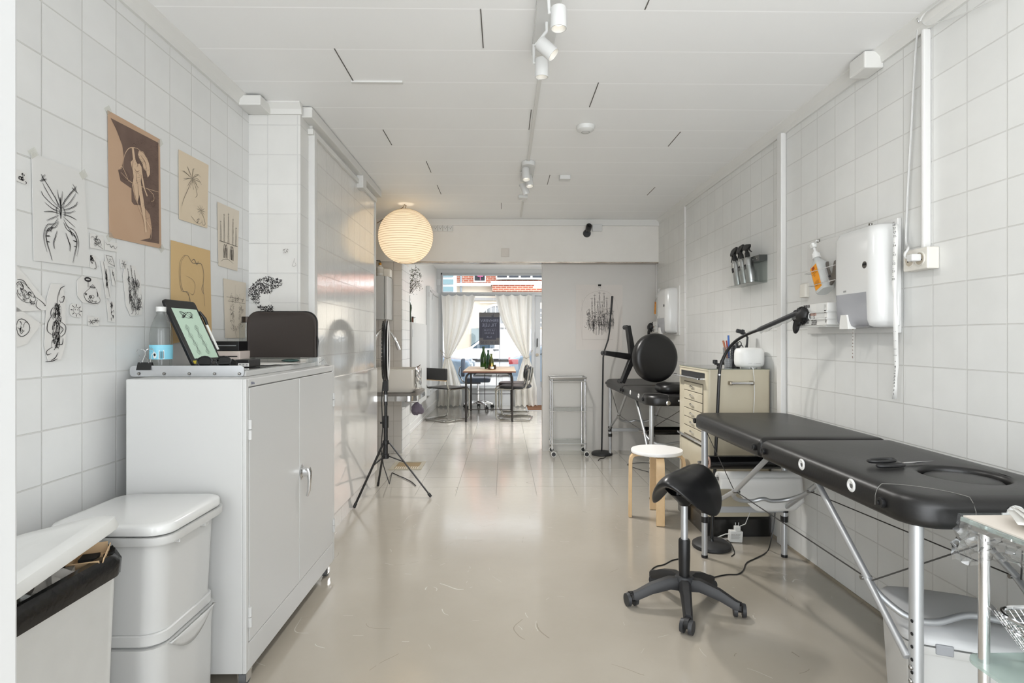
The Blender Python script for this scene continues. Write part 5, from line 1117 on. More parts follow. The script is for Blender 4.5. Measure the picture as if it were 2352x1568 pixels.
# curtains with tie-backs
CUR = bpy.data.materials.new('curtain_cotton'); CUR.use_nodes = True; nt = NT(CUR); b0 = nt.n['Principled BSDF']; b0.inputs['Base Color'].default_value = rgb(242, 240, 235); b0.inputs['Roughness'].default_value = .9
tl = nt.new('ShaderNodeBsdfTranslucent'); tl.inputs[0].default_value = rgb(246, 243, 236); mx = nt.new('ShaderNodeMixShader'); mx.inputs[0].default_value = .6
nt.link(b0.outputs[0], mx.inputs[1]); nt.link(tl.outputs[0], mx.inputs[2]); nt.link(mx.outputs[0], nt.n['Material Output'].inputs[0])
YC = 9.42
def curtain(label, top, tie, bot, seed, side):
    rn = random.Random(seed); t = T('curtain', label, 'curtain', (P(sum(top) / 2, 800, Y=YC).x, YC, 0)); ph = [rn.uniform(0, 6) for _ in range(4)]
    zt, zm = P(1150, 676, Y=YC).z, P(1150, 822, Y=YC).z
    X = lambda u: P(u, 700, Y=YC).x
    def f(a, b):
        if b < .62:
            k = b / .62; z = zt + (zm - zt) * k
            e = k ** 2.0 if True else k
            inner = k ** (2.2); outer = k ** 1.0
            l = X(top[0]) + (X(tie[0]) - X(top[0])) * (inner if side > 0 else min(1, outer * .9 + .1 * k)); r = X(top[1]) + (X(tie[1]) - X(top[1])) * (outer * .9 + .1 * k if side > 0 else inner)
            if side > 0: l, r = X(top[0]) + (X(tie[0]) - X(top[0])) * (k ** 1.0), X(top[1]) + (X(tie[1]) - X(top[1])) * k
            else: l, r = X(top[0]) + (X(tie[0]) - X(top[0])) * k, X(top[1]) + (X(tie[1]) - X(top[1])) * (k ** 1.0)
            # the free edge bows: hangs steep first, then sweeps in to the tie
            sag = .09 * sin(pi * k) * (1 - .2 * k)
            if side < 0: r += sag * 1.0
            else: l -= sag * 1.0
        else:
            k = (b - .62) / .38; z = zm + (.012 - zm) * k; s = min(1, k * 1.6) ** .8
            l = X(tie[0]) + (X(bot[0]) - X(tie[0])) * s; r = X(tie[1]) + (X(bot[1]) - X(tie[1])) * s
        x = l + (r - l) * a; w = abs(r - l)
        amp = .05 * min(1, .35 + w / .5)
        y = YC + amp * sin(a * 22 + ph[0] + .6 * sin(b * 3)) + .35 * amp * sin(a * 47 + ph[1]) - (.03 if b > .97 else 0)
        if b < .02: y = YC + .35 * amp * sin(a * 22 + ph[0]); z -= .03 * abs(sin(a * 14))
        if b > .93: y -= (b - .93) * 1.2 * (1 + .6 * sin(a * 17 + ph[2])); z = max(.006, z) + .012 * (1 + sin(a * 31 + ph[3])) * (b - .93) / .07
        return V((x, y, z))
    MB().grid(f, 90, 44).build('curtain_cloth', CUR, t, smooth=80)
    xs = (X(tie[0]), X(tie[1])); xe = X(1010) if side < 0 else X(1224); z2 = P(1150, 806, Y=YC).z
    cx_ = (xs[0] + xs[1]) / 2; hw = abs(xs[1] - xs[0]) / 2 + .006
    MB().tube([(xe, YC + .09, z2 + .01), (cx_ - hw * (1 if side < 0 else -1), YC - .03, zm + .02), (cx_, YC - .075, zm - .004), (cx_ + hw * (1 if side < 0 else -1), YC - .0, zm + .01), (cx_, YC + .07, zm + .02), (xe, YC + .095, z2 + .014)], .005, 6).build('tie_band', mat('tie_band', (168, 160, 146), .9), t)
    return t
curtain('left white curtain tied back beside the shop window', (1013, 1092), (1021, 1034), (1007, 1061), 3, -1)
curtain('right white curtain tied back beside the shop door', (1137, 1223), (1203, 1215), (1183, 1233), 8, 1)
tag(MB().cyl((-1.06, YC, P(1100, 674, Y=YC).z), (.48, YC, P(1100, 674, Y=YC).z), .011).build('curtain_rod', FR), 'grey rod carrying both white curtains across the shop window', 'curtain rod')
# letting sign hung inside the glass
sx0, sx1, sz0, sz1 = P(1100.5, 700, Y=9.5).x, P(1148, 700, Y=9.5).x, P(1120, 792, Y=9.5).z, P(1120, 717.5, Y=9.5).z
sg2 = T('letting_sign', 'dark letting sign with mirrored lettering hanging in the shop window', 'sign', ((sx0 + sx1) / 2, 9.5, sz0))
SGD = mat('sign_navy', (52, 53, 66), .7); SGG = mat('sign_grey', (88, 86, 86), .7); SGT = mat('sign_letter', (120, 124, 140), .7)
MB().box(sx0, sx1, 9.5, 9.508, sz0, sz1).build('sign_board', SGG, sg2, smooth=0)
W_ = sx1 - sx0; H_ = sz1 - sz0
def sp_(s, t): return V((sx0 + W_ * s, 9.4985, sz1 - H_ * t))
def sq(b, s0, s1, t0, t1, d=0): return b.add([sp_(s, t) - V((0, d, 0)) for s, t in ((s0, t0), (s1, t0), (s1, t1), (s0, t1))], [(0, 1, 2, 3)])
g = MB(); sq(g, 0, 1, .14, .78); sq(g, .2, .82, .78, .835); sq(g, .6, .66, .09, .14); sq(g, .67, .7, .05, .14); g.build('navy_field', SGD, sg2, smooth=0)
g = MB()
LT = V((-1, 0, 0))
for txt, t_, sz, s_ in (('ERHVERV', .295, .062, .5), ('TIL LEJE', .43, .062, .5), ('LA COUR', .575, .036, .49), ('& LYKKE', .66, .036, .49), ('LL.dk', .775, .034, .48)):
    g.text(txt, sp_(s_, t_) - V((0, .0012, 0)), LT, UP, sz * H_ / .56 * 1.22, 'C')
g.build('sign_lettering', SGT, sg2, smooth=0)
g = MB(); g.text('33 30 10 50', sp_(.5, .965) - V((0, .0012, 0)), LT, UP, .062, 'C'); g.build('phone_number', SGD, sg2, smooth=0)
g = MB()
for s0, s1, t0, t1 in ((.19, .83, .5, .503), (.19, .195, .5, .83), (.825, .83, .5, .83), (.06, .6, .13, .135)): sq(g, s0, s1, t0, t1, .0012)
g.build('thin_frame', SGT, sg2, smooth=0)
MB().tube([(sx0 + W_ * .3, 9.504, sz1), (sx0 + W_ * .3, 9.53, 1.885)], .0008, 4).tube([(sx0 + W_ * .7, 9.504, sz1), (sx0 + W_ * .7, 9.53, 1.885)], .0008, 4).build('hanging_cord', PAPERW, sg2)
# door mat
a = P(1203, 934, Z=0)
dmt = T('door_mat', 'brown coir mat in a grey frame inside the shop door', 'mat', (.9, 9.1, 0))
MB().box(.36, 1.35, 8.86, 9.5, .0005, .008).build('mat_frame', FR, dmt, smooth=0)
MB().box(.385, 1.33, 8.88, 9.48, .008, .014).build('coir_pile', mat('coir', (112, 74, 46), .95, bump=(200, .6, .004)), dmt, smooth=0)
# ================================================================== RIGHT SIDE
# ------------------------------------------------------------------ treatment tables
ALT = mat('anodised_tube', (190, 192, 194), .42, .75)
def treat_table(label, group):
    t = T('massage_table', label, 'treatment table', (1.285, 1.37, 0), 0, group)
    xa, xb, y0, y1, ym, zb, zt = 1.02, 1.545, 1.37, 3.03, 2.215, .668, .745
    cx, hx = (xa + xb) / 2, (xb - xa) / 2
    def pad(ya, yb, rads, hole=None):
        cy, hy = (ya + yb) / 2, (yb - ya) / 2
        def ring(z, ins):
            out = []
            for q, (sx, sy) in enumerate(((1, 1), (-1, 1), (-1, -1), (1, -1))):
                r = max(rads[q] - ins, .006)
                for i in range(9):
                    a = q * pi / 2 + i * (pi / 2) / 8; out.append(V((cx + sx * (hx - ins - r) + r * cos(a), cy + sy * (hy - ins - r) + r * sin(a), z)))
            full = []
            for i in range(36):
                full.append(out[i])
                if i % 9 == 8: full += [out[i].lerp(out[(i + 1) % 36], k / 9) for k in range(1, 9)]
            return full
        rs = [ring(zb, .02), ring(zb, .008), ring(zb + .008, .001), ring(zb + .02, 0), ring(zt - .028, 0), ring(zt - .012, .006), ring(zt - .003, .02), ring(zt, .045), ring(zt + .001, .07)]
        if hole:
            hx_, hy_, ax, ay = hole
            def oval(k, z): return [V((hx_ + ax * k * cos(a), hy_ + ay * k * sin(a), z)) for a in [atan2((p.y - cy) / hy, (p.x - cx) / hx) for p in rs[-1]]]
            rs += [oval(1.12, zt + .001), oval(1.04, zt - .002), oval(1.0, zt - .012), oval(1.0, zt - .05)]
        return MB().loft(rs, True, True)
    pad(ym + .002, y1, (.09, .09, .02, .02)).build('leather_pad', LEATHER, t, smooth=60)
    hl = (1.345, 1.62, .105, .11)
    pn = pad(y0, ym - .002, (.02, .02, .09, .09), hl).build('leather_pad', LEATHER, t, smooth=60)
    MB().loft([[V((hl[0] + hl[2] * k * cos(a * pi / 16), hl[1] + hl[3] * k * sin(a * pi / 16), z)) for a in range(32)] for k, z in ((.93, zt - .05), (.93, zt - .02), (.86, zt - .012), (.6, zt - .008), (.2, zt - .007))]).build('face_plug', LEATHER, t, smooth=60)
    # stitched corner patches on the near end
    for sx in (-1, 1):
        x = xa if sx < 0 else xb; pts = []
        for i in range(15):
            k = i / 14; pts.append((x - sx * (.0 + .15 * sin(k * pi / 2)), y0 + .15 * cos(k * pi / 2), zt + .0012))
        pts = [(x + sx * .0012, y0 + .15, zb + .02), (x + sx * .001, y0 + .15, zt - .03), (x - sx * .006, y0 + .15, zt - .01)] + pts[1:-1] + [(x - sx * .15, y0 + .008, zt - .01), (x - sx * .15, y0 - .001, zt - .03), (x - sx * .15, y0 - .001, zb + .02)]
        MB().tube(pts, .0009, 4).build('stitching', mat('grey_thread', (120, 118, 114), .8), t)
    for y in (1.9, 1.627):
        MB().lathe([(.0095, 0), (.019, 0), (.0195, .002), (.015, .005), (.0105, .004), (.009, .001)], (xa + .001, y, .713), 28, M4.Rotation(-pi / 2, 4, 'Y')).build('white_grommet', GLOSSW, t)
    for y in (2.258, 2.175, 1.49, 2.99):
        MB().lathe([(0, .0), (.012, .0), (.014, .004), (.0135, .012), (.007, .012), (.006, .008), (0, .008)], (xa + (.001 if y < 2.9 else .012), y, .703), 20, M4.Rotation(-pi / 2, 4, 'Y')).build('rubber_knob', BLACKP, t)
    # end fittings
    k = MB().lathe([(.014, 0), (.024, 0), (.024, .003), (.014, .004)], (1.27, y0 + .0, .706), 20, M4.Rotation(pi / 2, 4, 'X')); k.box(1.235, 1.305, y0 - .003, y0 + .002, .7, .712); k.build('end_socket', GLOSSW, t, smooth=40)
    MB().lathe([(0, 0), (.018, 0), (.016, .008), (.006, .01), (0, .01)], (1.165, y0 + .0, .69), 16, M4.Rotation(pi / 2, 4, 'X')).build('eye_bolt', CHROME, t)
    # legs
    legs = ((1.062, 1.425), (1.5, 1.425), (1.05, 2.91), (1.47, 2.91))
    for i, (x, y) in enumerate(legs):
        far = y > 2
        l = MB().cyl((x, y, .16 if not far else .2), (x, y, zb + .004), .0162, n=20).cyl((x, y, .012), (x, y, .2), .0145 if far else .0162, n=20).build('leg', ALT, t)
        MB().cyl((x, y, .001), (x, y, .014), .0165, n=16).build('foot', BLACKP, l)
        if far:
            MB().cyl((x, y, .235), (x, y, .285), .0195, n=18).build('clamp', BLACKP, l); MB().cyl((x, y, .185), (x, y, .215), .019, n=18).build('clamp', BLACKP, l)
        else:
            for j in range(7):
                z = .42 - j * .033; MB().cyl((x - .0164, y - .006, z), (x - .0155, y - .006, z), .0045, n=10).build('adjust_hole', HOLE, l)
            for z in (.3, .265): MB().ball((x - .017, y - .004, z), .006, n=6).build('bolt', SCREW, l)
    MB().box(1.05, 1.47, 2.895, 2.905, .236, .268).build('crossbar', ALT, t, smooth=0, bevel=.003)
    HZ = .445
    for s_, (xl, xr_) in (('near', (1.06, 1.5)), ('far', (1.06, 1.4))):
        hy_, ty, ly, lz, lx = (1.61, 1.889, 1.432, .32, (1.062, 1.5)) if s_ == 'near' else (2.546, 2.225, 2.875, .262, (1.05, 1.47))
        for k, x in enumerate((xl, xr_)):
            dy = .02 if s_ == 'near' else -.02
            tx = 1.06 if k == 0 else (1.44 if s_ == 'near' else 1.4)
            MB().cyl((tx, ty, zb), (x, hy_, HZ), .0105, n=12).build('strut', ALT, t)
            MB().cyl((x + (.0 if k == 0 else 0), hy_ + dy, HZ + .012), (lx[k] - (.018 if k == 0 else -.0) + (.0 if k == 0 else -.018), ly, lz), .0098, n=12).build('strut', ALT, t)
            MB().cyl((x - .016, hy_ + dy * .6, HZ), (x + .016, hy_ + dy * .6, HZ), .006, n=10).build('bolt', SCREW, t)
        d = -1 if s_ == 'near' else 1
        MB().tube(smooth3([(xl, hy_ - d * .01, HZ + .005), (xl + .008, hy_ + d * .04, HZ - .03), (xl + .05, hy_ + d * .09, HZ - .065), (xl + .12, hy_ + d * .1, HZ - .075), ((xl + xr_) / 2, hy_ + d * .09, HZ - .062), (xr_ - .12, hy_ + d * .1, HZ - .075), (xr_ - .05, hy_ + d * .09, HZ - .065), (xr_ - .008, hy_ + d * .04, HZ - .03), (xr_, hy_ - d * .01, HZ + .005)]), .0095, 10).build('bow_brace', ALT, t)
    CAB = mat('steel_cable', (66, 64, 62), .5, .5)
    for x0, x1 in ((1.06, 1.06), (1.4, 1.5)):
        MB().cyl((x0, 2.53, HZ), (x1, 1.63, HZ), .0022, n=6).build('cable', CAB, t)
    MB().cyl((1.062, 1.6, HZ), (1.3, 1.38, .665), .0022, n=6).build('cable', CAB, t); MB().cyl((1.5, 1.6, HZ), (1.3, 1.38, .665), .0022, n=6).build('cable', CAB, t)
    MB().cyl((1.06, 2.56, HZ), (1.05, 2.88, .66), .0022, n=6).build('cable', CAB, t)
    return t
mt = treat_table('nearest black treatment table running along the right wall with scissors on it', 'black padded treatment tables')
dup(mt, (1.275, 1.37 + 2.545, 0), 0, 'farther black treatment table against the partition carrying an overturned stool', 'black padded treatment tables')

# scissors
sc0 = P(2062, 1066, Z=.748)
ss = T('scissors', 'pair of scissors with black handles lying on the near treatment table', 'scissors', (sc0.x, sc0.y, .7465))
a = P(2140, 1062, Z=.75) - P(2060, 1067, Z=.75); a.z = 0; a.normalize(); b = V((-a.y, a.x, 0)); o = P(2066, 1067, Z=.75); o.z = .7525
def sl(s, t, z=0): return o + a * s + b * t + V((0, 0, z))
for sg in (-1, 1):
    MB().prism([sl(-.005, -.004 * sg), sl(.03, -.008 * sg), sl(.135, 0), sl(.03, .004 * sg), sl(-.005, .003 * sg)], (0, 0, .0018 * (1.5 + sg * .5))).build('blade', CHROME, ss, smooth=0)
    lp = [sl(-.05 + .047 * cos(k * pi / 9), sg * .016 + .0145 * sin(k * pi / 9) * (1.15 if sg > 0 else .95), .006 + .004 * sg) for k in range(18)]
    MB().tube(lp, .0055, 8, closed=True).build('handle_loop', BLACKP, ss)
MB().cyl(sl(.0, 0, -.001), sl(.0, 0, .006), .005, n=12).build('pivot_screw', SCREW, ss)

# ------------------------------------------------------------------ saddle stool
sx, sy = .775, 2.39
st_ = T('saddle_stool', 'black saddle stool on a chrome column with five castors in the foreground', 'stool', (sx, sy, 0))
fd_ = V((-.70, -.71, 0)).normalized(); sd_ = V((-fd_.y, fd_.x, 0))
def saddle(rad, a, top):
    s = rad * cos(a); t = rad * sin(a); w = .158 * (1 - .22 * max(0, s) - .06 * s)
    L = .165
    z = .582 - .145 * abs(t) ** 1.9 * (1 - .12 * s) + .012 * s * s * (1 if s < 0 else .2) - .012 * max(0, s) ** 2 - .02 * rad ** 8
    if not top: z -= .052 * sqrt(max(0, 1 - rad ** 5)) + .0
    p = V((0, 0, 0)) + fd_ * (s * L) + sd_ * (t * w * (1 - .12 * abs(t) ** 3)); p.z = z; return p
rings = [[saddle(r, 2 * pi * k / 48, True) for k in range(48)] for r in (.05, .2, .35, .5, .65, .78, .88, .95, .985, 1.0)] + [[saddle(r, 2 * pi * k / 48, False) for k in range(48)] for r in (.985, .95, .85, .7, .5, .25, .05)]
MB().loft(rings).build('saddle_seat', mat('saddle_leather', (20, 20, 21), .33, bump=(90, .06, .001)), st_, local=True, smooth=80, sub=1)
MB().loft([rr(0, 0, .07, .06, .02, .485), rr(0, 0, .05, .045, .02, .462), rr(0, 0, .03, .03, .02, .445), rr(0, 0, .022, .022, .02, .43)]).build('mechanism', BLACKP, st_, local=True, smooth=40)
MB().box(-.05, .05, -.05, .05, .48, .522).build('seat_plate', BLACKP, st_, local=True, smooth=0, bevel=.006)
MB().cyl((0, 0, .28), (0, 0, .445), .0145, n=24).build('gas_column', ALT, st_, local=True)
MB().lathe([(0, .12), (.022, .12), (.0245, .2), (.0245, .278), (.022, .284), (0, .284)], (0, 0, 0), 24).build('column_sleeve', BLACKP, st_, local=True)
MB().lathe([(0, .1), (.042, .1), (.042, .118), (.034, .128), (0, .128)], (0, 0, 0), 24).build('hub', DARKP, st_, local=True)
star(st_, 5, .225, .066, .12, .042, mat('worn_black_plastic', (30, 30, 31), .5), .028, R(-32))

# ------------------------------------------------------------------ wooden stool
ws_ = T('wooden_stool', 'small round stool with white top and bent birch legs', 'stool', (.978, 3.56, 0))
MB().lathe([(0, .415), (.158, .415), (.1615, .419), (.1615, .434), (.159, .437), (0, .437)], (0, 0, 0), 48).build('seat', mat('white_laminate', (232, 231, 229), .3), ws_, local=True)
for k in range(4):
    a = R(-100 + 90 * k + 2); d = V((cos(a), sin(a), 0)); s_ = V((-sin(a), cos(a), 0)); pth = [(.06, .404), (.12, .404), (.146, .399), (.16, .382), (.165, .355), (.167, .2), (.168, .002)]
    rings = []
    for i, (r, z) in enumerate(pth):
        p0 = V(pth[max(i - 1, 0)] + (0,)); p1 = V(pth[min(i + 1, 6)] + (0,)); dd = (p1 - p0).normalized(); nx, nz = -dd.y, dd.x
        c = d * r + V((0, 0, z)); h = .01
        rings.append([c + s_ * e * .025 + (d * nx + V((0, 0, nz))) * h * f for e, f in ((-1, -1), (1, -1), (1, 1), (-1, 1))])
    MB().loft(rings).build('leg', WOOD, ws_, local=True, smooth=30, bevel=.002)

# ------------------------------------------------------------------ cream instrument cabinet
kx0, kx1, ky0, ky1, kz = 1.178, 1.548, 3.22, 3.745, .957
ic = T('instrument_cabinet', 'vintage cream enamel instrument cabinet with small drawers and black plinth', 'cabinet', (1.36, 3.48, 0))
def crr(x0, x1, y0, y1, z): return rr((x0 + x1) / 2, (y0 + y1) / 2, (x1 - x0) / 2, (y1 - y0) / 2, .02, z, 5)
MB().loft([crr(kx0, kx1, ky0, ky1, .112), crr(kx0, kx1, ky0, ky1, kz)]).build('body', CREAM, ic, smooth=40)
MB().loft([crr(kx0 - .012, kx1, ky0 - .012, ky1, .001), crr(kx0 - .012, kx1, ky0 - .012, ky1, .1), crr(kx0 - .002, kx1, ky0 - .002, ky1, .112)]).build('plinth', mat('black_plinth', (18, 18, 18), .3, coat=.4), ic, smooth=30)
MB().loft([crr(kx0 - .004, kx1, ky0 - .004, ky1, kz), crr(kx0 - .004, kx1, ky0 - .004, ky1, kz + .006)]).build('top_edge', CREAM, ic, smooth=30)
MB().box(kx0 + .004, kx1 - .003, ky0 + .004, ky1 - .003, kz + .006, kz + .011).build('glass_top', clear('green_sheet_glass', (190, 206, 196), 1.4, .04, .5, (150, 156, 142)), ic, smooth=0)
GR = mat('gap_shade_dark', (84, 76, 64), .8)
def dz(v, y=3.3): return P(1600, v, X=kx0).z
yd0, yd1 = 3.29, 3.62
MB().box(kx0 - .001, kx0 + .004, yd0 - .03, yd1 + .07, kz - .055, kz - .018).build('slide_slot', HOLE, ic, smooth=0)
MB().box(kx0 - .045, kx0 + .01, yd0 - .03, yd1 + .1, kz - .056, kz - .046).build('pull_out_slide', CHROME, ic, smooth=0, bevel=.002)
for i in range(6):
    zt3 = .868 - i * .056
    dr = MB().box(kx0 - .006, kx0 + .006, yd0, yd1, zt3 - .052, zt3).build('drawer', CREAM, ic, smooth=0, bevel=.003)
    y = (yd0 + yd1) / 2
    MB().tube([(kx0 - .008, y - .03, zt3 - .03), (kx0 - .018, y - .026, zt3 - .022), (kx0 - .021, y, zt3 - .017), (kx0 - .018, y + .026, zt3 - .022), (kx0 - .008, y + .03, zt3 - .03)], .0032, 6).build('pull', CHROME, dr)
MB().box(kx0 - .02, kx0 + .01, yd0 - .03, yd1 + .1, .518, .532).build('chrome_ledge', CHROME, ic, smooth=0, bevel=.002)
dl = MB().box(kx0 - .006, kx0 + .006, yd0 - .025, yd1 + .06, .14, .5).build('lower_door', CREAM, ic, smooth=0, bevel=.004)
MB().cyl((kx0 - .01, yd0 - .02, .24), (kx0 - .01, yd0 - .02, .3), .005, n=10).build('hinge', STEEL, dl)
MB().cyl((kx0 - .012, yd0 - .02, .42), (kx0 - .012, yd0 - .02, .47), .005, n=10).build('hinge', STEEL, dl)
MB().cyl((kx0 - .006, yd1 + .03, .36), (kx0 - .025, yd1 + .03, .36), .009, n=12).build('knob', CHROME, dl)
hz = P(1700, 879, Y=ky0).z; ha, hb_ = P(1680, 879, Y=ky0 - .03).x, P(1729, 879, Y=ky0 - .03).x
hn = MB().cyl((ha, ky0 - .03, hz), (hb_, ky0 - .03, hz), .0075, n=14).build('side_handle', CHROME, ic)
for x in (ha, hb_): MB().cbox((x, ky0 - .017, hz), .02, .034, .022).build('handle_mount', mat('aged_nickel', (150, 142, 128), .4, .8), hn, smooth=0, bevel=.005)
MB().box(kx0 - .0035, kx0 + .003, yd0 - .004, yd1 + .004, .53, .872).box(kx0 - .0035, kx0 + .003, yd0 - .03, yd1 + .065, .135, .505).build('gap_shade', GR, ic, smooth=0)  # dark plate added behind drawers and door so their gaps look shaded
# things on it
KT = kz + .0115
df = T('aroma_diffuser', 'rounded white aroma diffuser on top of the cream cabinet', 'diffuser', (1.462, 3.31, KT))
MB().loft([[V((p.x, p.y, z)) for p in rr(1.462, 3.312, .086 * k, .063 * k, .06 * k, 0, 6)] for k, z in ((.62, KT + .006), (.86, KT + .008), (.97, KT + .022), (1.0, KT + .045), (.985, KT + .085), (.95, KT + .105), (.84, KT + .116), (.4, KT + .121), (.1, KT + .1215))]).build('diffuser_body', mat('satin_white', (226, 226, 223), .4), df, smooth=80)
MB().lathe([(0, KT), (.045, KT), (.045, KT + .007), (0, KT + .007)], (1.462, 3.312, 0), 20).build('base', PLASTW, df)
g = MB()
for x0, x1, z in ((1.43, 1.452, .03), (1.475, 1.502, .03), (1.475, 1.502, .026), (1.462, 1.474, .026)): g.box(x0, x1, 3.2485, 3.25, KT + z, KT + z + .001)
g.build('vent_slits', mat('slit_grey', (130, 130, 128), .7), df, smooth=0)
MB().tube([(1.455, 3.28, KT + .004), (1.44, 3.21, KT + .003), (1.442, 3.203, KT - .05), (1.446, 3.203, .83), (1.437, 3.2, .7), (1.44, 3.19, .5), (1.43, 3.17, .3), (1.4, 3.15, .17), (1.36, 3.13, .1), (P(1688, 1243, Z=0).x + .02, 3.13, .085)], .0022, 6).build('cable', PLASTW, df)
c = P(1673, 838, Y=3.42); pcx = c.x
cup = T('pen_cup', 'grey metal mesh pen cup on the cream cabinet', 'pen cup', (pcx, 3.42, KT))
g = MB(); rb0, rt0, hh = .022, .031, .118
for i in range(18):
    a = 2 * pi * i / 18; g.cyl((pcx + rb0 * cos(a), 3.42 + rb0 * sin(a), KT), (pcx + rt0 * cos(a), 3.42 + rt0 * sin(a), KT + hh), .0012, n=4)
for j in range(12):
    k = j / 11; r = rb0 + (rt0 - rb0) * k; g.tube([(pcx + r * cos(2 * pi * q / 18), 3.42 + r * sin(2 * pi * q / 18), KT + .001 + (hh - .001) * k) for q in range(18)], .0012 if j < 11 else .002, 4, closed=True)
g.build('wire_mesh', mat('mesh_grey', (138, 140, 142), .4, .7), cup)
MB().lathe([(0, KT + .0005), (rb0, KT + .0005), (rb0 * .98 + .004, KT + .05), (0, KT + .05)], (pcx, 3.42, 0), 18).build('base_disc', mat('cup_floor', (150, 152, 154), .5), cup)
def stick(name, label, cat, u0, v0, u1, v1, r, m, Y=3.42):
    A = P(u0, v0, Y=Y); B = P(u1, v1, Y=Y); B.z = max(B.z, KT + .055); return tag(MB().cyl(A, B, r, n=8).build(name, m), label, cat)
stick('marker_pen', 'blue marker pen standing in the mesh pen cup', 'pen', 1673, 770, 1675, 828, .006, mat('blue_plastic', (30, 84, 160), .4))
stick('wooden_spatula', 'flat brown wooden stick leaning left in the mesh pen cup', 'stick', 1661, 782, 1671, 826, .0065, mat('brown_wood_stick', (170, 108, 78), .6), 3.425)
stick('marker_pen', 'red-ended pen between the blue marker and the wooden stick', 'pen', 1668.5, 782, 1673, 826, .0045, mat('red_plastic', (160, 44, 36), .4), 3.43)
c = P(1688.5, 838, Y=3.415); c.x += .003
bk = T('black_canister', 'tall black canister with white dots beside the pen cup', 'canister', (c.x, 3.415, KT))
MB().lathe([(0, .0005), (.0255, .0005), (.0255, .132), (.023, .132), (.023, .05), (0, .05)], (c.x, 3.415, KT), 28).build('canister_body', BLACKP, bk)
g = MB()
for i in range(6):
    a = -pi / 2 - .7 + i * .3; z = KT + .068 + (.008 if i % 2 else 0); g.ball((c.x + .0257 * cos(a), 3.415 + .0257 * sin(a), z), .0022, n=5)
g.build('white_dots', PAPERW, bk)
g = MB(); MB()
cc_ = c.copy()
for i, (dx, dz_, r) in enumerate(((-.004, .142, .018), (.02, .14, .016), (.03, .115, .02))):
    g.tube([(c.x + dx + r * .7 * cos(q * pi / 8), 3.4 + .004 * i, KT + dz_ + r * sin(q * pi / 8)) for q in range(16)], .0025, 6, closed=True)
g.tube([(c.x, 3.4, KT + .06), (c.x - .002, 3.4, KT + .15)], .006, 6)
tag(g.build('coiled_cable', BLACKP), 'coiled thin black cables stuffed in the black canister', 'cable')
pw = T('extension_lead', 'thick black cord with a plug end rising behind the diffuser', 'cord', (1.46, 3.46, KT))
pts = [P(u, v, Y=3.45) for u, v in ((1713, 842), (1714, 800), (1716, 788), (1717, 775), (1712, 766), (1707, 762))]
pts[0].z = KT + .004
MB().tube(pts, [.011, .009, .006, .006, .006, .006], 10).build('cord_body', BLACKP, pw)
A = P(1708, 763, Y=3.45); B = P(1692, 759, Y=3.45); MB().cyl(A, A + (B - A) * .3, .016, n=12).cyl(A + (B - A) * .3, B, .0125, n=8).build('plug', DARKP, pw)
cl_ = T('clamp_arm', 'small black clamp bracket on the left of the cream cabinet top', 'clamp', P(1665, 840, Y=3.4))
y = 3.46
MB().box(P(1641, 838, Y=y).x, P(1676, 838, Y=y).x, y - .006, y + .006, KT + .012, KT + .022).build('bar', BLACKM, cl_, smooth=0, bevel=.002)
for u0, u1, z0, z1 in ((1638, 1647, .018, .042), (1655, 1664, .016, .04), (1668, 1679, .002, .046), (1647, 1655, .0005, .014)): MB().box(P(u0, 830, Y=y).x, P(u1, 830, Y=y).x, y - .012, y + .012, KT + z0, KT + z1).build('jaw', BLACKP, cl_, smooth=0, bevel=.004)

# ------------------------------------------------------------------ rolls under the near table
br_ = T('vinyl_roll', 'glossy black vinyl roll lying across the rods under the near treatment table', 'roll', (1.3, 2.96, .49))
RY = 2.965
MB().ring((1.092, RY, .485), (1.5, RY, .485), .036, .03, 28).build('vinyl', mat('gloss_black_vinyl', (16, 16, 17), .12), br_)
MB().ring((1.086, RY, .485), (1.506, RY, .485), .0298, .021, 24).build('card_core', mat('card_core', (188, 160, 144), .8), br_)
MB().cyl((1.034, RY, .485), (1.52, RY, .485), .008, n=12).build('rod', STEEL, br_)
pr_ = T('paper_roll', 'white couch paper roll with a loose sheet sagging under the near treatment table', 'roll', (1.3, 2.86, .4))
PY = 2.876; PZ = .42
MB().ring((1.105, PY, PZ), (1.525, PY, PZ), .036, .02, 28).build('roll_body', PAPERW, pr_)
def sheet(a, b):
    x = 1.105 + .42 * a; k = b
    w = max(0, min(1, (a - .12) / .35)); w = w * w * (3 - 2 * w); e = min(1, (1 - a) / .12)
    drop = (.055 + .115 * w * (.6 + .4 * e))
    return V((x + .02 * k * (a - .3), PY - .0385 - .004 * sin(3 * a + k), PZ + .012 - drop * k))
MB().grid(sheet, 30, 10).build('loose_sheet', PAPERW, pr_, smooth=60, solid=.0008)
MB().cyl((1.034, PY, PZ), (1.54, PY, PZ), .008, n=12).build('rod', STEEL, pr_)

# ------------------------------------------------------------------ lamp by the near table
def lampbase(t, x, y): 
    MB().lathe([(0, .001), (.1, .001), (.104, .006), (.102, .02), (.088, .03), (.03, .034), (0, .034)], (x, y, 0), 40).build('lamp_base', mat('lamp_base_black', (40, 40, 41), .55), t)
nl = T('floor_lamp', 'black floor lamp bent over with a film-wrapped tip near the cream cabinet', 'lamp', (1.141, 3.06, 0))
lampbase(nl, 1.141, 3.055)
B0 = V((1.141, 3.055, .03)); B1 = P(1652, 860, Y=3.10)
MB().cyl(B0, B1, .009, n=14).lathe([(0, .033), (.014, .033), (.01, .045), (0, .05)], (1.141, 3.055, 0), 16).build('pole', BLACKM, nl)
gp = [B1] + [P(u, v, Y=y) for u, v, y in ((1656, 836, 3.1), (1670, 806, 3.08), (1690, 783, 3.04), (1715, 768, 2.98), (1740, 758, 2.92))]
MB().tube(smooth3(gp), .0085, 10).build('gooseneck', BLACKM, nl)
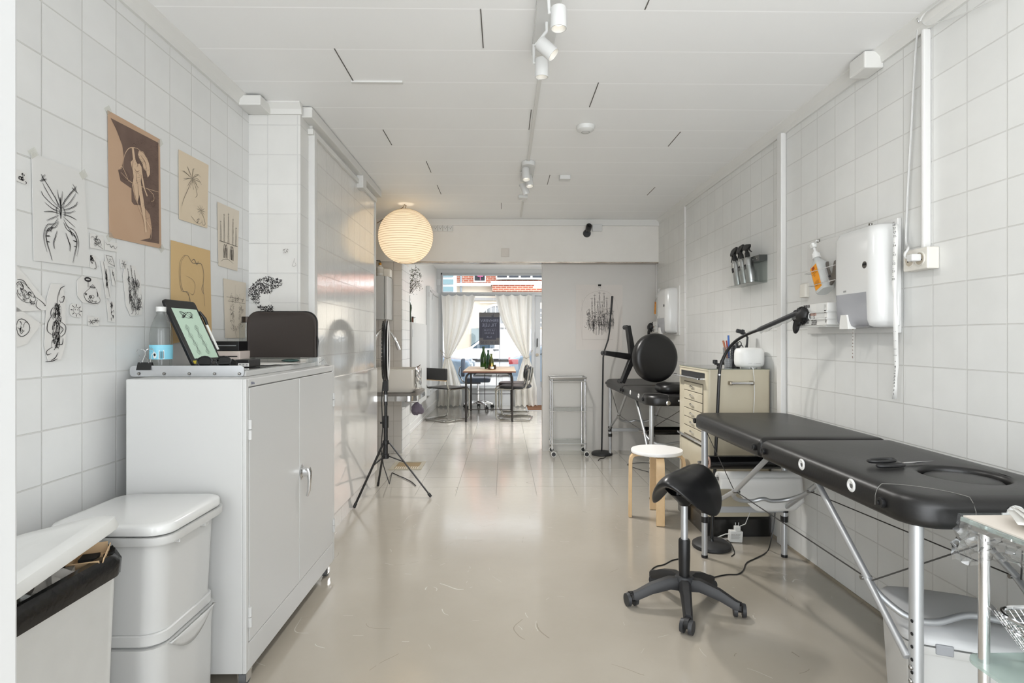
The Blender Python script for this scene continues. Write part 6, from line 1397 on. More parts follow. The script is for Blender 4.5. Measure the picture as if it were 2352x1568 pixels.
A = P(1740, 758, Y=2.92); B = P(1834, 717, Y=2.66)
MB().tube([A, A + (B - A) * .1, A + (B - A) * .92, B], [.009, .012, .012, .009], 12).build('lamp_head', DARKP, nl)
MB().grid(lambda a, b: A + (B - A) * (.08 + .9 * a) + V((0, .016 * cos(2 * pi * b), .016 * sin(2 * pi * b) - .01 + .004 * sin(a * 23 + b * 9))), 20, 12).build('film_sleeve', FILM, nl, smooth=40)
MB().ring(B1 + V((0, 0, -.004)), B1 + V((0, 0, .004)), .0105, .006, 14).build('joint_ring', STEEL, nl)
# far floor lamp
fl2 = T('floor_lamp', 'slim black floor lamp with a bent neck in front of the partition', 'lamp', (.97, 5.5, 0))
c = P(1381, 1042, Z=0.0); fx_, fy_ = c.x, 5.5
lampbase(fl2, fx_, fy_)
pt = [P(u, v, Y=5.5) for u, v in ((1382, 1036), (1385.5, 820))]
MB().cyl(pt[0], pt[1], .008, n=12).build('pole', BLACKM, fl2)
MB().tube([P(u, v, Y=5.5) for u, v in ((1385.5, 820), (1389, 803), (1397, 780), (1400, 760), (1403, 720))], .0075, 10).build('gooseneck', BLACKM, fl2)
MB().cyl(P(1403, 722, Y=5.5), P(1406.5, 680, Y=5.5), .0095, .0105, n=12).build('lamp_head', BLACKP, fl2)

# ------------------------------------------------------------------ stool lying on the far table
TT = .748
sc_c = P(1510, 821.5, Y=4.25); rd = .186
os2 = T('overturned_stool', 'overturned black swivel stool on the far table, round seat facing the room', 'stool', (sc_c.x, 4.3, TT))
ax = V((.32, -1, .02)).normalized()
q = ax.to_track_quat('Z', 'Y').to_matrix().to_4x4()
MB().lathe([(0, -.07), (rd * .9, -.07), (rd, -.06), (rd * 1.01, -.03), (rd, -.008), (rd * .93, .006), (rd * .8, .012), (0, .014)], (0, 0, 0), 56, M4.Translation(sc_c) @ q).build('seat', LEATHER, os2, smooth=50)
cc2 = sc_c - ax * .36
MB().cyl(sc_c - ax * .07, cc2, .024, n=16).build('column', BLACKP, os2)
x_, y_ = V((-1, 0, 0)), V((0, 0, 1)); x_ = (x_ - ax * x_.dot(ax)).normalized(); y_ = ax.cross(x_).normalized()
if y_.z < 0: y_ = -y_
for k in range(5):
    a = R(8 + 72 * k); d = x_ * cos(a) + y_ * sin(a); s_ = ax.cross(d); r = .262
    tip = cc2 + d * r
    if tip.z < TT + .03: r *= (cc2.z - TT - .035) / max(.01, (cc2.z - tip.z)); tip = cc2 + d * r
    l = MB().loft([[cc2 + d * r * f + s_ * w * p[0] + ax * (.02 * p[1]) for p in ((-1, -1), (1, -1), (1, 1), (-1, 1))] for f, w in ((.08, .026), (.5, .022), (1, .018))]).build('leg', BLACKP, os2, smooth=30, bevel=.004)
    MB().cyl(tip - ax * .015 - d * .012, tip - ax * .055 - d * .012, .019, n=16).build('glide', DARKP, l)
# cushion on the far table
cu = T('cushion', 'flat black vinyl cushion on the near end of the far table', 'cushion', (1.3, 4.08, TT))
MB().loft([[V((p.x, p.y, z)) for p in rr(1.335, 4.12, .2 * k, .12 * k, .06, 0, 6)] for k, z in ((.93, TT + .0005), (1, TT + .015), (1, TT + .04), (.94, TT + .058), (.8, TT + .066), (.3, TT + .07))]).build('cushion_body', LEATHER, cu, smooth=70)
vr = T('vinyl_roll', 'black vinyl roll on a rod under the far treatment table', 'roll', (1.3, 4.5, .42))
A = P(1479, 989, Y=4.35); zc_ = A.z
MB().ring((1.09, 4.35, zc_), (1.48, 4.35, zc_), .032, .027, 24).build('vinyl', mat('gloss_black_vinyl', (16, 16, 17), .12), vr); MB().ring((1.084, 4.35, zc_), (1.486, 4.35, zc_), .0268, .019, 20).build('card_core', mat('card_core', (188, 160, 144), .8), vr)
MB().cyl((1.05, 4.35, zc_), (1.54, 4.35, zc_), .008, n=10).build('rod', STEEL, vr)

# ------------------------------------------------------------------ glass trolley by the partition
tr = T('glass_trolley', 'narrow chrome trolley with three glass shelves by the partition', 'trolley', (.64, 5.53, 0))
tx0, tx1, ty0, ty1 = .47, .79, 5.42, 5.66
for x in (tx0, tx1):
    for y in (ty0, ty1):
        l = MB().cyl((x, y, .07), (x, y, .75), .0095, n=14).build('post', CHROME, tr)
        MB().tube([(x, y, .07), (x, y, .055), (x + .012, y - .01, .05)], .006, 6).build('castor_stem', STEEL, l)
        o = MB().cyl((x + .012, y - .034, .0262), (x + .012, y - .012, .0262), .026, n=24).build('castor', PAPERW, l); MB().cyl((x + .012, y - .0355, .0262), (x + .012, y - .0115, .0262), .02, n=20).build('castor_face', BLACKP, o)
for z in (.73, .44, .125):
    MB().box(tx0 - .005, tx1 + .005, ty0 - .005, ty1 + .005, z, z + .005).build('glass_shelf', GLASS, tr, smooth=0)
    MB().tube([(tx0 - .012, ty0 - .012, z - .002), (tx1 + .012, ty0 - .012, z - .002), (tx1 + .012, ty1 + .006, z - .002), (tx0 - .012, ty1 + .006, z - .002)], .0045, 6, closed=True).build('shelf_rail', CHROME, tr)
MB().tube([(tx0 - .016, ty0 - .016, .765), (tx1 + .016, ty0 - .016, .765), (tx1 + .016, ty1 + .01, .765), (tx0 - .016, ty1 + .01, .765)], .004, 6, closed=True).loft([rr((tx0 + tx1) / 2, 5.54, .165, .12, .01, .737), rr((tx0 + tx1) / 2, 5.54, .178, .132, .01, .765)], False, False).build('tray_rim', STEEL, tr, smooth=20)

# ------------------------------------------------------------------ art print on the partition
PQ = [(1323, 653.5), (1430, 654), (1429.5, 803.5), (1323, 803)]
rn = random.Random(91)
ps = spires(rn, [(.34, .25, .035), (.4, .2, .03), (.5, .16, .05), (.6, .17, .045), (.66, .24, .03), (.28, .42, .04), (.46, .3, .05), (.56, .3, .05), (.72, .4, .05), (.79, .44, .03)], .62, .004, 1.3)
ps += swirls(rn, 170, .22, .8, .4, .68, .05, .004) + [([(x, rn.uniform(.5, .6)), (x + rn.uniform(-.01, .01), rn.uniform(.62, .8) - abs(x - .5) * .35)], .004) for x in [rn.uniform(.22, .82) for _ in range(110)]]
pa = paper('ink_print', 'framed-size cathedral ink print clipped to the grey partition', 'drawing', PQ, ('Y', YQ), mat('print_paper', (212, 206, 200), .6), strokes=ps, off=.003, group=None)
pa['label'] = 'large cathedral ink drawing clipped to the partition above the trolley and lamp'
more(pa, PQ, ('Y', YQ), [(curve([(.15, .95), (.1, .5), (.2, .2), (.45, .1), (.7, .12), (.88, .3), (.92, .7)], 8), .003), ([(.13, .23), (.13, .84)], [.002, .002]), ([(.13, .84), (.8, .84)], [.002, .002])], mat('faint_line', (188, 182, 176), .8), 'faint_outline')
c = P(1377, 656, Y=YQ - .01); k = clip('binder_clip', 'black binder clip holding the cathedral drawing to the partition', (c.x, YQ - .014, c.z + .012), 0, .62); k.rotation_euler = (pi, 0, 0)

# ------------------------------------------------------------------ dispenser boards on the right wall
def board(y0, y1, z0, z1):
    return MB().box(XR - .018, XR - .001, y0, y1, z0, z1)
TINT = clear('smoked_window', (216, 217, 221), 1.0, .05, .5, (206, 207, 212))
def towel(label, ya, yb, z0, z1, zw):
    """paper towel dispenser: shell with rounded far and near sides, smoky lower window"""
    t = T('towel_dispenser', label, 'towel dispenser', (XR - .02, (ya + yb) / 2, z0))
    xw, xf = XR - .0185, XR - .118
    def prof(z, ins=0): 
        r = .05; pts = []
        for cyc, a0 in ((yb - ins - r, 90), (ya + ins + r, 180)):
            for i in range(9):
                a = R(a0 + 90 * i / 8); pts.append(V((xf + ins + r + r * cos(a), cyc + r * sin(a), z)))
        return pts + [V((xw, ya + ins, z)), V((xw, yb - ins, z))]
    MB().loft([prof(zw, 0), prof(z1 - .04, 0), prof(z1 - .012, .01), prof(z1, .035)]).build('shell', GLOSSW, t, smooth=50)
    def part_(z, ins, win):
        r = .05; ys = ya + .055
        if win: return [V((xf + ins + r + r * cos(R(90 + 90 * i / 8)), yb - ins - r + r * sin(R(90 + 90 * i / 8)), z)) for i in range(9)] + [V((xf + ins, ys, z)), V((xw, ys, z)), V((xw, yb - ins, z))]
        return [V((xf + ins, ys, z))] + [V((xf + ins + r + r * cos(R(180 + 90 * i / 8)), ya + ins + r + r * sin(R(180 + 90 * i / 8)), z)) for i in range(9)] + [V((xw, ya + ins, z)), V((xw, ys, z))]
    for win, nm, m_ in ((True, 'smoky_window', TINT), (False, 'lower_side', GLOSSW)):
        MB().loft([part_(z0, .03, win), part_(z0 + .008, .012, win), part_(z0 + .03, .004, win), part_(zw, .0, win)], True, not win).build(nm, m_, t, smooth=50)
    MB().box(xw - .012, xw, ya, yb, z0 + .005, zw).build('back_plate', GLOSSW, t, smooth=0, bevel=.004)
    MB().box(xf + .025, xw - .012, ya + .03, yb - .03, z0 + .03, z0 + .1).build('towel_stack', PAPERW, t, smooth=0, bevel=.01)
    ym_ = (ya + yb) / 2 + .05
    MB().loft([[V((xf - .004, ym_ + s_ * w, z)), V((xf + .03, ym_ + s_ * w, z))] + [V((xf + .03, ym_ - s_ * w, z)), V((xf - .004, ym_ - s_ * w, z))] for s_, w, z in ((1, .03, z0 - .004), (1, .026, z0 + .03), (1, .02, z0 + .055))]).build('towel_tongue', PAPERW, t, smooth=0)
    MB().cyl((xf - .001, ya + .065, z0 + .25), (xf + .004, ya + .065, z0 + .25), .014, n=20).build('lock', mat('lock_steel', (120, 120, 118), .25, 1), t)
    MB().cbox((xf - .0015, ya + .065, z0 + .252), .002, .02, .008).build('lock_slot', HOLE, t, smooth=0)
    MB().box(xf - .0006, xf + .002, yb - .11, yb - .09, zw + .008, zw + .016).build('maker_mark', mat('mark_grey', (150, 150, 148), .6), t, smooth=0)
    return t
def gloves(label, ya, yb, z0, z1, label2):
    xw, xf = XR - .0185, XR - .115
    t = T('glove_box', label, 'glove box', (XR - .07, (ya + yb) / 2, z0))
    MB().box(xf, xw - .004, ya, yb, z0, z1).build('carton', PAPERW, t, smooth=0, bevel=.002)
    g = MB(); H = z1 - z0; L = yb - ya
    def f(s, tt): return V((xf - .001, yb - L * s, z0 + H * tt))
    def para(s, tt, w, h, sl_): g.add([f(s, tt), f(s + w, tt), f(s + w + sl_, tt + h), f(s + sl_, tt + h)], [(0, 1, 2, 3)])
    for i in range(6): para(.24 + i * .035, .84, .022, .08, .008); para(.24 + i * .035 + .008, .92, .022, .06, -.008)
    for j in range(3):
        for i in range(5): para(.5 + i * .035 + .01 * (j % 2), .02 + j * .09, .02, .07, .01)
        for i in range(4): para(.14 + i * .035 + .01 * (j % 2), .02 + j * .09, .02, .07, .01)
    for j in range(3): para(.57, .3 + j * .1, .02, .08, .01)
    for j in range(8): para(.93, .1 + j * .03, .035, .016 if j % 3 else .008, 0)
    para(.9, .62, .06, .05, 0); para(.9, .55, .06, .04, 0); para(.92, .74, .006, .18, 0); para(.95, .78, .006, .14, 0)
    g.text('UNICARE', f(.03, .83), (0, -1, 0), UP, .017); g.text('EXAM', f(.03, .72), (0, -1, 0), UP, .011); g.text('240', f(.33, .08), (0, -1, 0), UP, .014)
    g.build('box_print', INK, t, smooth=0)
    MB().add([f(.66, .3), f(.9, .3), f(.9, .99), f(.66, .99)], [(0, 1, 2, 3)]).build('blank_panel', PLASTW, t, smooth=0)
    MB().add([f(.46, .45), f(.66, .45), f(.66, .6), f(.46, .6)], [(0, 1, 2, 3)]).build('hand_picture', mat('skin_print', (190, 160, 148), .7), t, smooth=0)
    rn = random.Random(17); b = MB().ball((0, 0, 0), 1, n=10)
    b.v = [V((p.x * .03, p.y * .05, p.z * .038)) * (1 + rn.uniform(-.16, .16)) for p in b.v]; b.xf(M4.Translation(f(.28, .5) + V((-.012, 0, 0))))
    for dy, dz2, l in ((.05, -.0, .03), (.04, -.05, .04), (.02, -.03, .025)):
        c = f(.28, .5) + V((-.02, dy, dz2)); b2 = MB().ball((0, 0, 0), 1, n=8); b2.v = [V((p.x * .014, p.y * .022, p.z * l)) for p in b2.v]; b2.xf(M4.Translation(c) @ M4.Rotation(dy * 8, 4, 'X')); b.join(b2)
    tag(b.build('rubber_gloves', mat('black_nitrile', (20, 20, 21), .5), smooth=60), label2, 'gloves')
    wr = T('wire_bracket', 'white wire bracket around the glove box on the ' + ('near' if ya < 3 else 'far') + ' board', 'bracket', (XR - .07, ya, z0))
    zc = z0 + H * .45
    MB().tube([(xw, ya - .004, zc + .014), (xf - .008, ya - .004, zc + .014), (xf - .008, yb - L * .5, zc + .014), (xf - .008, yb - L * .46, zc + .006), (xf - .008, yb - L * .46, zc - .01), (xf - .008, yb - L * .5, zc - .018), (xf - .008, ya - .004, zc - .018), (xw, ya - .004, zc - .018)], .0028, 6).build('wire_loop', PLASTW, wr)
    MB().tube([(xw, ya + .02, z0 - .005), (xf, ya + .02, z0 - .005), (xf, yb - .03, z0 - .005), (xw, yb - .03, z0 - .005)], .0028, 6).build('support_wire', PLASTW, wr)
    return wr
def soap(label, c, tilt):
    """sanitiser bottle: axis tilted along the wall"""
    t = T('sanitiser_bottle', label, 'bottle', c); t.rotation_euler = (R(tilt), 0, 0)
    m = clear('milky_plastic', (236, 238, 238), .8, .2, .5, (228, 230, 228))
    MB().loft([[V((p.x, p.y, z)) for p in rr(0, 0, .03 * k, .041 * k2, .02, 0, 4)] for k, k2, z in ((.9, .95, 0), (1, 1, .006), (1, 1, .125), (.95, .9, .14), (.5, .4, .17), (.42, .32, .178))]).build('bottle_body', m, t, local=True, smooth=50)
    MB().box(-.0312, -.0302, -.03, .022, .012, .13).build('orange_label', mat('orange_label', (232, 150, 12), .5), t, local=True, smooth=0)
    g = MB()
    g.text('HAND', (-.0318, .012, .098), (0, -1, 0), UP, .009).text('DESINFEKTION', (-.0318, .017, .089), (0, -1, 0), UP, .0055).text('85%', (-.0318, .008, .079), (0, -1, 0), UP, .008)
    for j in range(5): g.add([(-.0318, .014, .05 - j * .005), (-.0318, -.02, .05 - j * .005), (-.0318, -.02, .0512 - j * .005), (-.0318, .014, .0512 - j * .005)], [(0, 1, 2, 3)])
    g.build('label_print', mat('brown_print', (96, 52, 10), .6), t, local=True, smooth=0)
    MB().box(-.032, -.0305, -.012, .01, .112, .126).build('label_emblem', mat('label_red', (150, 60, 16), .6), t, local=True, smooth=0)
    MB().lathe([(0, .176), (.019, .176), (.019, .2), (.012, .204), (.012, .212), (0, .212)], (0, 0, 0), 20).build('pump_collar', PLASTW, t, local=True)
    MB().cyl((0, 0, .212), (0, 0, .235), .006).loft([rr(0, 0, .01, .012, .008, .235), rr(0, 0, .014, .016, .008, .255)]).tube([(0, 0, .25), (0, .03, .252), (0, -.034, .256)], .005, 8).build('pump_head', PLASTW, t, local=True, smooth=50)
    return t
# near board
bd = board(2.168, 2.82, 1.166, 1.617); nb = tag(bd.build('mounting_board', WSMOOTH, smooth=0, bevel=.003), 'large white board with the towel dispenser on the near right wall', 'board')
for y in (2.33, 2.72): MB().cbox((XR - .018, y, 1.622), .012, .014, .014).build('board_screw', SCREW, nb, smooth=0, bevel=.003)
td_ = towel('larger-looking white towel dispenser with grey window on the near right wall', 2.15, 2.445, 1.188, 1.6, 1.33)
gloves('black and white glove box on the near board with black gloves', 2.475, 2.735, 1.205, 1.305, 'black rubber gloves spilling from the near glove box')
c = P(1893, 662, X=XR - .075)
soap('white pump bottle with an orange label leaning in the near wall rack', (XR - .066, P(1896, 668, X=XR - .066).y, P(1896, 668, X=XR - .066).z), -24)
wk = T('wire_rack', 'thin chrome wire rack holding the orange-labelled bottle and pliers', 'rack', (XR - .05, 2.6, 1.38))
def pw_(u, v): return P(u, v, X=XR - .105)
g = MB()
for (ua, va, ub, vb) in ((1848, 629, 1918, 608), (1857, 658, 1918, 642)):
    A = pw_(ua, va); B = pw_(ub, vb); z = (A.z + B.z) / 2
    MB().tube([(XR - .018, A.y, A.z), (XR - .105, A.y, A.z), (XR - .105, B.y, B.z), (XR - .018, B.y, B.z)], .0018, 6).build('wire', CHROME, wk)
A = pw_(1894, 617); B = pw_(1905, 650); MB().cyl(A, B, .0018, n=6).build('wire', CHROME, wk)
pz = T('pliers', 'grey spread pliers hanging in the near wire rack', 'pliers', P(1910, 640, X=XR - .06))
def q_(u, v, dx=0): return P(u, v, X=XR - .06 - dx)
MB().prism([q_(1896, 602), q_(1900, 600), q_(1902, 618), q_(1907, 628), q_(1910, 634), q_(1907, 648), q_(1903, 645), q_(1899, 630), q_(1895, 616)], (.008, 0, 0)).build('jaw', mat('steel_grey', (118, 112, 106), .45, .7), pz, smooth=0, bevel=.002)
MB().prism([q_(1915, 599, .006), q_(1918.5, 597, .006), q_(1918, 640, .006), q_(1908, 655, .006), q_(1904, 654, .006), q_(1910, 632, .006), q_(1912, 616, .006)], (.008, 0, 0)).build('jaw', mat('steel_grey', (118, 112, 106), .45, .7), pz, smooth=0, bevel=.002)
A = q_(1906, 634, .008); MB().cyl(A, A + V((-.004, 0, 0)), .006, n=12).build('rivet', DARKP, pz)
a = P(1846, 667, X=XR - .03); tag(MB().loft([rr(XR - .02, a.y, .019, .03, .01, a.z - .035), rr(XR - .02, a.y, .019, .03, .012, a.z + .03), rr(XR - .018, a.y, .012, .025, .01, a.z + .037)]).build('soap_holder', OFFW, smooth=45), 'small white holder on the tiles left of the orange-labelled bottle', 'holder')
# measuring tape
mp = T('measuring_tape', 'white measuring tape hanging beside the near towel dispenser', 'tape measure', P(2057, 525, X=XR - .03))
XT = XR - .075
path = [P(u, v, X=x) for u, v, x in ((2056, 518, XR - .066), (2058, 540, XR - .066), (2056, 600, XR - .066), (2054, 650, XR - .066), (2055, 680, XR - .066), (2057, 740, XR - .066), (2058, 800, XR - .03), (2059, 840, XR - .02), (2058, 870, XR - .02), (2056, 890, XR - .02), (2054, 916, XR - .02))]
tw = .0085; vs = []
for i, p in enumerate(path):
    k = .9 if i not in (4, 8) else .5
    e = V((.75, -.66, 0)).normalized() * tw * k; vs += [p + e, p - e]
MB().add(vs, [(2 * i, 2 * i + 1, 2 * i + 3, 2 * i + 2) for i in range(len(path) - 1)]).build('tape_band', PAPERW, mp, smooth=60, solid=.0006)
g = MB(); dg_ = V((-.75, .66, 0)).normalized(); nn = V((-.66, -.75, 0)).normalized()
for i in range(28):
    f_ = i / 28 * (len(path) - 1.01); j = int(f_); p = path[j] + (path[j + 1] - path[j]) * (f_ - j) + nn * .0012
    if j in (3, 4): continue
    g.text(str(28 - i), p + dg_ * .004, -dg_, UP, .011, 'C'); g.add([p + dg_ * tw * .85 + V((0, 0, .014)), p + dg_ * tw * .2 + V((0, 0, .014)), p + dg_ * tw * .2 + V((0, 0, .0128)), p + dg_ * tw * .85 + V((0, 0, .0128))], [(0, 1, 2, 3)])
g.build('tape_numbers', INK, mp, smooth=0)
a = P(1960, 752, X=XR - .05); b = P(1959, 822, X=XR - .03)
s2 = T('paper_strip', 'narrow printed strip hanging under the near towel dispenser', 'strip', b)
MB().add([a + V((0, .006, 0)), a - V((0, .006, 0)), b - V((0, .007, 0)), b + V((0, .004, 0))], [(0, 1, 2, 3)]).build('strip_band', PAPERW, s2, smooth=0, solid=.0006)
g = MB()
for i in range(9): p = a + (b - a) * (i + .5) / 9 + V((-.001, 0, 0)); g.add([p + V((0, .004, 0)), p + V((0, -.001, 0)), p + V((0, -.002, -.004 if i < 8 else -.012)), p + V((0, .003, -.003))], [(0, 1, 2, 3)])
g.build('strip_print', mat('brown_print', (96, 52, 10), .6), s2, smooth=0)
# socket with plug and cord
a = P(2096, 597, X=XR - .04)
kx = XR - .045
wsn = T('wall_socket', 'white double wall socket with a plug at the end of the conduit', 'socket', (XR - .02, 2.09, 1.4))
yy0, yy1 = P(2130, 590, X=kx).y, P(2074, 590, X=kx).y; zz0, zz1 = P(2104, 620, X=kx).z, P(2104, 571, X=kx).z
MB().box(kx, XR - .0005, yy0, yy1, zz0, zz1).build('socket_body', OFFW, wsn, smooth=0, bevel=.004)
for y in (yy1 - .036, yy0 + .036):
    f = MB().ring((kx - .0035, y, (zz0 + zz1) / 2), (kx, y, (zz0 + zz1) / 2), .026, .022, 28).build('socket_ring', OFFW, wsn)
    MB().cyl((kx - .0008, y, (zz0 + zz1) / 2), (kx + .0005, y, (zz0 + zz1) / 2), .022, n=24).build('socket_face', mat('aged_socket', (186, 176, 158), .5), f)
    for s_ in (-1, 1): MB().cyl((kx - .0015, y + s_ * .009, (zz0 + zz1) / 2 - .004), (kx - .0005, y + s_ * .009, (zz0 + zz1) / 2 - .004), .003, n=8).build('pin_hole', HOLE, f)
pg_ = T('plug', 'white plug with a long white cord running up to the ceiling', 'plug', (kx, yy0 + .04, (zz0 + zz1) / 2))
yc_ = yy0 + .036; zc_ = (zz0 + zz1) / 2
MB().cbox((kx - .022, yc_, zc_ + .003), .036, .03, .026).build('plug_body', GLOSSW, pg_, smooth=0, bevel=.005)
cp = [V((kx - .03, yc_ + .015, zc_ + .004)), V((kx - .034, yc_ + .026, zc_ + .008)), V((kx - .03, yc_ + .034, zc_ + .022)), V((kx - .015, yc_ + .038, zc_ + .045))] + [P(u, v, X=XR - .012) for u, v in ((2081, 555), (2083, 480), (2088, 380), (2093, 300), (2098, 200), (2104, 110), (2109, 65), (2113, 50))]
MB().tube(smooth3(cp), .0042, 8).build('cord', GLOSSW, pg_)
hk_ = P(2113, 44, X=XR - .03)
tag(MB().tube([(hk_.x, hk_.y, hk_.z + .02), (hk_.x - .01, hk_.y, hk_.z), (hk_.x - .004, hk_.y, hk_.z - .012), (hk_.x + .006, hk_.y, hk_.z - .004), (hk_.x + .02, hk_.y, hk_.z + .004)], .002, 6).build('cable_hook', STEEL), 'small metal hook holding the white cord at the ceiling corner', 'hook')
c1 = [P(u, v, X=XR - .045) for u, v in ((2113, 48), (2124, 30), (2150, 10), (2180, -12), (2230, -50))]
tag(MB().tube(smooth3(c1), .0035, 6).build('ceiling_cable', PLASTW), 'upper white cable running from the hook along the ceiling corner', 'cable')
c1 = [P(u, v, X=XR - .02) for u, v in ((2118, 50), (2130, 58), (2160, 50), (2220, 28), (2290, -4), (2340, -30))]
tag(MB().tube(smooth3(c1), .002, 6).build('ceiling_cable', PLASTW), 'thin lower cable sagging from the hook across the tiles', 'cable')
# far board set
fbd = tag(board(4.89, 5.5, 1.172, 1.61).build('mounting_board', WSMOOTH, smooth=0, bevel=.003), 'white board with the small-looking towel dispenser near the partition', 'board')
towel('white towel dispenser on the right wall beside the partition', 4.95, 5.27, 1.19, 1.6, 1.33)
gloves('black and white glove box on the far board near the partition', 5.285, 5.485, 1.205, 1.305, 'black rubber gloves spilling from the far glove box')
soap('clear pump bottle on the far board beside the partition', (XR - .06, 5.42, 1.37), 8)
# spray bottles in a clear holder
ZB = 1.48
hl_ = T('acrylic_holder', 'clear acrylic wall holder carrying the silver spray bottles', 'holder', (XR - .05, 3.4, ZB))
sy0, sy1 = P(1750, 600, X=XR - .02).y, P(1690, 600, X=XR - .06).y
MB().box(XR - .004, XR - .001, sy0 - .03, sy1 + .05, ZB - .004, 1.64).box(XR - .1, XR - .005, sy0 - .03, sy1 + .05, ZB - .004, ZB - .001).box(XR - .103, XR - .1005, sy0 - .03, sy1 - .1, ZB - .004, ZB + .1).build('clear_tray', ACRYL, hl_, smooth=0)
MB().box(XR - .05, XR - .0045, sy0 - .03, sy0 + .1, 1.605, 1.64).build('smoked_bar', clear('smoked_acrylic', (90, 94, 92), 1.4, .06, .45, (84, 87, 84)), hl_, smooth=0)
for y in (sy0 - .005, sy0 + .05): MB().cyl((XR - .054, y, 1.62), (XR - .05, y, 1.62), .004, n=10).build('screw', SCREW, hl_)
MB().tube([(XR - .03, sy0 + .09, 1.6), (XR - .06, sy0 + .08, 1.56), (XR - .07, sy0 + .04, 1.5), (XR - .05, sy0 - .02, 1.485)], .004, 6).build('white_tube', ACRYL, hl_)
SILV = mat('silver_bottle', (186, 188, 188), .3, 1.0)
def spray(label, y, back=False, x=XR - .06):
    t = T('spray_bottle', label, 'spray bottle', (x, y, ZB + .002), 0, 'spray bottles in the wall holder'); t.rotation_euler = (R(-12), R(-3), 0)
    MB().lathe([(0, 0), (.0255, 0), (.027, .004), (.027, .135), (.024, .152), (.015, .163), (.012, .165), (0, .165)], (0, 0, 0), 24).build('bottle_body', SILV, t, local=True)
    MB().lathe([(0, .165), (.0145, .165), (.0145, .19), (.01, .198), (.01, .215), (0, .215)], (0, 0, 0), 18).build('collar', BLACKP, t, local=True)
    k = -1 if back else 1
    MB().loft([[V((s_ * w, k * x, z)) for s_, z in ((-1, zl), (1, zl), (1, zh), (-1, zh))] for x, w, zl, zh in ((.055, .006, .214, .228), (.02, .011, .206, .24), (-.01, .011, .21, .244), (-.05, .007, .226, .242))]).build('spray_head', BLACKP, t, local=True, smooth=30, bevel=.003)
    MB().tube([(0, k * .03, .21), (0, k * .042, .192), (0, k * .062, .176)], [.006, .004, .003], 6).build('trigger', BLACKP, t, local=True)
    MB().box(-.0276, -.025, -.012, .008, .085, .115).build('printed_label', INK, t, local=True, smooth=0)
    return t
spray('silver spray bottle farthest left in the clear wall holder', P(1697, 650, X=XR - .06).y)
spray('middle silver spray bottle in the clear wall holder', P(1712, 650, X=XR - .06).y)
spray('rightmost spray bottle, its black trigger above the smoked bar', P(1726, 650, X=XR - .055).y, True, XR - .055)

# ------------------------------------------------------------------ floor clutter on the right
pa_ = T('power_adapter', 'white power adapter with prongs up beside the black lamp base', 'adapter', (1.28, 3.06, 0))
c = P(1688, 1243, Z=.0); MB().cbox((c.x, 3.13, .033), .072, .035, .062, M4.Rotation(.08, 4, 'Y')).build('adapter_body', PLASTW, pa_, smooth=0, bevel=.004)
MB().cbox((c.x + .01, 3.13, .076), .03, .03, .026).build('plug_block', PLASTW, pa_, smooth=0, bevel=.004)
for d in (-.009, .009): MB().cyl((c.x + .01 + d, 3.13, .088), (c.x + .01 + d, 3.13, .108), .002, n=8).build('prong', STEEL, pa_)
g = MB().text('INPUT 100-240V', (c.x - .03, 3.1115, .045), (1, 0, 0), UP, .0075)
for j in range(4): g.box(c.x - .03, c.x + .02 - .006 * (j % 2), 3.1112, 3.1118, .04 - j * .006, .0412 - j * .006)
g.build('adapter_print', INKG, pa_, smooth=0)
MB().tube([(c.x - .036, 3.13, .045), (c.x - .06, 3.12, .047), (c.x - .09, 3.12, .035), (1.2, 3.16, .008), (1.21, 3.19, .006), (c.x - .06, 3.16, .005), (c.x - .036, 3.14, .012)], .0028, 6).build('cable', PLASTW, pa_)
def floorcable(label, pts, r=.003): 
    q = [P(u, v, Z=r + .0005) for u, v in pts]; return tag(MB().tube(smooth3(q), r, 6).build('floor_cable', BLACKP), label, 'cable')
cpl = [P(1780, 1175, Y=2.97), P(1778, 1200, Y=2.97), P(1771, 1240, Y=2.96)] + [P(u, v, Z=.0035) for u, v in ((1765, 1262), (1755, 1272), (1735, 1282), (1715, 1292), (1708, 1308), (1695, 1318), (1670, 1319), (1645, 1324), (1620, 1330))]
cpl[2].z = max(cpl[2].z, .02)
tag(MB().tube(smooth3(cpl), .003, 6).build('floor_cable', BLACKP), 'black cable hanging from the near table and trailing to the saddle stool', 'cable')
floorcable('thin black cable on the floor left of the saddle stool', ((1566, 1282), (1545, 1286), (1525, 1296), (1508, 1300), (1497, 1308), (1498, 1318)))
floorcable('black cable curled around the base of the near lamp', ((1658, 1232), (1675, 1243), (1684, 1258), (1687, 1270), (1680, 1277)), .0025)
floorcable('black cable loops on the floor behind the wooden stool', ((1500, 1086), (1470, 1078), (1442, 1068), (1450, 1064), (1480, 1062), (1510, 1066), (1525, 1074), (1500, 1080)), .0025)
floorcable('short brown cable end on the floor near the far lamp base', ((1374, 1057), (1378, 1053), (1386, 1052), (1391, 1049)), .003)

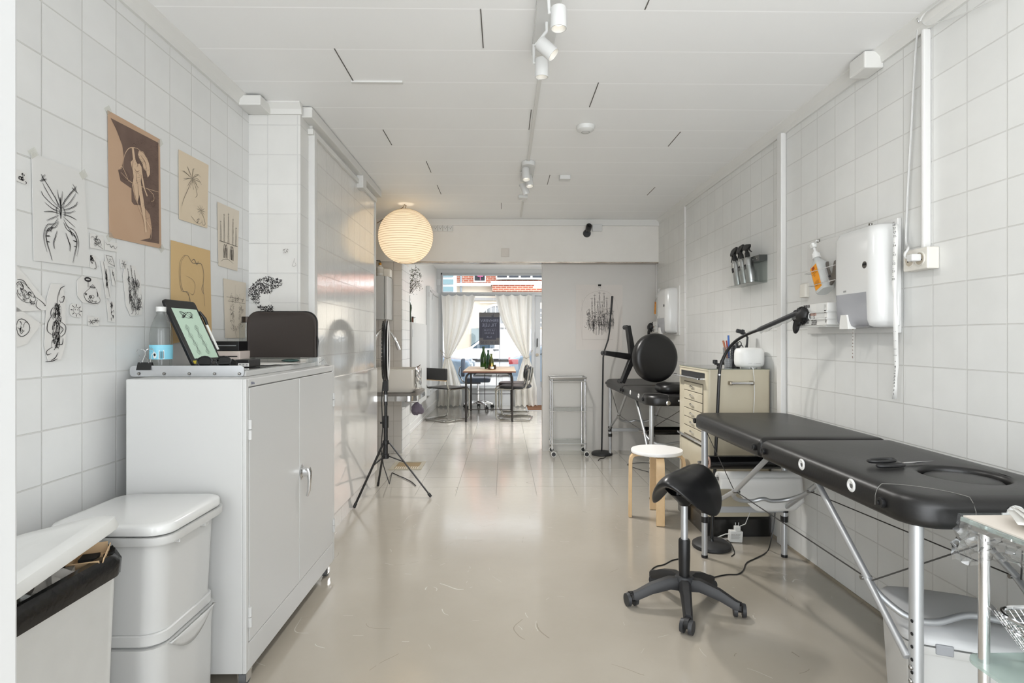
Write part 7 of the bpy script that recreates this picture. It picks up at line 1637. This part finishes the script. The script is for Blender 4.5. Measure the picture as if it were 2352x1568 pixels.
# ------------------------------------------------------------------ grey lidded bin under the near table
bn = T('waste_bin', 'pale grey bin with a domed lid under the near end of the treatment table', 'bin', (1.29, 1.6, 0), R(-22.5))
MB().loft([rr(0, 0, .125, .14, .03, .001), rr(0, 0, .14, .158, .03, .30)]).build('bin_body', BINW, bn, local=True, smooth=45)
MB().loft([rr(0, 0, .15, .166, .04, .296), rr(0, 0, .152, .168, .04, .3), rr(0, 0, .152, .168, .04, .318)]).build('rim', BINW, bn, local=True, smooth=30)
MB().loft([rr(0, 0, .15, .166, .04, .322), rr(0, 0, .15, .166, .04, .332), rr(0, .0, .14, .156, .04, .346), rr(0, .03, .11, .12, .05, .352)]).build('lid', mat('bin_lid_grey', (196, 197, 198), .35), bn, local=True, smooth=50)
for x in (-.06, .06): MB().box(x - .02, x + .02, -.172, -.164, .302, .33).build('latch', mat('latch_grey', (150, 152, 156), .4), bn, local=True, smooth=0, bevel=.003)

# ------------------------------------------------------------------ glass trolley in the right foreground
gt = T('glass_trolley', 'foreground chrome trolley with a film-wrapped top at the right edge', 'trolley', (1.2, 1.13, 0))
gx, gy = P(2260, 1300, Y=1.25).x, 1.25
for x, y in ((gx, gy), (gx + .42, gy), (gx, gy - .3), (gx + .42, gy - .3)):
    MB().cyl((x, y, .02), (x, y, .722), .0112, n=20).build('post', CHROME, gt); MB().ball((x, y, .016), .0155, n=6).build('foot', BLACKP, gt)
TX0, TX1, TY0, TY1 = gx - .03, gx + .45, gy - .33, gy + .03
MB().box(TX0, TX1, TY0, TY1, .722, .732).build('glass_top', FROST, gt, smooth=0, bevel=.002)
MB().box(TX0 + .004, TX1 - .004, TY0 + .004, TY1 - .004, .7325, .736).build('tray_liner', mat('brown_liner', (212, 204, 194), .6), gt, smooth=0)
def tf(b, x0, x1, y0, y1): b.loft([rr((x0 + x1) / 2, (y0 + y1) / 2, (x1 - x0) / 2, (y1 - y0) / 2, .012, z) for z in (.708, .722)], False, False)
g = MB(); tf(g, TX0 + .01, TX1 - .01, TY0 + .01, TY1 - .01); g.build('top_rail', STEEL, gt)
MB().loft([rr(gx + .21, gy - .15, .235, .185, .04, z) for z in (.405, .413)]).build('glass_shelf', FROST, gt, smooth=30)
rn = random.Random(61); fm = MB()
def film(a, b):
    per = [(TX0, TY0), (TX0, TY1), (TX1, TY1)]
    k = a * 2; i = min(1, int(k)); p = V(per[i] + (0,)).lerp(V(per[i + 1] + (0,)), k - i)
    n = V((-1, 0, 0)) if i == 0 else V((0, 1, 0))
    return p + n * (.006 + .02 * b + rn.uniform(-.008, .008) * min(1, b * 3)) + V((0, 0, .738 - (.075 + .025 * sin(a * 17)) * b + rn.uniform(-.005, .005) * b))
fm.grid(film, 70, 12)
tag(fm.build('plastic_film', FILM, smooth=20, solid=.0), 'crinkled clear plastic film draped over the foreground trolley top', 'plastic film')
tp = T('paper_towels', 'loose stack of white paper towels on the foreground trolley', 'paper towels', (1.25, 1.15, .737))
a = P(2290, 1178, Z=.75)
for i in range(5):
    ang = -.35 + .09 * i; g = MB().grid(lambda p, q: V((.22 * p, .12 * (q - .5) + .0, .0 + .006 * sin(p * 9 + i) * (1 - p) + .018 * (1 - p) ** 2)), 10, 5)
    g.xf(M4.Translation((1.105 + .004 * i, 1.2 - .012 * i, .7385 + .0042 * i)) @ M4.Rotation(ang - .25, 4, 'Z')); g.build('towel_sheet', PAPERW, tp, smooth=60, solid=.0012)
# wire basket
wbk = T('wire_basket', 'chrome wire mesh basket on the lower shelf of the foreground trolley', 'basket', (1.3, 1.15, .414))
bxc, byc = gx + .212, gy - .15
r1 = rr(bxc, byc, .19, .16, .05, .53, 5)
MB().tube([tuple(p) for p in r1], .005, 8, closed=True).tube([tuple(p + V((0, 0, -.03)) + (V((bxc, byc, .53)) - p) * .06) for p in r1], .003, 6, closed=True).build('rim', CHROME, wbk)
g = MB(); WR = .0009
def wl(x, y, k): return V((bxc + x * (.135 + .055 * k), byc + y * (.1 + .06 * k), .418 + .112 * k))
for i in range(29):
    s = -1 + 2 * i / 28
    for e in (-1, 1):
        g.cyl(wl(s, e, 0), wl(s, e, 1), WR, n=4, caps=False); g.cyl(wl(e, s, 0), wl(e, s, 1), WR, n=4, caps=False)
    g.cyl(wl(s, -1, 0), wl(s, 1, 0), WR, n=4, caps=False); g.cyl(wl(-1, s, 0), wl(1, s, 0), WR, n=4, caps=False)
for j in range(1, 10):
    k = j / 10; q = [wl(-1, -1, k), wl(1, -1, k), wl(1, 1, k), wl(-1, 1, k)]
    for i in range(4): g.cyl(q[i], q[(i + 1) % 4], WR, n=4, caps=False)
g.build('wire_mesh', CHROME, wbk)
# ------------------------------------------------------------------ unseen fill light added to brighten the front room, behind the partition
x, y, w, d = .95, 7.2, .6, 1.2
cl0 = struct('trim_fill_light', MB().box(x - w / 2, x + w / 2, y - d / 2, y + d / 2, HC - .03, HC - .0005), GLOSSW, smooth=0, bevel=.003)
MB().box(x - w / 2 + .02, x + w / 2 - .02, y - d / 2 + .02, y + d / 2 - .02, HC - .033, HC - .03).build('diffuser', mat('fill_light_diffuser', (255, 255, 252), .5, emit=((255, 252, 246), 2)), cl0, smooth=0)
lamp('front_fill_glow', 'AREA', (x, y, HC - .05), FILLW, (.97, .985, 1), shape='RECTANGLE', size=w, size_y=d)
